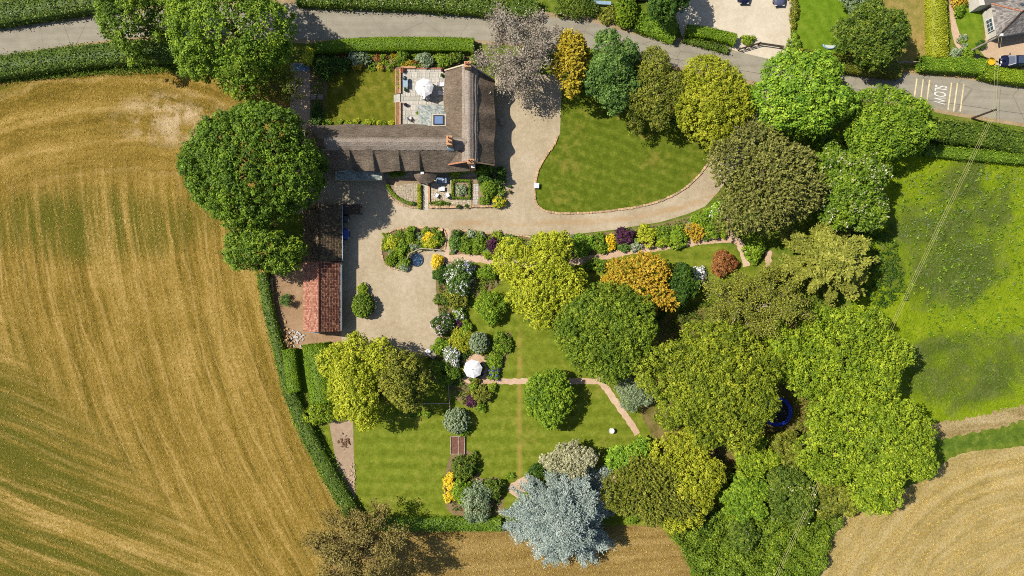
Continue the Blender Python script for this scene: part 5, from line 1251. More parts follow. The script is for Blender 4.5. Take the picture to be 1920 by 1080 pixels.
# ------------------------------------------------------------------ shrubs
SH = shrub
D = [
 # back garden
 ((652, 92, 694, 124), 1.5, 'sage', 'silver-green shrub with pale spiky leaves below the long clipped hedge', {}),
 ((742, 96, 766, 118), 1.3, 'green', 'round green shrub in the bed left above the terrace corner', {}),
 ((780, 98, 814, 126), 1.5, 'sage', 'tall grey-green shrub in the middle of the bed above the terrace', {}),
 ((818, 104, 846, 128), 1.2, 'green', 'green shrub near the red pot at the terrace top', {}),
 ((840, 96, 872, 118), 1.2, 'hedge', 'dark shrub between hedge and north gable', {}),
 ((880, 104, 902, 122), 1.0, 'green', 'bright green low shrub against the north gable chimney', {}),
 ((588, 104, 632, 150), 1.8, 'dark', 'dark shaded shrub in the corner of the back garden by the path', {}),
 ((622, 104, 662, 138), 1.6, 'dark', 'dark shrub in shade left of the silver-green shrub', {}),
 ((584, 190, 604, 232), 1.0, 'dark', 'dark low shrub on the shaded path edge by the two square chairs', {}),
 ((582, 216, 602, 236), .9, 'bluegreen', 'blue-green shrub at the west end of the thatched roof', {}),
 ((664, 112, 682, 130), .8, 'amber', 'low amber plant in front of the silver-green shrub', {}),
 ((752, 112, 776, 126), .7, 'amber', 'low yellowish plants just above the terrace brick corner', {}),
 # front garden
 ((901, 339, 932, 370), 2.0, 'mid', 'neatly clipped round yew ball in the front garden', dict(tight=True, cr=.2, ln=.13, wd=.1, per=12, cover=2.2)),
 ((896, 368, 922, 383), .9, 'green', 'leafy green plant below the clipped yew ball', {}),
 ((924, 367, 948, 392), 1.3, 'bright', 'yellow-green flowering bush at the front garden corner', dict(flower='yellow', fl=.5)),
 ((926, 346, 946, 372), 1.1, 'green', 'green shrub right of the yew ball with pale leaves', dict(flower='sage', fl=.2)),
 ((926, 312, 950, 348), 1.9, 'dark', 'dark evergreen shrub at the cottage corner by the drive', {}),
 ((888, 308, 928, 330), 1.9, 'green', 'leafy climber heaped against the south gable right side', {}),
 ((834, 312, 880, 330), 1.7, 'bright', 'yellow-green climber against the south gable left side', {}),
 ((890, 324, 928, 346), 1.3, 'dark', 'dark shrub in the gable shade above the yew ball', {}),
 ((853, 344, 877, 366), .8, 'sage', 'leafy grey-green plant inside the square box parterre', {}),
 ((806, 377, 842, 385), .5, 'green', 'row of grassy green plants behind the low stone wall', dict(style='plume', ln=.3, wd=.06, cr=.18)),
 ((728, 322, 762, 332), .8, 'green', 'low climber on the shaded south wall left of the porch', {}),
 # forecourt topiary
 ((660, 550, 701, 596), 2.5, 'green', 'rounded clipped bush on the gravel court beside the shed', dict(tight=True, cr=.24, ln=.17, wd=.13, per=13, cover=2.0)),
 ((671, 530, 690, 556), 1.0, 'bright', 'small leafy plant in the brick-edged wedge above the rounded bush', {}),
 # island bed
 ((722, 478, 744, 498), 1.1, 'box', 'clipped green ball at the lower left of the island bed', dict(tight=True, cr=.18, ln=.12, wd=.1, per=12, cover=2.2)),
 ((763, 436, 779, 453), 1.2, 'box', 'clipped green ball beside the turquoise lid in the island bed', dict(tight=True, cr=.18, ln=.12, wd=.1, per=12, cover=2.2)),
 ((760, 424, 780, 442), 1.1, 'green', 'dark round shrub on the drive edge of the island bed', {}),
 ((722, 442, 748, 470), 1.0, 'lime', 'yellow-leaved shrub at the west tip of the island bed', {}),
 ((740, 450, 766, 480), 1.0, 'mid', 'mid-green spreading shrub in the middle of the island bed', {}),
 ((792, 436, 814, 452), .9, 'yellow', 'yellow flowering shrub near the turquoise lid', {}),
 ((796, 448, 824, 468), 1.0, 'lime', 'lime-yellow mound above the timber rail', {}),
 ((808, 434, 834, 456), .9, 'green', 'green shrub below the terracotta ring pot', {}),
 ((748, 478, 770, 500), .9, 'green', 'shaded green plants left of the round pond', {}),
 ((748, 492, 768, 508), .8, 'sage', 'pale variegated plant spilling onto the gravel below the pond', {}),
 # right of the court
 ((808, 478, 834, 506), 1.4, 'yellow', 'bright yellow shrub right of the round pond', {}),
 ((811, 498, 846, 532), 1.8, 'dark', 'dark evergreen bush directly below the bright yellow shrub', {}),
 ((834, 486, 890, 556), 3.0, 'bluegreen', 'tall lilac bush with white and mauve flowers beside the gravel court', dict(flower='white', fl=.32, nl=6, cr=.34)),
 ((866, 492, 890, 512), 2.2, 'bluegreen', 'mauve-flowered top of the lilac bush near the path', dict(flower='lilac', fl=.6)),
 ((813, 550, 846, 574), 1.4, 'hedge', 'grey-green shrub on the court edge, left below the lilac bush', {}),
 ((834, 536, 878, 580), 2.0, 'olive', 'olive shrub behind the court edge under the lilac bush', {}),
 ((848, 572, 872, 604), 1.2, 'green', 'green shrub with white flowers above the pink-flowered round bush', dict(flower='white', fl=.3)),
 ((809, 585, 852, 628), 2.2, 'dark', 'rounded dark bush with pink flowers on the court edge', dict(flower='pink', fl=.3)),
 ((851, 600, 872, 620), 1.0, 'purple', 'small purple-leaved shrub right of the pink-flowered round bush', {}),
 ((858, 600, 886, 640), 1.2, 'mid', 'mid-green shrub on the edge of the curved lawn strip', {}),
 ((806, 634, 844, 664), 1.5, 'mid', 'low green shrub beside the garden trailer', {}),
 ((838, 612, 888, 664), 1.6, 'golden', 'yellow-green spreading shrub left of the pale conifer ball', {}),
 ((880, 622, 916, 662), 2.4, 'sage', 'pale grey-green conifer ball above the lower white parasol', dict(tight=True, cr=.24, ln=.18, wd=.11, per=14, cover=1.7)),
 ((828, 648, 866, 690), 1.8, 'sage', 'white-flowered shrub left of the lower parasol', dict(flower='white', fl=.5)),
 ((804, 668, 866, 726), 2.4, 'green', 'dense green bush left below the lower parasol', dict(nl=6, cr=.32)),
 ((922, 622, 962, 668), 1.2, 'green', 'green shrub at the lawn corner right of the pale conifer ball', {}),
 ((916, 656, 942, 692), 1.1, 'mid', 'light green shrub along the lawn edge, right of the parasol', {}),
 ((914, 684, 938, 714), .9, 'green', 'low plants with blue flowers at the path end', dict(flower='bluefl', fl=.35)),
 ((884, 722, 922, 758), 1.6, 'olive', 'olive bush below the path end', {}),
 ((912, 718, 930, 736), .9, 'bright', 'small bright green plant beside the path end', {}),
 ((874, 738, 896, 762), 1.0, 'purple', 'dark purple shrub below the lower parasol', {}),
 ((888, 752, 914, 772), .8, 'green', 'low green plants at the tip of the lower bed', {}),
 ((892, 540, 952, 614), 2.8, 'mid', 'rounded green bush left below the lime-yellow tree', dict(nl=6, cr=.32)),
 ((890, 496, 936, 524), 1.4, 'mid', 'green shrubs under the left side of the lime-yellow tree', {}),
 ((832, 766, 880, 812), 2.6, 'sage', 'round pale-green bush standing above the wooden raised bed', dict(tight=True, cr=.26, ln=.18, wd=.13, per=15, cover=1.7)),
 ((852, 798, 884, 818), .8, 'green', 'low green plants just below the round pale-green bush', {}),
 ((846, 848, 892, 900), 2.4, 'hedge', 'dark green bush right below the wooden raised bed', dict(nl=5, cr=.3)),
 ((832, 882, 856, 950), 1.0, 'yellow', 'strip of yellow-leaved plants curving along the square lawn', {}),
 ((848, 894, 886, 944), 1.9, 'mid', 'green bush behind the yellow-leaved strip', {}),
 ((858, 900, 930, 982), 2.8, 'sage', 'pale sage-green bush at the lower lawn corner', dict(nl=7, cr=.32)),
 ((908, 892, 946, 938), 2.0, 'hedge', 'dark shrub right of the pale sage bush', {}),
 ((992, 868, 1022, 896), 1.0, 'dark', 'dark low shrub on the lawn edge left of the cream-leaved tree', {}),
 ((950, 886, 966, 898), .4, 'mid', 'tiny plant alone on the lower lawn', {}),
 ((566, 750, 630, 800), 2.2, 'bright', 'bright green bush at the lower end of the clipped hedge block', dict(nl=5, cr=.3)),
 ((1168, 940, 1210, 982), 1.6, 'green', 'green shrub between the blue cedar and the olive cypress', {}),
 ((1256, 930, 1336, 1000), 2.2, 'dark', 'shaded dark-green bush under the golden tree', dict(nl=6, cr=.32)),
 # long drive bed
 ((848, 430, 866, 446), .8, 'dark', 'dark little shrub at the west end of the long drive bed', {}),
 ((842, 440, 866, 470), .9, 'bluegreen', 'blue-green shrub at the west end of the long drive bed', {}),
 ((864, 444, 886, 476), 1.0, 'green', 'green shrub second along the long drive bed', {}),
 ((875, 430, 892, 446), .8, 'sage', 'pale round shrub on the drive side of the long bed', {}),
 ((888, 436, 912, 470), 1.0, 'green', 'green shrub left of the purple shrub in the long bed', {}),
 ((911, 446, 938, 478), 1.3, 'purple', 'deep purple shrub left of the lime-yellow tree', {}),
 ((904, 466, 926, 486), .8, 'bright', 'yellow-green low plant below the left purple shrub', {}),
 ((920, 434, 946, 450), .8, 'bright', 'yellow-green plant above the left purple shrub', {}),
 ((944, 440, 966, 456), .8, 'bluegreen', 'blue-green shrub at the upper edge of the lime-yellow tree', {}),
 ((1006, 446, 1032, 470), .9, 'olive', 'olive shrub between the tops of the lime-yellow tree', {}),
 ((1040, 444, 1070, 462), .9, 'bluegreen', 'blue-green shrub right of the lime-yellow tree top', {}),
 ((1068, 434, 1120, 482), 1.5, 'maple', 'bright green spreading shrub right of the lime-yellow tree', dict(nl=6)),
 ((1108, 436, 1140, 476), 1.2, 'green', 'green shrub between the bright spreading one and the yellow plant', {}),
 ((1134, 440, 1156, 470), 1.0, 'yellow', 'yellow plant left of the right-hand purple shrub', {}),
 ((1152, 426, 1190, 458), 1.4, 'purple', 'dark purple rounded shrub in the right half of the long bed', {}),
 ((1158, 454, 1180, 472), .8, 'bluegreen', 'small blue-green plant under the right-hand purple shrub', {}),
 ((1178, 452, 1204, 472), .8, 'sage', 'pale flowering plant along the garden path', dict(flower='pink', fl=.2)),
 ((1194, 420, 1230, 464), 1.5, 'lime', 'lime-green dome right of the right-hand purple shrub', {}),
 ((1226, 420, 1256, 456), 1.2, 'green', 'green shrub right of the lime-green dome', {}),
 ((1252, 424, 1288, 468), 1.5, 'mid', 'mid-green bush bulging over the path left of the orange shrub', {}),
 ((1230, 440, 1258, 466), 1.1, 'bright', 'yellow-green low bush beside the path', {}),
 ((1284, 415, 1322, 452), 1.5, 'ginger', 'bright orange shrub near the end of the long bed', dict(style='plume')),
 ((1296, 396, 1330, 430), 1.4, 'mid', 'green bush above the orange shrub on the drive bend', {}),
 ((1318, 412, 1350, 450), 1.4, 'green', 'deep green bush right of the orange shrub', {}),
 ((1322, 380, 1366, 416), 1.7, 'maple', 'green bush with white flowers under the brownish conifer', dict(flower='white', fl=.15)),
 ((1342, 414, 1366, 448), 1.0, 'bright', 'yellow-green low plant left of the short cross path', {}),
 ((1374, 412, 1396, 446), 1.0, 'green', 'green plant right of the short cross path', {}),
 ((1326, 466, 1384, 520), 2.0, 'copper', 'copper-red leaved shrub beside the path fork', dict(nl=5)),
 ((1394, 442, 1436, 496), 1.8, 'mid', 'green shrub right of the path fork', dict(nl=5)),
 ((1296, 500, 1322, 534), 1.2, 'sage', 'white-blossomed shrub right of the small dark evergreen', dict(flower='white', fl=.9, fsize=.26)),
 ((1090, 484, 1140, 510), 1.0, 'green', 'green low shrubs above the orange-gold conifer', {}),
 ((980, 560, 1050, 612), 2.0, 'bluegreen', 'shaded white-flowered shrub below the lime-yellow tree', dict(flower='sage', fl=.2)),
 ((1222, 560, 1250, 600), 1.6, 'dark', 'dark shrub between the round tree and the small evergreen', {}),
 ((1322, 838, 1350, 880), 1.2, 'brown', 'grey twiggy shrub between the golden tree and the thicket', dict(flower='grey', fl=.3)),
 # neighbours
 ((1154, -10, 1194, 52), 2.2, 'box', 'rounded bright-green clipped bush above the lane bend', dict(tight=True, cr=.28, ln=.18, wd=.14, per=14, cover=1.8)),
 ((1038, -20, 1122, 38), 2.2, 'hedge', 'large dark rounded shrub at the top edge above the bare tree', dict(nl=6, cr=.34, flower='pale', fl=.04)),
 ((1120, 12, 1160, 46), 1.0, 'olive', 'low olive ground shrub beside the rounded bright bush', {}),
 ((1388, 66, 1416, 84), .9, 'bright', 'small bush at the left end of the wooden gate', {}),
 ((1476, 60, 1500, 110), .9, 'mid', 'green plants right of the wooden gate', {}),
 ((1480, -20, 1496, 60), .8, 'olive', 'narrow planting between the pale drive and neighbouring lawn', {}),
 ((1782, -24, 1812, 16), 1.6, 'ginger', 'orange-yellow bush at the top beside the tall yellow hedge', {}),
 ((1788, 8, 1808, 30), 1.2, 'mid', 'green bush under the orange-yellow bush', {}),
 ((1780, 90, 1802, 112), .9, 'sage', 'grey-green shrub in the small garden corner', {}),
 ((1802, 88, 1828, 112), 1.1, 'mid', 'green shrub at the foot of the pale telegraph pole', {}),
 ((1832, 76, 1848, 92), .8, 'dark', 'dark round shrub beside the slate house wall', {}),
]
for i_, (bx, h_, key, lab, kw) in enumerate(D):
    SH('shrub', bx, h_, key, lab, **kw)
# perennials that fill the beds, too alike to tell apart
HUE = dict(green='green', mid='mid-green', bright='yellow-green', lime='lime-yellow', sage='grey-green', amber='amber', copper='coppery', hedge='dark green', bluegreen='blue-green', olive='olive', golden='golden-green', dark='very dark green', pink='pink')
def fillers(poly, n, keys, what, where, group, seed, r=(4, 8), h=(.3, .7)):
    """where = three phrases for the left, middle and right third of the bed"""
    rnd = random.Random(seed); xs = [p[0] for p in poly]; ys = [p[1] for p in poly]; k = 0; guard = 0
    while k < n and guard < 6000:
        guard += 1; x, y = rnd.uniform(min(xs), max(xs)), rnd.uniform(min(ys), max(ys))
        if not in_poly(x, y, poly): continue
        q = rnd.uniform(*r); key = rnd.choice(keys); seg = where[min(2, int(3 * (x - min(xs)) / (max(xs) - min(xs) + .01)))]
        SH('perennial', (x - q, y - q * .9, x + q, y + q * .9), rnd.uniform(*h), key, 'small ' + HUE[key] + ' ' + what + ' ' + seg, 'plant', nl=3, cr=.18, per=9, ln=.17, wd=.12, group=group, style=rnd.choice(['dome', 'dome', 'plume'])); k += 1
fillers([(600, 104), (888, 102), (820, 128), (745, 126), (620, 132)], 60, ['green', 'amber', 'mid', 'bright', 'sage', 'copper'], 'plant under the long clipped hedge', ['at its shaded left end', 'beside the silver-green shrub', 'above the terrace'], 'perennials below the clipped hedge', 3, (5, 9))
fillers([(606, 227), (742, 227), (742, 233), (606, 233)], 16, ['bright', 'lime', 'mid'], 'plant along the north thatch eave', ['near the shaded path', 'below the back lawn', 'near the terrace wall'], 'plants along the north wall', 4, (4, 7), (.3, .5))
fillers([(722, 440), (790, 430), (832, 434), (830, 460), (780, 468), (750, 500), (728, 495), (720, 470)], 55, ['green', 'mid', 'lime', 'sage', 'hedge', 'bright'], 'plant in the island bed', ['at its rounded left end', 'above the pond', 'near the clay bowl'], 'perennials in the island bed', 5, (5, 9))
fillers([(848, 436), (1000, 446), (1060, 446), (1240, 424), (1340, 396), (1360, 440), (1180, 462), (935, 484), (848, 476)], 110, ['green', 'mid', 'bluegreen', 'bright', 'sage', 'hedge'], 'plant in the long drive bed', ['left of the lime-yellow tree', 'right of the lime-yellow tree', 'near the orange shrub'], 'perennials in the long bed', 6, (6, 11), (.35, .8))
fillers([(830, 510), (880, 500), (880, 560), (870, 600), (890, 640), (940, 640), (915, 690), (880, 740), (840, 700), (850, 620)], 52, ['green', 'mid', 'olive', 'golden', 'dark', 'hedge'], 'bush in the lower beds', ['along the gravel court', 'around the lower parasol', 'along the middle lawn'], 'shrubs round the lower parasol', 7, (6, 11), (.5, 1.1))
fillers([(800, 768), (760, 768), (760, 780), (815, 780)], 6, ['mid', 'green'], 'plant under the log rail', ['at its left end', 'at its middle', 'at its right end'], 'plants under the rustic rail', 8, (5, 8), (.3, .5))
fillers([(748, 134), (752, 134), (752, 174), (748, 174)], 5, ['copper', 'amber', 'mid'], 'plant in the brick planting strip', ['of the terrace'] * 3, 'plants in the terrace strip', 9, (3, 4), (.55, .7))
fillers([(1790, 60), (1812, 70), (1806, 100), (1790, 90)], 6, ['green', 'sage'], 'plant in the little garden', ['along the narrow path', 'by the rockery stones', 'by the slate house'], 'plants by the slate house', 10, (5, 8), (.3, .6))
fillers([(850, 850), (895, 850), (900, 900), (935, 905), (935, 950), (860, 960), (845, 920)], 22, ['green', 'mid', 'hedge', 'sage'], 'bush in the corner bed by the lawn', ['behind the yellow strip', 'around the pale sage bush', 'at its right edge'], 'bushes in the corner bed', 12, (6, 10), (.4, .9))
fillers([(1350, 880), (1420, 850), (1500, 870), (1540, 940), (1440, 990), (1360, 980)], 26, ['green', 'olive', 'bright', 'mid'], 'bush filling the thicket', ['beside the golden tree', 'below the trampoline', 'near the stubble field'], 'bushes filling the thicket', 13, (10, 18), (1.2, 2.4))

# ------------------------------------------------------------------ rough growth nobody could count
PB = [(826, 494), (900, 502), (932, 502), (934, 533), (886, 558), (874, 598), (894, 636), (954, 624), (940, 690), (918, 690), (905, 668), (886, 664), (868, 676), (860, 700), (874, 722), (905, 726), (918, 740), (898, 762), (868, 756), (840, 726), (806, 700), (832, 640), (822, 570)]
groundcover('bed_groundcover', PB, 1300, (.02, .25), 'green', 'low green ground cover in the beds round the lower parasol', .22, 8, .19, .13, 31, 'dome', 'ground cover', amp=.25)
groundcover('bed_groundcover', PB, 450, (.05, .3), 'olive', 'olive ground cover in the beds round the lower parasol', .22, 8, .19, .13, 32, 'dome', 'ground cover', amp=.25)
LB = [(850, 436), (1000, 447), (1060, 447), (1150, 437), (1240, 422), (1335, 394), (1354, 404), (1360, 440), (1270, 448), (1180, 459), (1095, 476), (935, 480), (850, 473)]
groundcover('bed_groundcover', LB, 1300, (.02, .22), 'mid', 'low mixed ground cover in the long bed beside the drive', .2, 8, .18, .12, 33, 'dome', 'ground cover', amp=.2)
groundcover('bed_groundcover', [(724, 474), (722, 452), (738, 437), (790, 431), (828, 434), (828, 460), (800, 460), (776, 472), (760, 494), (744, 499), (730, 490)], 380, (.02, .22), 'mid', 'low mixed ground cover in the island bed', .2, 8, .18, .12, 34, 'dome', 'ground cover', amp=.2)
groundcover('bed_groundcover', [(590, 100), (880, 100), (860, 124), (780, 126), (700, 122), (640, 122), (616, 138), (602, 228), (588, 228)], 800, (.02, .2), 'mid', 'low mixed ground cover under the long clipped hedge', .2, 8, .18, .12, 35, 'dome', 'ground cover', amp=.2)
groundcover('bed_groundcover', [(852, 850), (888, 852), (898, 898), (932, 898), (940, 938), (928, 962), (852, 962), (838, 930), (840, 886)], 480, (.02, .25), 'hedge', 'low dark ground cover in the corner bed of the square lawn', .22, 8, .19, .13, 36, 'dome', 'ground cover', amp=.2)
groundcover('undergrowth', [(1486, 700), (1530, 690), (1540, 780), (1520, 830), (1440, 850), (1400, 840), (1430, 815), (1490, 800)], 500, (.05, .5), 'olive', 'olive weeds and brush round the trampoline clearing', .34, 9, .24, .16, 37, 'dome', 'undergrowth', amp=.5)
HAY = [(-20, 152), (100, 144), (250, 135), (340, 134), (430, 155), (520, 180), (520, 420), (488, 520), (504, 600), (522, 680), (552, 780), (600, 880), (640, 960), (640, 1100), (-20, 1100)]
def hay_mask(bright):
    """straw lies thicker along the mower's swaths, green-brown aftermath between them"""
    def f(x, y, rng):
        w = 9 * np.sin(x * .013 + 1) + 7 * np.sin(y * .017 + x * .006)
        d = np.maximum(y - 250, 0); uA = x - .00036 * d * d + w * .4; uB = y - .40 * x + w * .6; uC = y - .0011 * (x - 210) ** 2 + w
        mB = np.clip((y + w - .95 * x - 640) / 110 + .5, 0, 1); mC = np.clip((390 - y - w) / 120, 0, 1)
        def s_(u, a, b, c): return .5 + .25 * np.sin(u * a) + .2 * np.sin(u * b + 1.3) + .15 * np.sin(u * c + .4)
        g = np.sin(x * .021 + y * .009) * np.sin(y * .016 - x * .007 + 2)
        v = (1 - mB) * s_(uA + 14 * g, .15, .063, .031) + mB * s_(uB + 14 * g, .13, .057, .029); v = (1 - mC) * v + mC * s_(uC, .11, .047, .19); v = v + .22 * g
        v = np.clip(v, 0.05, 1); v = v if bright else 1.05 - v
        return rng.uniform(size=len(x)) < .40 + .36 * v
    return f
groundcover('hay_stubble', HAY, 44000, (.0, .02), 'straw', 'pale straw stubble over the swaths of the big left hay field', .10, 3, .19, .045, 21, 'plume', 'stubble', hay_mask(True))
def arc_mask(x, y, rng):
    r = np.hypot(x - 1980, y - 1260); return rng.uniform(size=len(x)) < .5 + .35 * np.sin(r * .16 + np.sin(x * .02)) + .15 * np.sin(r * .07)
EF = [(1600, 960), (1740, 895), (1800, 856), (1930, 842), (1930, 1100), (1540, 1100)]
groundcover('hay_stubble', EF, 9000, (.0, .06), 'straw', 'pale straw stubble tufts over the right stubble field', .11, 3, .26, .055, 23, 'plume', 'stubble', arc_mask)
SF = [(650, 996), (940, 1000), (1225, 988), (1268, 1018), (1296, 1100), (630, 1100)]
groundcover('hay_stubble', SF, 4000, (.0, .06), 'straw', 'pale straw stubble tufts over the lower field', .11, 3, .26, .055, 24, 'plume', 'stubble')
groundcover('undergrowth', [(1240, 985), (1290, 965), (1370, 940), (1420, 900), (1560, 930), (1572, 965), (1545, 1030), (1515, 1140), (1320, 1140), (1290, 1060), (1270, 1015)], 5200, (.15, .6), 'round', 'dense green bramble and nettle thicket at the bottom right', .42, 12, .28, .19, 3, amp=2.2)
groundcover('undergrowth', [(1420, 985), (1545, 955), (1540, 1030), (1500, 1140), (1420, 1140)], 1500, (.3, .8), 'bright', 'paler green bramble growth along the stubble field edge', .36, 11, .24, .15, 4, amp=.9)
groundcover('rough_verge', [(478, 505), (500, 515), (520, 600), (548, 690), (580, 780), (640, 880), (680, 970), (650, 975), (596, 885), (548, 790), (518, 690), (500, 600)], 2600, (.05, .3), 'meadow', 'strip of rough green grass on the field side of the boundary hedge', .24, 8, .24, .08, 5, 'plume', 'grass')
groundcover('rough_verge', [(0, 142), (150, 126), (330, 118), (400, 132), (330, 136), (150, 143), (0, 155)], 1500, (.02, .15), 'green', 'strip of rough grass below the field hedge, top left', .22, 8, .24, .08, 6, 'plume', 'grass')
def mm(x, y, rng): return rng.uniform(size=len(x)) < 0.45 + 0.55 * np.sin(x * .035 + np.sin(y * .03) * 2) * np.sin(y * .04 + 1)
groundcover('meadow_tufts', [(1660, 300), (1745, 292), (1930, 305), (1930, 765), (1760, 795), (1700, 740), (1690, 560), (1660, 430)], 9000, (.0, .05), 'mid', 'rank tufty meadow grass along the right side', .2, 5, .24, .05, 7, 'plume', 'grass', mm)
groundcover('meadow_tufts', [(1680, 330), (1930, 320), (1930, 560), (1740, 560), (1690, 470)], 900, (.0, .1), 'sage', 'greyish dry grass tussocks in the upper meadow', .24, 6, .26, .06, 8, 'plume', 'grass', mm)
groundcover('weed_patch', [(1680, 300), (1930, 320), (1930, 640), (1730, 640), (1690, 470)], 330, (.05, .2), 'mid', 'scattered dock weeds growing in the meadow', .3, 9, .3, .18, 9, 'dome', 'weeds')
groundcover('weed_patch', [(1590, 430), (1670, 420), (1700, 560), (1640, 580), (1580, 520)], 500, (.05, .4), 'dark', 'shaded nettles beneath the cedar at the meadow edge', .36, 9, .26, .16, 10, 'dome', 'weeds')
groundcover('verge_grass', [(1640, 130), (1730, 138), (1850, 150), (1930, 168), (1930, 160), (1850, 146), (1730, 132), (1650, 124)], 700, (.0, .06), 'straw', 'dry straw-coloured grass along the lane verge', .2, 6, .22, .07, 11, 'plume', 'grass')
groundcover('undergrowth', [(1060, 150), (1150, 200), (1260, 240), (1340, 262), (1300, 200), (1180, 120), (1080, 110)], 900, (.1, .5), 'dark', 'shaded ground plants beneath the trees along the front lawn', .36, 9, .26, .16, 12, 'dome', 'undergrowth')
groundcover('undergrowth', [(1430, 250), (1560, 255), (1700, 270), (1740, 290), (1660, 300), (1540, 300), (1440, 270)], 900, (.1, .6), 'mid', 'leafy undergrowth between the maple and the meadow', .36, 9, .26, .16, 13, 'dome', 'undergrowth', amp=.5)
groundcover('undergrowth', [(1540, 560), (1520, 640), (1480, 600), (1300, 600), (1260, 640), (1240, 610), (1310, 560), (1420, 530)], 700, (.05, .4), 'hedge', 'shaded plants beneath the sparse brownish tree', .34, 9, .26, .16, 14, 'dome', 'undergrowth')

# ------------------------------------------------------------------ stone edgings and walls
stone_line('lawn_edging', edge_px, 'curved edging of rough stones round the front lawn', 'edging', (.52, .34, .22), 1, 0.0, 2)
stone_line('bed_edging', [(834, 468), (833, 431), (790, 427), (740, 431), (718, 450), (716, 476), (724, 496), (744, 505), (768, 501)], 'low stone edging round the island flower bed', 'edging', (.45, .28, .22), 1, 0.0, 3)
stone_line('bed_edging', [(847, 430), (900, 436), (1000, 444), (1060, 444)], 'low stone edging along the drive side of the long bed', 'edging', (.45, .28, .2), 1, 0.0, 4, smooth=False)
stone_line('front_wall', [(804, 388.5), (862, 388.5)], 'low dry-stone wall in front of the patio furniture', 'garden wall', (.46, .42, .24), 2, 0, 5, smooth=False)
stone_line('front_wall', [(872, 388), (924, 387)], 'low dry-stone wall below the yew ball', 'garden wall', (.46, .42, .24), 2, 0, 6, smooth=False)
stone_line('front_wall', [(727, 362), (740, 376), (756, 385), (782, 391)], 'curved low stone kerb outside the curved box hedge', 'edging', (.42, .26, .22), 1, 0, 7)
stone_line('yard_wall', [(510, 520), (512, 560), (518, 600), (528, 650)], 'low rubble wall between the soil yard and boundary hedge', 'garden wall', (.5, .35, .28), 2, 0, 8)
stone_line('shed_kerb', [(678, 531), (688, 545), (698, 566)], 'short brick kerb of the wedge bed by the shed', 'edging', (.4, .22, .2), 1, 0, 9)

# front garden paving
fp = sheet('front_garden', [(722, 334), (945, 330), (946, 388), (800, 391), (760, 385), (733, 370)], 0.0285, m_gravel('front_soil', [(130, 108, 84), (160, 138, 110), (188, 166, 138)]), smooth=False)
crazy('crazy_paving', fp, [(737, 346), (782, 346), (782, 382), (764, 378), (748, 368), (740, 357)], 0.06, .38, crazy_m, 1)
crazy('crazy_paving', fp, [(806, 332), (846, 332), (846, 373), (883, 373), (883, 385), (806, 385)], 0.06, .36, crazy_m, 2)
cp = sheet('concrete_path', [(792.5, 340), (803, 340), (803, 394), (792.5, 394)], 0.045, concrete, smooth=False)
bw = empty('brick_kerb', P(805, 365).xy.to_3d(), 0, 'low brick kerb between concrete path and front patio', 'edging')
for k in range(16): MB().box((0, 1.35 - k * .18, .16), (.24, .165, .32)).build('brick', brick_m, bw)
pf = sheet('flag_path', [(886, 345), (898, 345), (898, 385), (886, 385)], 0.04, soil_m, smooth=False)
a_, b_ = P(886.5, 384), P(897.5, 345)
paving(pf, [(a_.x, a_.y), (b_.x, a_.y), (b_.x, b_.y), (a_.x, b_.y)], .08, .45, .06, FLAGS, 8)

# ------------------------------------------------------------------ garden furniture
def chair(name, x, y, rz, label, mat, seat_mat=None, z=0.0, group=None, cat='chair', w=.58):
    t = empty(name, (x, y, z), rz, label, cat, group); sm = seat_mat or mat
    MB().box((0, 0, .43), (w, w, .09)).build('seat', sm, t)
    MB().box((0, w / 2 - .02, .70), (w, .08, .52), rx=-.16).build('backrest', mat, t)
    for sx in (-1, 1):
        for sy in (-1, 1): MB().box((sx * (w / 2 - .05), sy * (w / 2 - .05), .2), (.05, .05, .4)).build('leg', mat, t)
        MB().box((sx * (w / 2 - .02), -.02, .60), (.05, w * .9, .05)).build('armrest', mat, t)
    return t
def table(name, x, y, rz, label, mat, sx=.9, sy=.6, h=.45, z=0.0, cat='table', leg_mat=None):
    t = empty(name, (x, y, z), rz, label, cat)
    MB().box((0, 0, h - .03), (sx, sy, .06)).build('tabletop', mat, t)
    for a in (-1, 1):
        for b in (-1, 1): MB().box((a * (sx / 2 - .06), b * (sy / 2 - .06), (h - .06) / 2), (.06, .06, h - .06)).build('leg', leg_mat or mat, t)
    return t
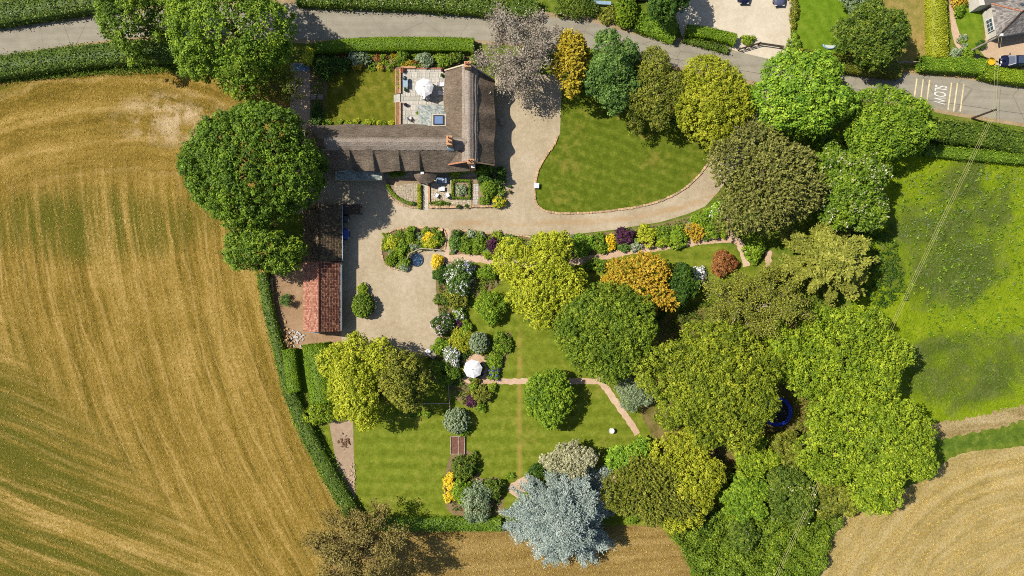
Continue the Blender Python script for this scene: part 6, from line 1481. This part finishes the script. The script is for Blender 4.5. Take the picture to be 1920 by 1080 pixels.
def parasol(px, py, z, label, R=1.48, hrim=2.15, tilt=0.0):
    c = P(px, py, z + 2.4); t = empty('parasol', (c.x, c.y, z), 0.12, label, 'parasol')
    prof = [(0.05, 2.72), (R * .35, 2.60), (R * .7, 2.41), (R, hrim)]; n = 8; V = []; F = []
    for k in (0, 1):
        for r, zz in prof:
            for i in range(n * 2):
                a = math.pi * i / n; sag = 1.0 if i % 2 == 0 else math.cos(math.pi / 8) * .985
                V.append((r * sag * math.cos(a), r * sag * math.sin(a), zz - (0 if i % 2 == 0 else .05 * r / R) - .012 * k))
    m_ = n * 2
    for j in range(3):
        for i in range(m_):
            i2 = (i + 1) % m_; F.append((j * m_ + i, (j + 1) * m_ + i, (j + 1) * m_ + i2, j * m_ + i2))
            o = 4 * m_; F.append((o + j * m_ + i, o + j * m_ + i2, o + (j + 1) * m_ + i2, o + (j + 1) * m_ + i))
    F.append(tuple(range(m_)))
    fixn(MB().add(V, F).build('canopy', canvas, t))
    MB().tube([(0, 0, .02), (0, 0, 2.78)], .028, 8).build('pole', timber, t)
    MB().lathe([(.03, 2.72), (.06, 2.76), (.04, 2.84), (.01, 2.86)], n=8).build('finial', timber_dark, t)
    MB().lathe([(.30, 0), (.30, .08), (.06, .12), (.05, .3)], n=16).build('base', concrete, t)
    for i in range(8):
        a = math.pi / 4 * i; MB().bar((.05 * math.cos(a), .05 * math.sin(a), 2.64), (R * .97 * math.cos(a), R * .97 * math.sin(a), hrim - .02), .025).build('rib', timber, t)
    return t
TZ = .455
pu = parasol(795, 163, TZ, 'white octagonal parasol on the paved terrace beside the thatch')
def round_table(x, y, z, label, mat, R=.62):
    t = empty('garden_table', (x, y, z), 0, label, 'table')
    o = MB(); V = [(.06, .70), (R, .70), (R, .74), (.06, .74)]
    o.lathe([(.04, .69), (R, .70), (R, .74), (.04, .745)], n=20).build('tabletop', mat, t)
    for k in range(4): a = math.pi / 4 + k * math.pi / 2; MB().bar((.35 * math.cos(a), .35 * math.sin(a), .7), (.45 * math.cos(a), .45 * math.sin(a), 0.0), .05).build('leg', mat, t)
    return t
pl_ = pu.location
round_table(pl_.x + .0, pl_.y - .75 + .0, TZ, 'round table under the terrace parasol', timber_grey, .55) if False else None
tbl = round_table(pl_.x + .02, pl_.y + .02, TZ, 'round grey table under the terrace parasol', timber_grey)
for i_, (ax, ay, lab) in enumerate([(.35, -1.12, 'pale wicker chair showing below the terrace parasol'), (-.35, -1.1, 'white wicker chair at the lower left of the terrace parasol'), (-1.05, .3, 'wicker chair hidden left under the terrace parasol'), (.5, 1.0, 'wicker chair tucked above under the terrace parasol')]):
    chair('garden_chair', pl_.x + ax, pl_.y + ay, math.atan2(ay, ax) - math.pi / 2, lab, cushion, z=TZ)
for (x_, y_, lab) in ((826, 158, 'white sun lounger under the thatch eave, upper of two'), (829, 174, 'white sun lounger under the thatch eave, lower of two')):
    c = P(x_, y_, TZ + .35); t = empty('sun_lounger', (c.x + .2, c.y, TZ), math.radians(2), lab, 'sun lounger')
    MB().box((.25, 0, .30), (1.25, .62, .1)).build('mattress', cushion, t); MB().box((-.55, 0, .46), (.55, .62, .09), ry=.6).build('backrest', cushion, t)
    for sx in (-.5, .75):
        for sy in (-.25, .25): MB().box((sx, sy, .13), (.06, .06, .26)).build('leg', timber_grey, t)
c = P(768, 222, TZ + .4); chair('garden_chair', c.x, c.y, 2.2, 'white and dark folding chair in the lower left terrace corner', metal_dark, cushion, TZ)
c = P(760, 156, TZ + .8); table('side_table', c.x, c.y, 0, 'pale blue-grey table beside the barbecue on the terrace', slate_blue, .75, 1.15, .8, TZ)
c = P(759, 146, TZ + 1.0); bq = empty('kettle_barbecue', (c.x, c.y, TZ), 0, 'dark green round kettle barbecue beside the blue-grey table', 'barbecue')
MB().lathe([(.02, .55), (.22, .62), (.33, .78), (.34, .85), (.30, .98), (.16, 1.09), (.03, 1.12)], n=18).build('kettle', m_plain('green_enamel', (36, 70, 68), .25, .08), bq)
MB().box((0, 0, 1.15), (.14, .04, .05)).build('handle', timber_dark, bq)
for k in range(3): a = k * 2.094; MB().bar((.15 * math.cos(a), .15 * math.sin(a), .62), (.32 * math.cos(a), .32 * math.sin(a), 0), .03).build('leg', metal_dark, bq)
def pot(px, py, z, label, mat, r=.24, h=.42, leaf=None):
    c = P(px, py, z + h); t = empty('plant_pot', (c.x, c.y, z), 0, label, 'plant pot')
    MB().lathe([(r * .65, 0), (r * .95, h * .85), (r * 1.08, h * .86), (r * 1.08, h), (r * .9, h), (r * .85, h * .8)], n=14).build('pot', mat, t)
    rng = np.random.default_rng(int(px * 7 + py)); C = rng.normal(size=(16, 3)) * np.array([r * .5, r * .5, .08]) + np.array([0, 0, h + .08])
    v, tt = dome_leaves(rng, C, np.full(16, .14), 10, .14, .1); quad_mesh('foliage', v, tt, LEAF[leaf or 'green'], t)
pot(755, 131, TZ, 'red glazed pot in the top left corner of the terrace', red_glaze, .34, .45, 'copper')
pot(830, 131, TZ, 'red-brown pot at the thatch corner, upper one', red_glaze, .28, .4, 'purple')
pot(829, 141, TZ, 'dark pot against the thatch eave below the red-brown pot', metal_dark, .24, .4, 'dark')
pot(760, 168, TZ, 'dark pot with plant below the blue-grey table', metal_dark, .24, .4, 'dark')
pot(760, 196, TZ, 'dark pot right of the terrace steps', metal_dark, .24, .4, 'purple')
pot(783, 212, TZ, 'pot with green plant by the slate extension wall', metal_dark, .2, .35, 'green')
pot(776, 381, 0, 'dark pot at the end of the curved box hedge', metal_dark, .26, .4, 'dark')
pot(860, 387, .06, 'dark pot at the right end of the patio wall', metal_dark, .26, .45, 'dark')
pot(875, 386, .06, 'dark pot at the left end of the yew-ball wall', metal_dark, .26, .45, 'dark')
pot(955, 359, 0, 'terracotta pot alone on the drive by the yew ball', terracotta, .2, .45, 'brown')
pot(957, 350, 0, 'small pale pot on the drive above the terracotta pot', concrete, .18, .3, 'dark')
# front patio set
c = P(828, 339, .5); so = empty('garden_sofa', (c.x, c.y, .07), 0, 'pale blue and white garden sofa by the porch', 'sofa')
MB().box((0, 0, .25), (1.55, .7, .34)).build('seat', pale_blue, so); MB().box((0, .36, .5), (1.55, .14, .55)).build('backrest', pale_blue, so)
for sx in (-.72, .72): MB().box((sx, 0, .45), (.14, .72, .5)).build('armrest', pale_blue, so)
MB().box((.38, -.05, .46), (.6, .55, .1)).build('cushion', cushion, so); MB().box((-.3, -.05, .46), (.62, .55, .09)).build('cushion', slate_blue, so)
c = P(828, 354, .45); table('coffee_table', c.x, c.y, 0, 'white rectangular coffee table on the front patio', cushion, 1.0, .68, .45, .07)
c = P(818, 366, .5); chair('garden_chair', c.x, c.y, math.radians(150), 'white armchair left below the coffee table', cushion, cushion, .07, w=.66)
c = P(838.5, 366, .5); chair('garden_chair', c.x, c.y, math.radians(205), 'white armchair right below the coffee table', cushion, cushion, .07, w=.66)
# back garden seats
for x_, lab in ((588, 'pale square wooden chair by the shaded path, left of the pair'), (601, 'pale square wooden chair by the shaded path, right of the pair')):
    c = P(x_, 182, .45); chair('wooden_chair', c.x, c.y, math.pi, lab, timber_grey, timber_grey, 0, w=.85)
for x_, lab in ((558, 'pale blue shell chair half under the olive tree'), (573, 'pale blue shell chair beside the yellow-green hedge end')):
    c = P(x_, 127, .5); t = empty('shell_chair', (c.x, c.y, 0), .5, lab, 'chair')
    MB().lathe([(.1, .38), (.42, .40), (.60, .52), (.66, .78), (.62, .80), (.54, .56), (.36, .46), (.05, .44)], n=18).build('seat', pale_blue, t)
    for k in range(4): a = math.pi / 4 + k * math.pi / 2; MB().bar((.25 * math.cos(a), .25 * math.sin(a), .42), (.42 * math.cos(a), .42 * math.sin(a), 0), .04).build('leg', metal_dark, t)
# lower parasol and seats
crz = sheet('seating_circle', [(862, 690), (872, 668), (892, 660), (910, 672), (918, 694), (912, 716), (890, 722), (868, 712)], 0.036, path_m)
pv = parasol(886.5, 692, 0.04, 'white octagonal parasol over the sitting circle in the lower garden', 1.5).location
round_table(pv.x + .1, pv.y, .04, 'round dark table under the lower parasol', timber_dark, .6)
for ax, ay, lab in ((.55, -1.15, 'dark metal chair showing below the lower parasol'), (1.25, -1.0, 'dark metal chair at the lower right of the lower parasol'), (1.15, .45, 'dark chair in the shadow right of the lower parasol')):
    chair('metal_chair', pv.x + ax, pv.y + ay, math.atan2(ay, ax) - math.pi / 2, lab, metal_dark, metal_dark, .04, w=.5)
# trailer with sack
c = P(806, 661, .5); tr = empty('garden_trailer', (c.x, c.y, 0), math.radians(-27), 'small grey flatbed garden trailer parked on the gravel court', 'trailer')
for k in range(6): MB().box((.2, -.52 + k * .208, .5), (1.75, .195, .05)).build('plank', timber_grey, tr)
for sy in (-.64, .64): MB().box((.2, sy, .58), (1.8, .04, .16)).build('side_board', timber_grey, tr)
MB().box((1.1, 0, .6), (.04, 1.3, .2)).build('tailboard', metal_grey, tr)
for sy in (-.78, .78):
    w_ = MB().tube([(.2, sy - .09, .28), (.2, sy + .09, .28)], .28, 14).build('wheel', black_m, tr); MB().tube([(.2, sy - .1, .28), (.2, sy + .1, .28)], .13, 10).build('rim', metal_grey, w_)
MB().bar((-.7, 0, .46), (-1.5, 0, .42), .08).build('drawbar', metal_dark, tr)
sk_ = MB(); sk_.lathe([(.12, 0), (.40, .05), (.44, .22), (.36, .38), (.18, .40), (.14, .30), (.05, .26)], n=14, sx=1.15, sy=.85)
sk_ = sk_.build('white_sack', m_plain('sackcloth', (226, 226, 234), .8, .08), None, True); sk_.location = (c.x - .22, c.y + .22, .53); tag(sk_, 'white open sack lying on the garden trailer', 'sack')
# raised bed
c = P(858.5, 834); rb = empty('raised_bed', (c.x, c.y, 0), 0, 'wooden raised bed with two compartments of dark soil', 'raised bed')
for x_ in (-1.12, 0.1, 1.1): MB().box((x_, 0, .16), (.11, 2.75, .34)).build('side_board', timber_grey, rb)
for y_ in (-1.4, 1.4): MB().box((0, y_, .15), (2.3, .09, .32)).build('end_board', timber_grey, rb)
for x_, w_ in ((-.51, 1.09), (.61, .88)): MB().box((x_, 0, .11), (w_, 2.7, .22)).build('soil', m_plain('dark_soil', (120, 84, 70), 1, .3, 6.0, bump=.8), rb)
# trampoline
c = P(1458, 772, .85); tp = empty('trampoline', (c.x, c.y, 0), 0, 'round trampoline with bright blue padded rim under the broad tree', 'trampoline')
MB().lathe([(.01, .82), (1.75, .82), (1.75, .835), (.01, .835)], n=40).build('jump_mat', black_m, tp)
ring = MB(); n_ = 44; V = []; F = []
for i in range(n_):
    a = 2 * math.pi * i / n_
    for r, z in ((1.78, .84), (1.9, .91), (2.2, .91), (2.36, .84), (2.2, .79), (1.9, .79)): V.append((r * math.cos(a), r * math.sin(a), z))
for i in range(n_):
    for j in range(6): F.append((i * 6 + j, i * 6 + (j + 1) % 6, ((i + 1) % n_) * 6 + (j + 1) % 6, ((i + 1) % n_) * 6 + j))
fixn(ring.add(V, F).build('rim_pad', blue_paint, tp))
for k in range(8): a = k * math.pi / 4; MB().tube([(2.1 * math.cos(a), 2.1 * math.sin(a), .8), (2.1 * math.cos(a), 2.1 * math.sin(a), 0)], .03, 6).build('leg', metal_grey, tp)
# bird bath
c = P(1147, 808, .8); bb = empty('bird_bath', (c.x, c.y, 0), 0, 'round pale stone bird bath on the lower lawn', 'bird bath')
MB().lathe([(.28, 0), (.28, .08), (.14, .14), (.12, .55), (.2, .62)], n=14).build('pedestal', concrete, bb)
MB().lathe([(.18, .6), (.40, .70), (.44, .80), (.40, .81), (.34, .74), (.02, .72)], n=20).build('bowl', white_paint, bb)
# white box at lawn corner
c = P(1006, 348, .5); bx_ = empty('meter_box', (c.x, c.y, 0), math.radians(-4), 'white square box standing on the tip of the front lawn edging', 'box')
MB().box((0, 0, .26), (.74, .74, .52)).build('casing', cushion, bx_); MB().box((0, 0, .56), (.84, .84, .08), taper=.94).build('lid', m_plain('pale_lid', (222, 228, 238), .5, .04), bx_)
# pond
c = P(781, 487); pn = empty('pond', (c.x, c.y, 0), .2, 'small round pond with dark water and stone rim in the island bed', 'pond')
MB().lathe([(1.14, .0), (1.12, .16), (.98, .18), (.95, .07)], n=24).build('rim', m_plain('pond_rim', (64, 76, 84), .6, .15), pn)
wn_ = NT('pond_water'); wp = wn_.objc(); wz = wn_.noise(wp, 2.2, 3.0, .6, 2.0)
pond_m = wn_.finish(wn_.ramp(wz, [(.45, A((26, 38, 58))), (.56, A((60, 90, 122))), (.66, A((150, 178, 200)))]), .08, wn_.bump(wn_.noise(wp, 5.0), .4, .05), .6)  # pale swirls are the water's reflection, painted into its base colour
MB().lathe([(.02, .06), (.96, .06), (.96, .10), (.02, .10)], n=24).build('water', pond_m, pn)
# timber rail by the pond
rl = empty('timber_rail', P(790, 466).xy.to_3d(), 0, 'pale timber rail bending round behind the pond', 'rail'); o0 = Vector(rl.location)
rp = [P(761, 491, .9), P(767, 475, .9), P(788, 466, .9), P(826, 468, .9)]
for a_, b_ in zip(rp[:-1], rp[1:]): MB().bar(a_ - o0, b_ - o0, .13, .07).build('rail', timber_grey, rl)
for p_ in rp: MB().box((p_.x - o0.x, p_.y - o0.y, .43), (.09, .09, .86)).build('post', timber, rl)
c = P(783, 452, .3); o = MB().lathe([(.30, 0), (.34, .28), (.36, .30), (.34, .36), (.05, .40)], (0, 0, 0), 18).build('water_butt_lid', turq); o.location = (c.x, c.y, 0); tag(o, 'turquoise round tub lid in the island bed', 'tub')
c = P(826, 431, .4); o = MB().lathe([(.22, 0), (.36, .3), (.38, .44), (.30, .45), (.24, .36), (.02, .34)], (0, 0, 0), 16).build('terracotta_bowl', m_plain('pale_clay', (226, 190, 150), .8, .1)); o.location = (c.x, c.y, 0); tag(o, 'pale clay bowl planter on the drive edge of the island bed', 'planter')
# rustic rails by the lower garden
rr = empty('rustic_rail', P(800, 760).xy.to_3d(), 0, 'weathered log rail along the top of the square lawn', 'rail'); o0 = Vector(rr.location)
rp = [P(748, 764, .9), P(772, 759, .9), P(800, 757, .9), P(842, 757, .9)]
for a_, b_ in zip(rp[:-1], rp[1:]): MB().tube([a_ - o0, a_.lerp(b_, .5) - o0 + Vector((0, .05, .03)), b_ - o0], [.08, .07, .075], 7).build('log', bark_pale, rr)
for p_ in rp: MB().tube([(p_.x - o0.x, p_.y - o0.y, 0), (p_.x - o0.x, p_.y - o0.y, .95)], .07, 7).build('post', timber_grey, rr)
rr = empty('rustic_rail', P(842, 745).xy.to_3d(), 0, 'thin upright rail running down from the dense green bush', 'rail'); o0 = Vector(rr.location)
rp = [P(841, 722, .9), P(842, 745, .9), P(844, 768, .9)]
for a_, b_ in zip(rp[:-1], rp[1:]): MB().tube([a_ - o0, b_ - o0], .06, 7).build('log', timber_grey, rr)
for p_ in rp: MB().tube([(p_.x - o0.x, p_.y - o0.y, 0), (p_.x - o0.x, p_.y - o0.y, .95)], .06, 7).build('post', timber_grey, rr)
# log pile and rubble
c = P(539, 640); lp = empty('log_pile', (c.x, c.y, 0), .1, 'heap of cut pale logs at the corner of the soil yard', 'log pile'); rnd = random.Random(4)
for k in range(64):
    x_, y_ = rnd.gauss(0, .42), rnd.gauss(0, .9); z_ = .12 + max(0, .5 * math.exp(-(x_ ** 2) / .3 - y_ ** 2 / 1.2)) * rnd.uniform(.6, 1.1); a = rnd.uniform(0, 3.14); r_ = rnd.uniform(.08, .14)
    d_ = Vector((math.cos(a), math.sin(a), rnd.uniform(-.4, .4))) * rnd.uniform(.14, .22); MB().tube([Vector((x_, y_, z_)) - d_, Vector((x_, y_, z_)) + d_], r_, 7).build('log', log_m, lp)
def heap(px, py, n, sx, sy, label, mat, seed, r=(.08, .2)):
    c = P(px, py); t = empty('rubble_heap', (c.x, c.y, 0.03), 0, label, 'rubble'); rnd = random.Random(seed)
    ms = [stone_mesh(70 + seed * 3 + i, mat) for i in range(3)]
    for k in range(n):
        s_ = rnd.uniform(*r); piece('chunk', rnd.choice(ms), (rnd.gauss(0, sx), rnd.gauss(0, sy), s_ * .45), (s_ * 2, s_ * 1.3, s_ * 1.1), rnd.uniform(0, 3.1), t)
heap(557, 632, 34, .45, .6, 'scatter of grey-white rubble beside the log pile', m_plain('rubble', (206, 204, 200), .9, .1), 1)
heap(648, 828, 40, .5, .55, 'brushwood and clods on the dug soil below the clipped hedge', m_plain('clods', (126, 96, 74), 1, .2), 2, (.06, .2))
heap(660, 896, 40, .3, 1.3, 'pale stones and clods at the lower dug strip beside the lawn', m_plain('pale_clods', (206, 178, 150), 1, .15), 3, (.06, .18))
c = P(534, 563, .5); twig_tree('sapling', (524, 552, 546, 576), 2.2, 'bluegreen', 'young sapling casting a thin shadow in the soil yard', None, 6, .16, .16, .1, 5, 2)
# surfboard-like tub at neighbour
c = P(1556, 86, .3); t = empty('paddling_pool', (c.x, c.y, 0), math.radians(-4), 'pale blue and white folded paddling pool on the neighbouring lawn', 'paddling pool')
V = []; F = []
for i in range(13):
    a = math.pi * (1 + i / 12.0)
    for r, z in ((1.0, .0), (1.12, .2), (1.0, .32), (.82, .2)): V.append((r * math.cos(a), r * .62 * math.sin(a) + .2, z))
for i in range(12):
    for j in range(4): F.append((i * 4 + j, i * 4 + (j + 1) % 4, i * 4 + 4 + (j + 1) % 4, i * 4 + 4 + j))
fixn(MB().add(V, F).build('side_wall', pale_blue, t)); MB().add([V[i * 4 + 3] for i in range(13)], [tuple(range(13))]).build('floor', m_plain('pool_floor', (206, 216, 206), .6, .05), t).location.z = -.1

# ------------------------------------------------------------------ fences, gate
def rail_fence(name, a, b, label, n_post, rails=3, h=1.15, mat=timber):
    pa, pb = P(*a), P(*b); t = empty(name, pa, 0, label, 'gate' if 'gate' in name else 'fence'); d = pb - pa
    for i in range(n_post): p_ = d * i / (n_post - 1); MB().box((p_.x, p_.y, h / 2), (.14, .14, h)).build('post', mat, t)
    for k in range(rails): z = h * (.3 + .62 * k / (rails - 1)); MB().bar(Vector((0, 0, z)), d + Vector((0, 0, z)), .06, .12).build('rail', mat, t)
    return t
rail_fence('rail_fence', (1384, 95), (1421, 84), 'dark post-and-rail fence left of the neighbouring gate', 4, 3, 1.2, timber_dark)
g_ = rail_fence('field_gate', (1422, 84), (1462, 90), 'wooden five-bar gate across the pale neighbouring drive', 2, 5, 1.2, timber_grey)
d_ = P(1462, 90) - P(1422, 84); MB().bar(Vector((0, 0, .3)), d_ + Vector((0, 0, 1.1)), .05, .08).build('brace', timber_grey, g_)
rail_fence('rail_fence', (1464, 91), (1498, 113), 'post-and-rail fence running right from the neighbouring gate', 4, 3, 1.2, timber)
rail_fence('rail_fence', (1676, 118), (1726, 120), 'short wooden fence under the dark round roadside tree', 4, 2, 1.0, timber_grey)
o = MB(); 
c = P(1126, 8); t = empty('slate_coping', (c.x, c.y, 0), -.05, 'grey slate coping of a low wall at the top edge', 'wall')
MB().box((0, 0, .3), (3.2, .4, .6)).build('wall', wall_stone, t)
for k in range(4): MB().box((-1.2 + k * .8, 0, .64), (.77, .55, .07)).build('coping_slab', slate_blue, t)

# ------------------------------------------------------------------ telegraph poles and wires
def pole(bx, by, tx, ty, h, label, mat):
    b = P(bx, by); t = empty('telegraph_pole', b, 0, label, 'utility pole')
    MB().tube([(0, 0, 0), (0, 0, h * .5), (0, 0, h)], [.17, .15, .12], 9).build('pole', mat, t)
    MB().bar((-.45, .1, h - .35), (.45, -.1, h - .35), .09, .1).build('crossarm', timber_dark, t)
    for sx in (-.38, 0, .38): MB().lathe([(.03, 0), (.06, .05), (.05, .12), (.02, .14)], (sx, -sx * .22, h - .3), 8).build('insulator', white_paint, t)
    MB().box((.12, 0, h - 1.0), (.2, .2, .35)).build('junction_box', metal_grey, t)
    return Vector((b.x, b.y, h))
h1 = H * (1 - 862 / 908); h2 = H * (1 - 855 / 917)
p1 = pole(1822, 222, 0, 0, h1, 'dark telegraph pole standing in the hedge beside the lane', timber_dark)
p2 = pole(1815, 98, 0, 0, h2, 'pale grey telegraph pole in front of the slate house', timber_grey)
MB().box((.0, .0, 0), (.34, .34, .3)).build('transformer_box', white_paint).location = p2 + Vector((0, 0, .1))
bpy.data.objects['transformer_box']['label'] = 'white cap box on top of the pale telegraph pole'; bpy.data.objects['transformer_box']['category'] = 'box'
def wire(a, b, sag, label, mat, r=.02, group=None):
    pts = [a.lerp(b, t) - Vector((0, 0, sag * 4 * t * (1 - t))) for t in np.linspace(0, 1, 14)]
    o = MB(); o.tube([p - a for p in pts], r, 4); o = o.build('overhead_wire', mat); o.location = a; tag(o, label, 'wire', group); return o
far = P(1460, 1080, 6.0); far = p1 + (far - p1) * 1.25; far.z = 6.0
for dx, w_ in ((-.25, 'left-hand'), (.06, 'middle'), (.34, 'right-hand')): wire(p1 + Vector((dx, 0, -.2)), far + Vector((dx, 0, 0)), .8, w_ + ' of three pale wires crossing the meadow from the dark pole', wire_m, .016, 'wires over the meadow')
for dx, w_ in ((-.22, 'left'), (.22, 'right')): wire(p1 + Vector((dx, 0, -.15)), p2 + Vector((dx, 0, -.1)), .4, w_ + ' of two wires between the dark and the pale pole', wire_m, .016, 'wires between the poles')
wire(p1 + Vector((0, 0, -.3)), P(1180, 96, 6.2), .6, 'dark wire running left along the lane from the dark pole', wire_dark, .02)
wire(p1 + Vector((0, 0, -.3)), P(2200, 245, 6.0), .5, 'dark wire running right along the lane from the dark pole', wire_dark, .02)

# ------------------------------------------------------------------ vehicles
def make_car(x, y, rz, paint, label, L=4.4, W=1.82):
    t = empty('parked_car', (x, y, 0), rz, label, 'car')
    st = [(-L / 2, .62, .45, .62), (-L / 2 + .12, .82, .30, .84), (-L * .38, .96, .22, .95), (-L * .2, 1.0, .2, .98), (L * .08, 1.0, .2, .97), (L * .26, .97, .22, .93), (L * .40, .92, .26, .84), (L / 2 - .10, .78, .32, .70), (L / 2, .58, .42, .58)]
    V = []; F = []; n = 10
    for x_, wf, zb, zt in st:
        w = W / 2 * wf
        V += [(x_, yy * w, zz) for yy, zz in ((-.9, zb), (-1, zb + .18), (-1, zt - .22), (-.9, zt - .04), (-.45, zt + .02), (.45, zt + .02), (.9, zt - .04), (1, zt - .22), (1, zb + .18), (.9, zb))]
    for i in range(len(st) - 1):
        for k in range(n): F.append((i * n + k, (i + 1) * n + k, (i + 1) * n + (k + 1) % n, i * n + (k + 1) % n))
    F += [tuple(range(n)), tuple(range((len(st) - 1) * n + n - 1, (len(st) - 1) * n - 1, -1))]
    fixn(MB().add(V, F).build('body', paint, t, True))
    lo = [(-L * .46, .80, .92), (-L * .30, .90, .95), (0, .90, .95), (L * .24, .84, .92)]; hi = [(-L * .36, .64, 1.44), (-L * .24, .68, 1.50), (0, .68, 1.50), (L * .06, .64, 1.45)]
    V = []; F = []
    for (xl, wl, zl), (xh, wh, zh) in zip(lo, hi): V += [(xl, -wl * W / 2, zl), (xh, -wh * W / 2, zh), (xh, wh * W / 2, zh), (xl, wl * W / 2, zl)]
    for i in range(3):
        for k in range(3): F.append((i * 4 + k, i * 4 + 4 + k, i * 4 + 5 + k, i * 4 + 1 + k))
    F += [(0, 1, 2, 3), (12, 15, 14, 13)]
    fixn(MB().add(V, F).build('cabin', paint, t))
    def pane(i0, pts):
        c = sum((Vector(p) for p in pts), Vector()) / len(pts); n_ = (Vector(pts[1]) - Vector(pts[0])).cross(Vector(pts[2]) - Vector(pts[0])).normalized()
        if n_.dot(c - Vector((0, 0, .9))) < 0: n_ = -n_
        MB().add([c + (Vector(p) - c) * .88 + n_ * .012 for p in pts], [tuple(range(len(pts)))]).build('window', glass_m, t)
    pane(0, V[0:4]); pane(0, V[12:16])
    for k in (0, 2):
        for i in range(3): pane(0, [V[i * 4 + k], V[i * 4 + 4 + k], V[i * 4 + 5 + k], V[i * 4 + 1 + k]])
    pane(0, [V[5], V[9], V[10], V[6]])
    for sx in (-L * .31, L * .31):
        for sy in (-1, 1):
            w_ = MB().tube([(sx, sy * (W / 2 - .2), .32), (sx, sy * (W / 2 + .005), .32)], .32, 16).build('wheel', black_m, t); MB().tube([(sx, sy * (W / 2 - .1), .32), (sx, sy * (W / 2 + .015), .32)], .2, 12).build('rim', metal_grey, w_)
    for sy in (-.6, .6): MB().box((L / 2 - .06, sy, .60), (.14, .32, .14)).build('headlight', lamp_m, t); MB().box((-L / 2 + .06, sy, .66), (.12, .28, .14)).build('tail_light', red_glaze, t)
    for sy in (-1, 1): MB().box((L * .2, sy * (W / 2 + .06), .98), (.16, .2, .12)).build('wing_mirror', paint, t)
    return t
c = P(1903, 114, .8); make_car(c.x, c.y, math.pi, car_navy, 'dark navy car parked beside the slate house at the right edge', 4.5, 1.9)
make_car(-27.95, 8.55, 0, car_blue, 'blue car with only its nose showing from the old barn', 4.3, 1.75)
make_car(-27.95, 11.3, 0, car_black, 'black car with its nose showing from the old barn, by the log store', 4.2, 1.75)
c = P(1462, -16, .8); make_car(c.x, c.y, math.radians(-88), car_grey, 'grey car cut off by the top edge on the pale drive', 4.4, 1.8)
c = P(1396, -19, .8); make_car(c.x, c.y, math.radians(-90), car_navy, 'dark car at the top edge, left on the pale drive', 4.2, 1.8)
c = P(1198, -10, .8); make_car(c.x, c.y, math.radians(5), car_black, 'black car in shade at the top edge among the bushes', 4.2, 1.8)
# bins beside the slate house
c = P(1859, 115, .6); t = empty('yellow_tub', (c.x, c.y, 0), 0, 'yellow round tub trug beside the parked navy car', 'tub')
MB().lathe([(.34, 0), (.55, .45), (.62, .62), (.56, .62), (.48, .4), (.02, .38)], n=20).build('tub', yellow_m, t); MB().box((.45, .28, .5), (.3, .3, .16)).build('lid', yellow_m, t)
c = P(1833, 106, .9); t = empty('wheelie_bin', (c.x, c.y, 0), 0, 'dark wheeled bin at the hedge by the slate house', 'bin')
MB().box((0, 0, .48), (.58, .7, .9), taper=1.08).build('body', metal_dark, t); MB().box((0, -.02, .97), (.64, .78, .07)).build('lid', black_m, t)
for sx in (-.26, .26): MB().tube([(sx - .04, .34, .1), (sx + .04, .34, .1)], .1, 10).build('wheel', black_m, t)
heap(1800, 78, 14, .4, .5, 'pale rockery stones in the little garden by the slate house', m_plain('rockery', (214, 184, 160), .95, .12), 5, (.14, .3))
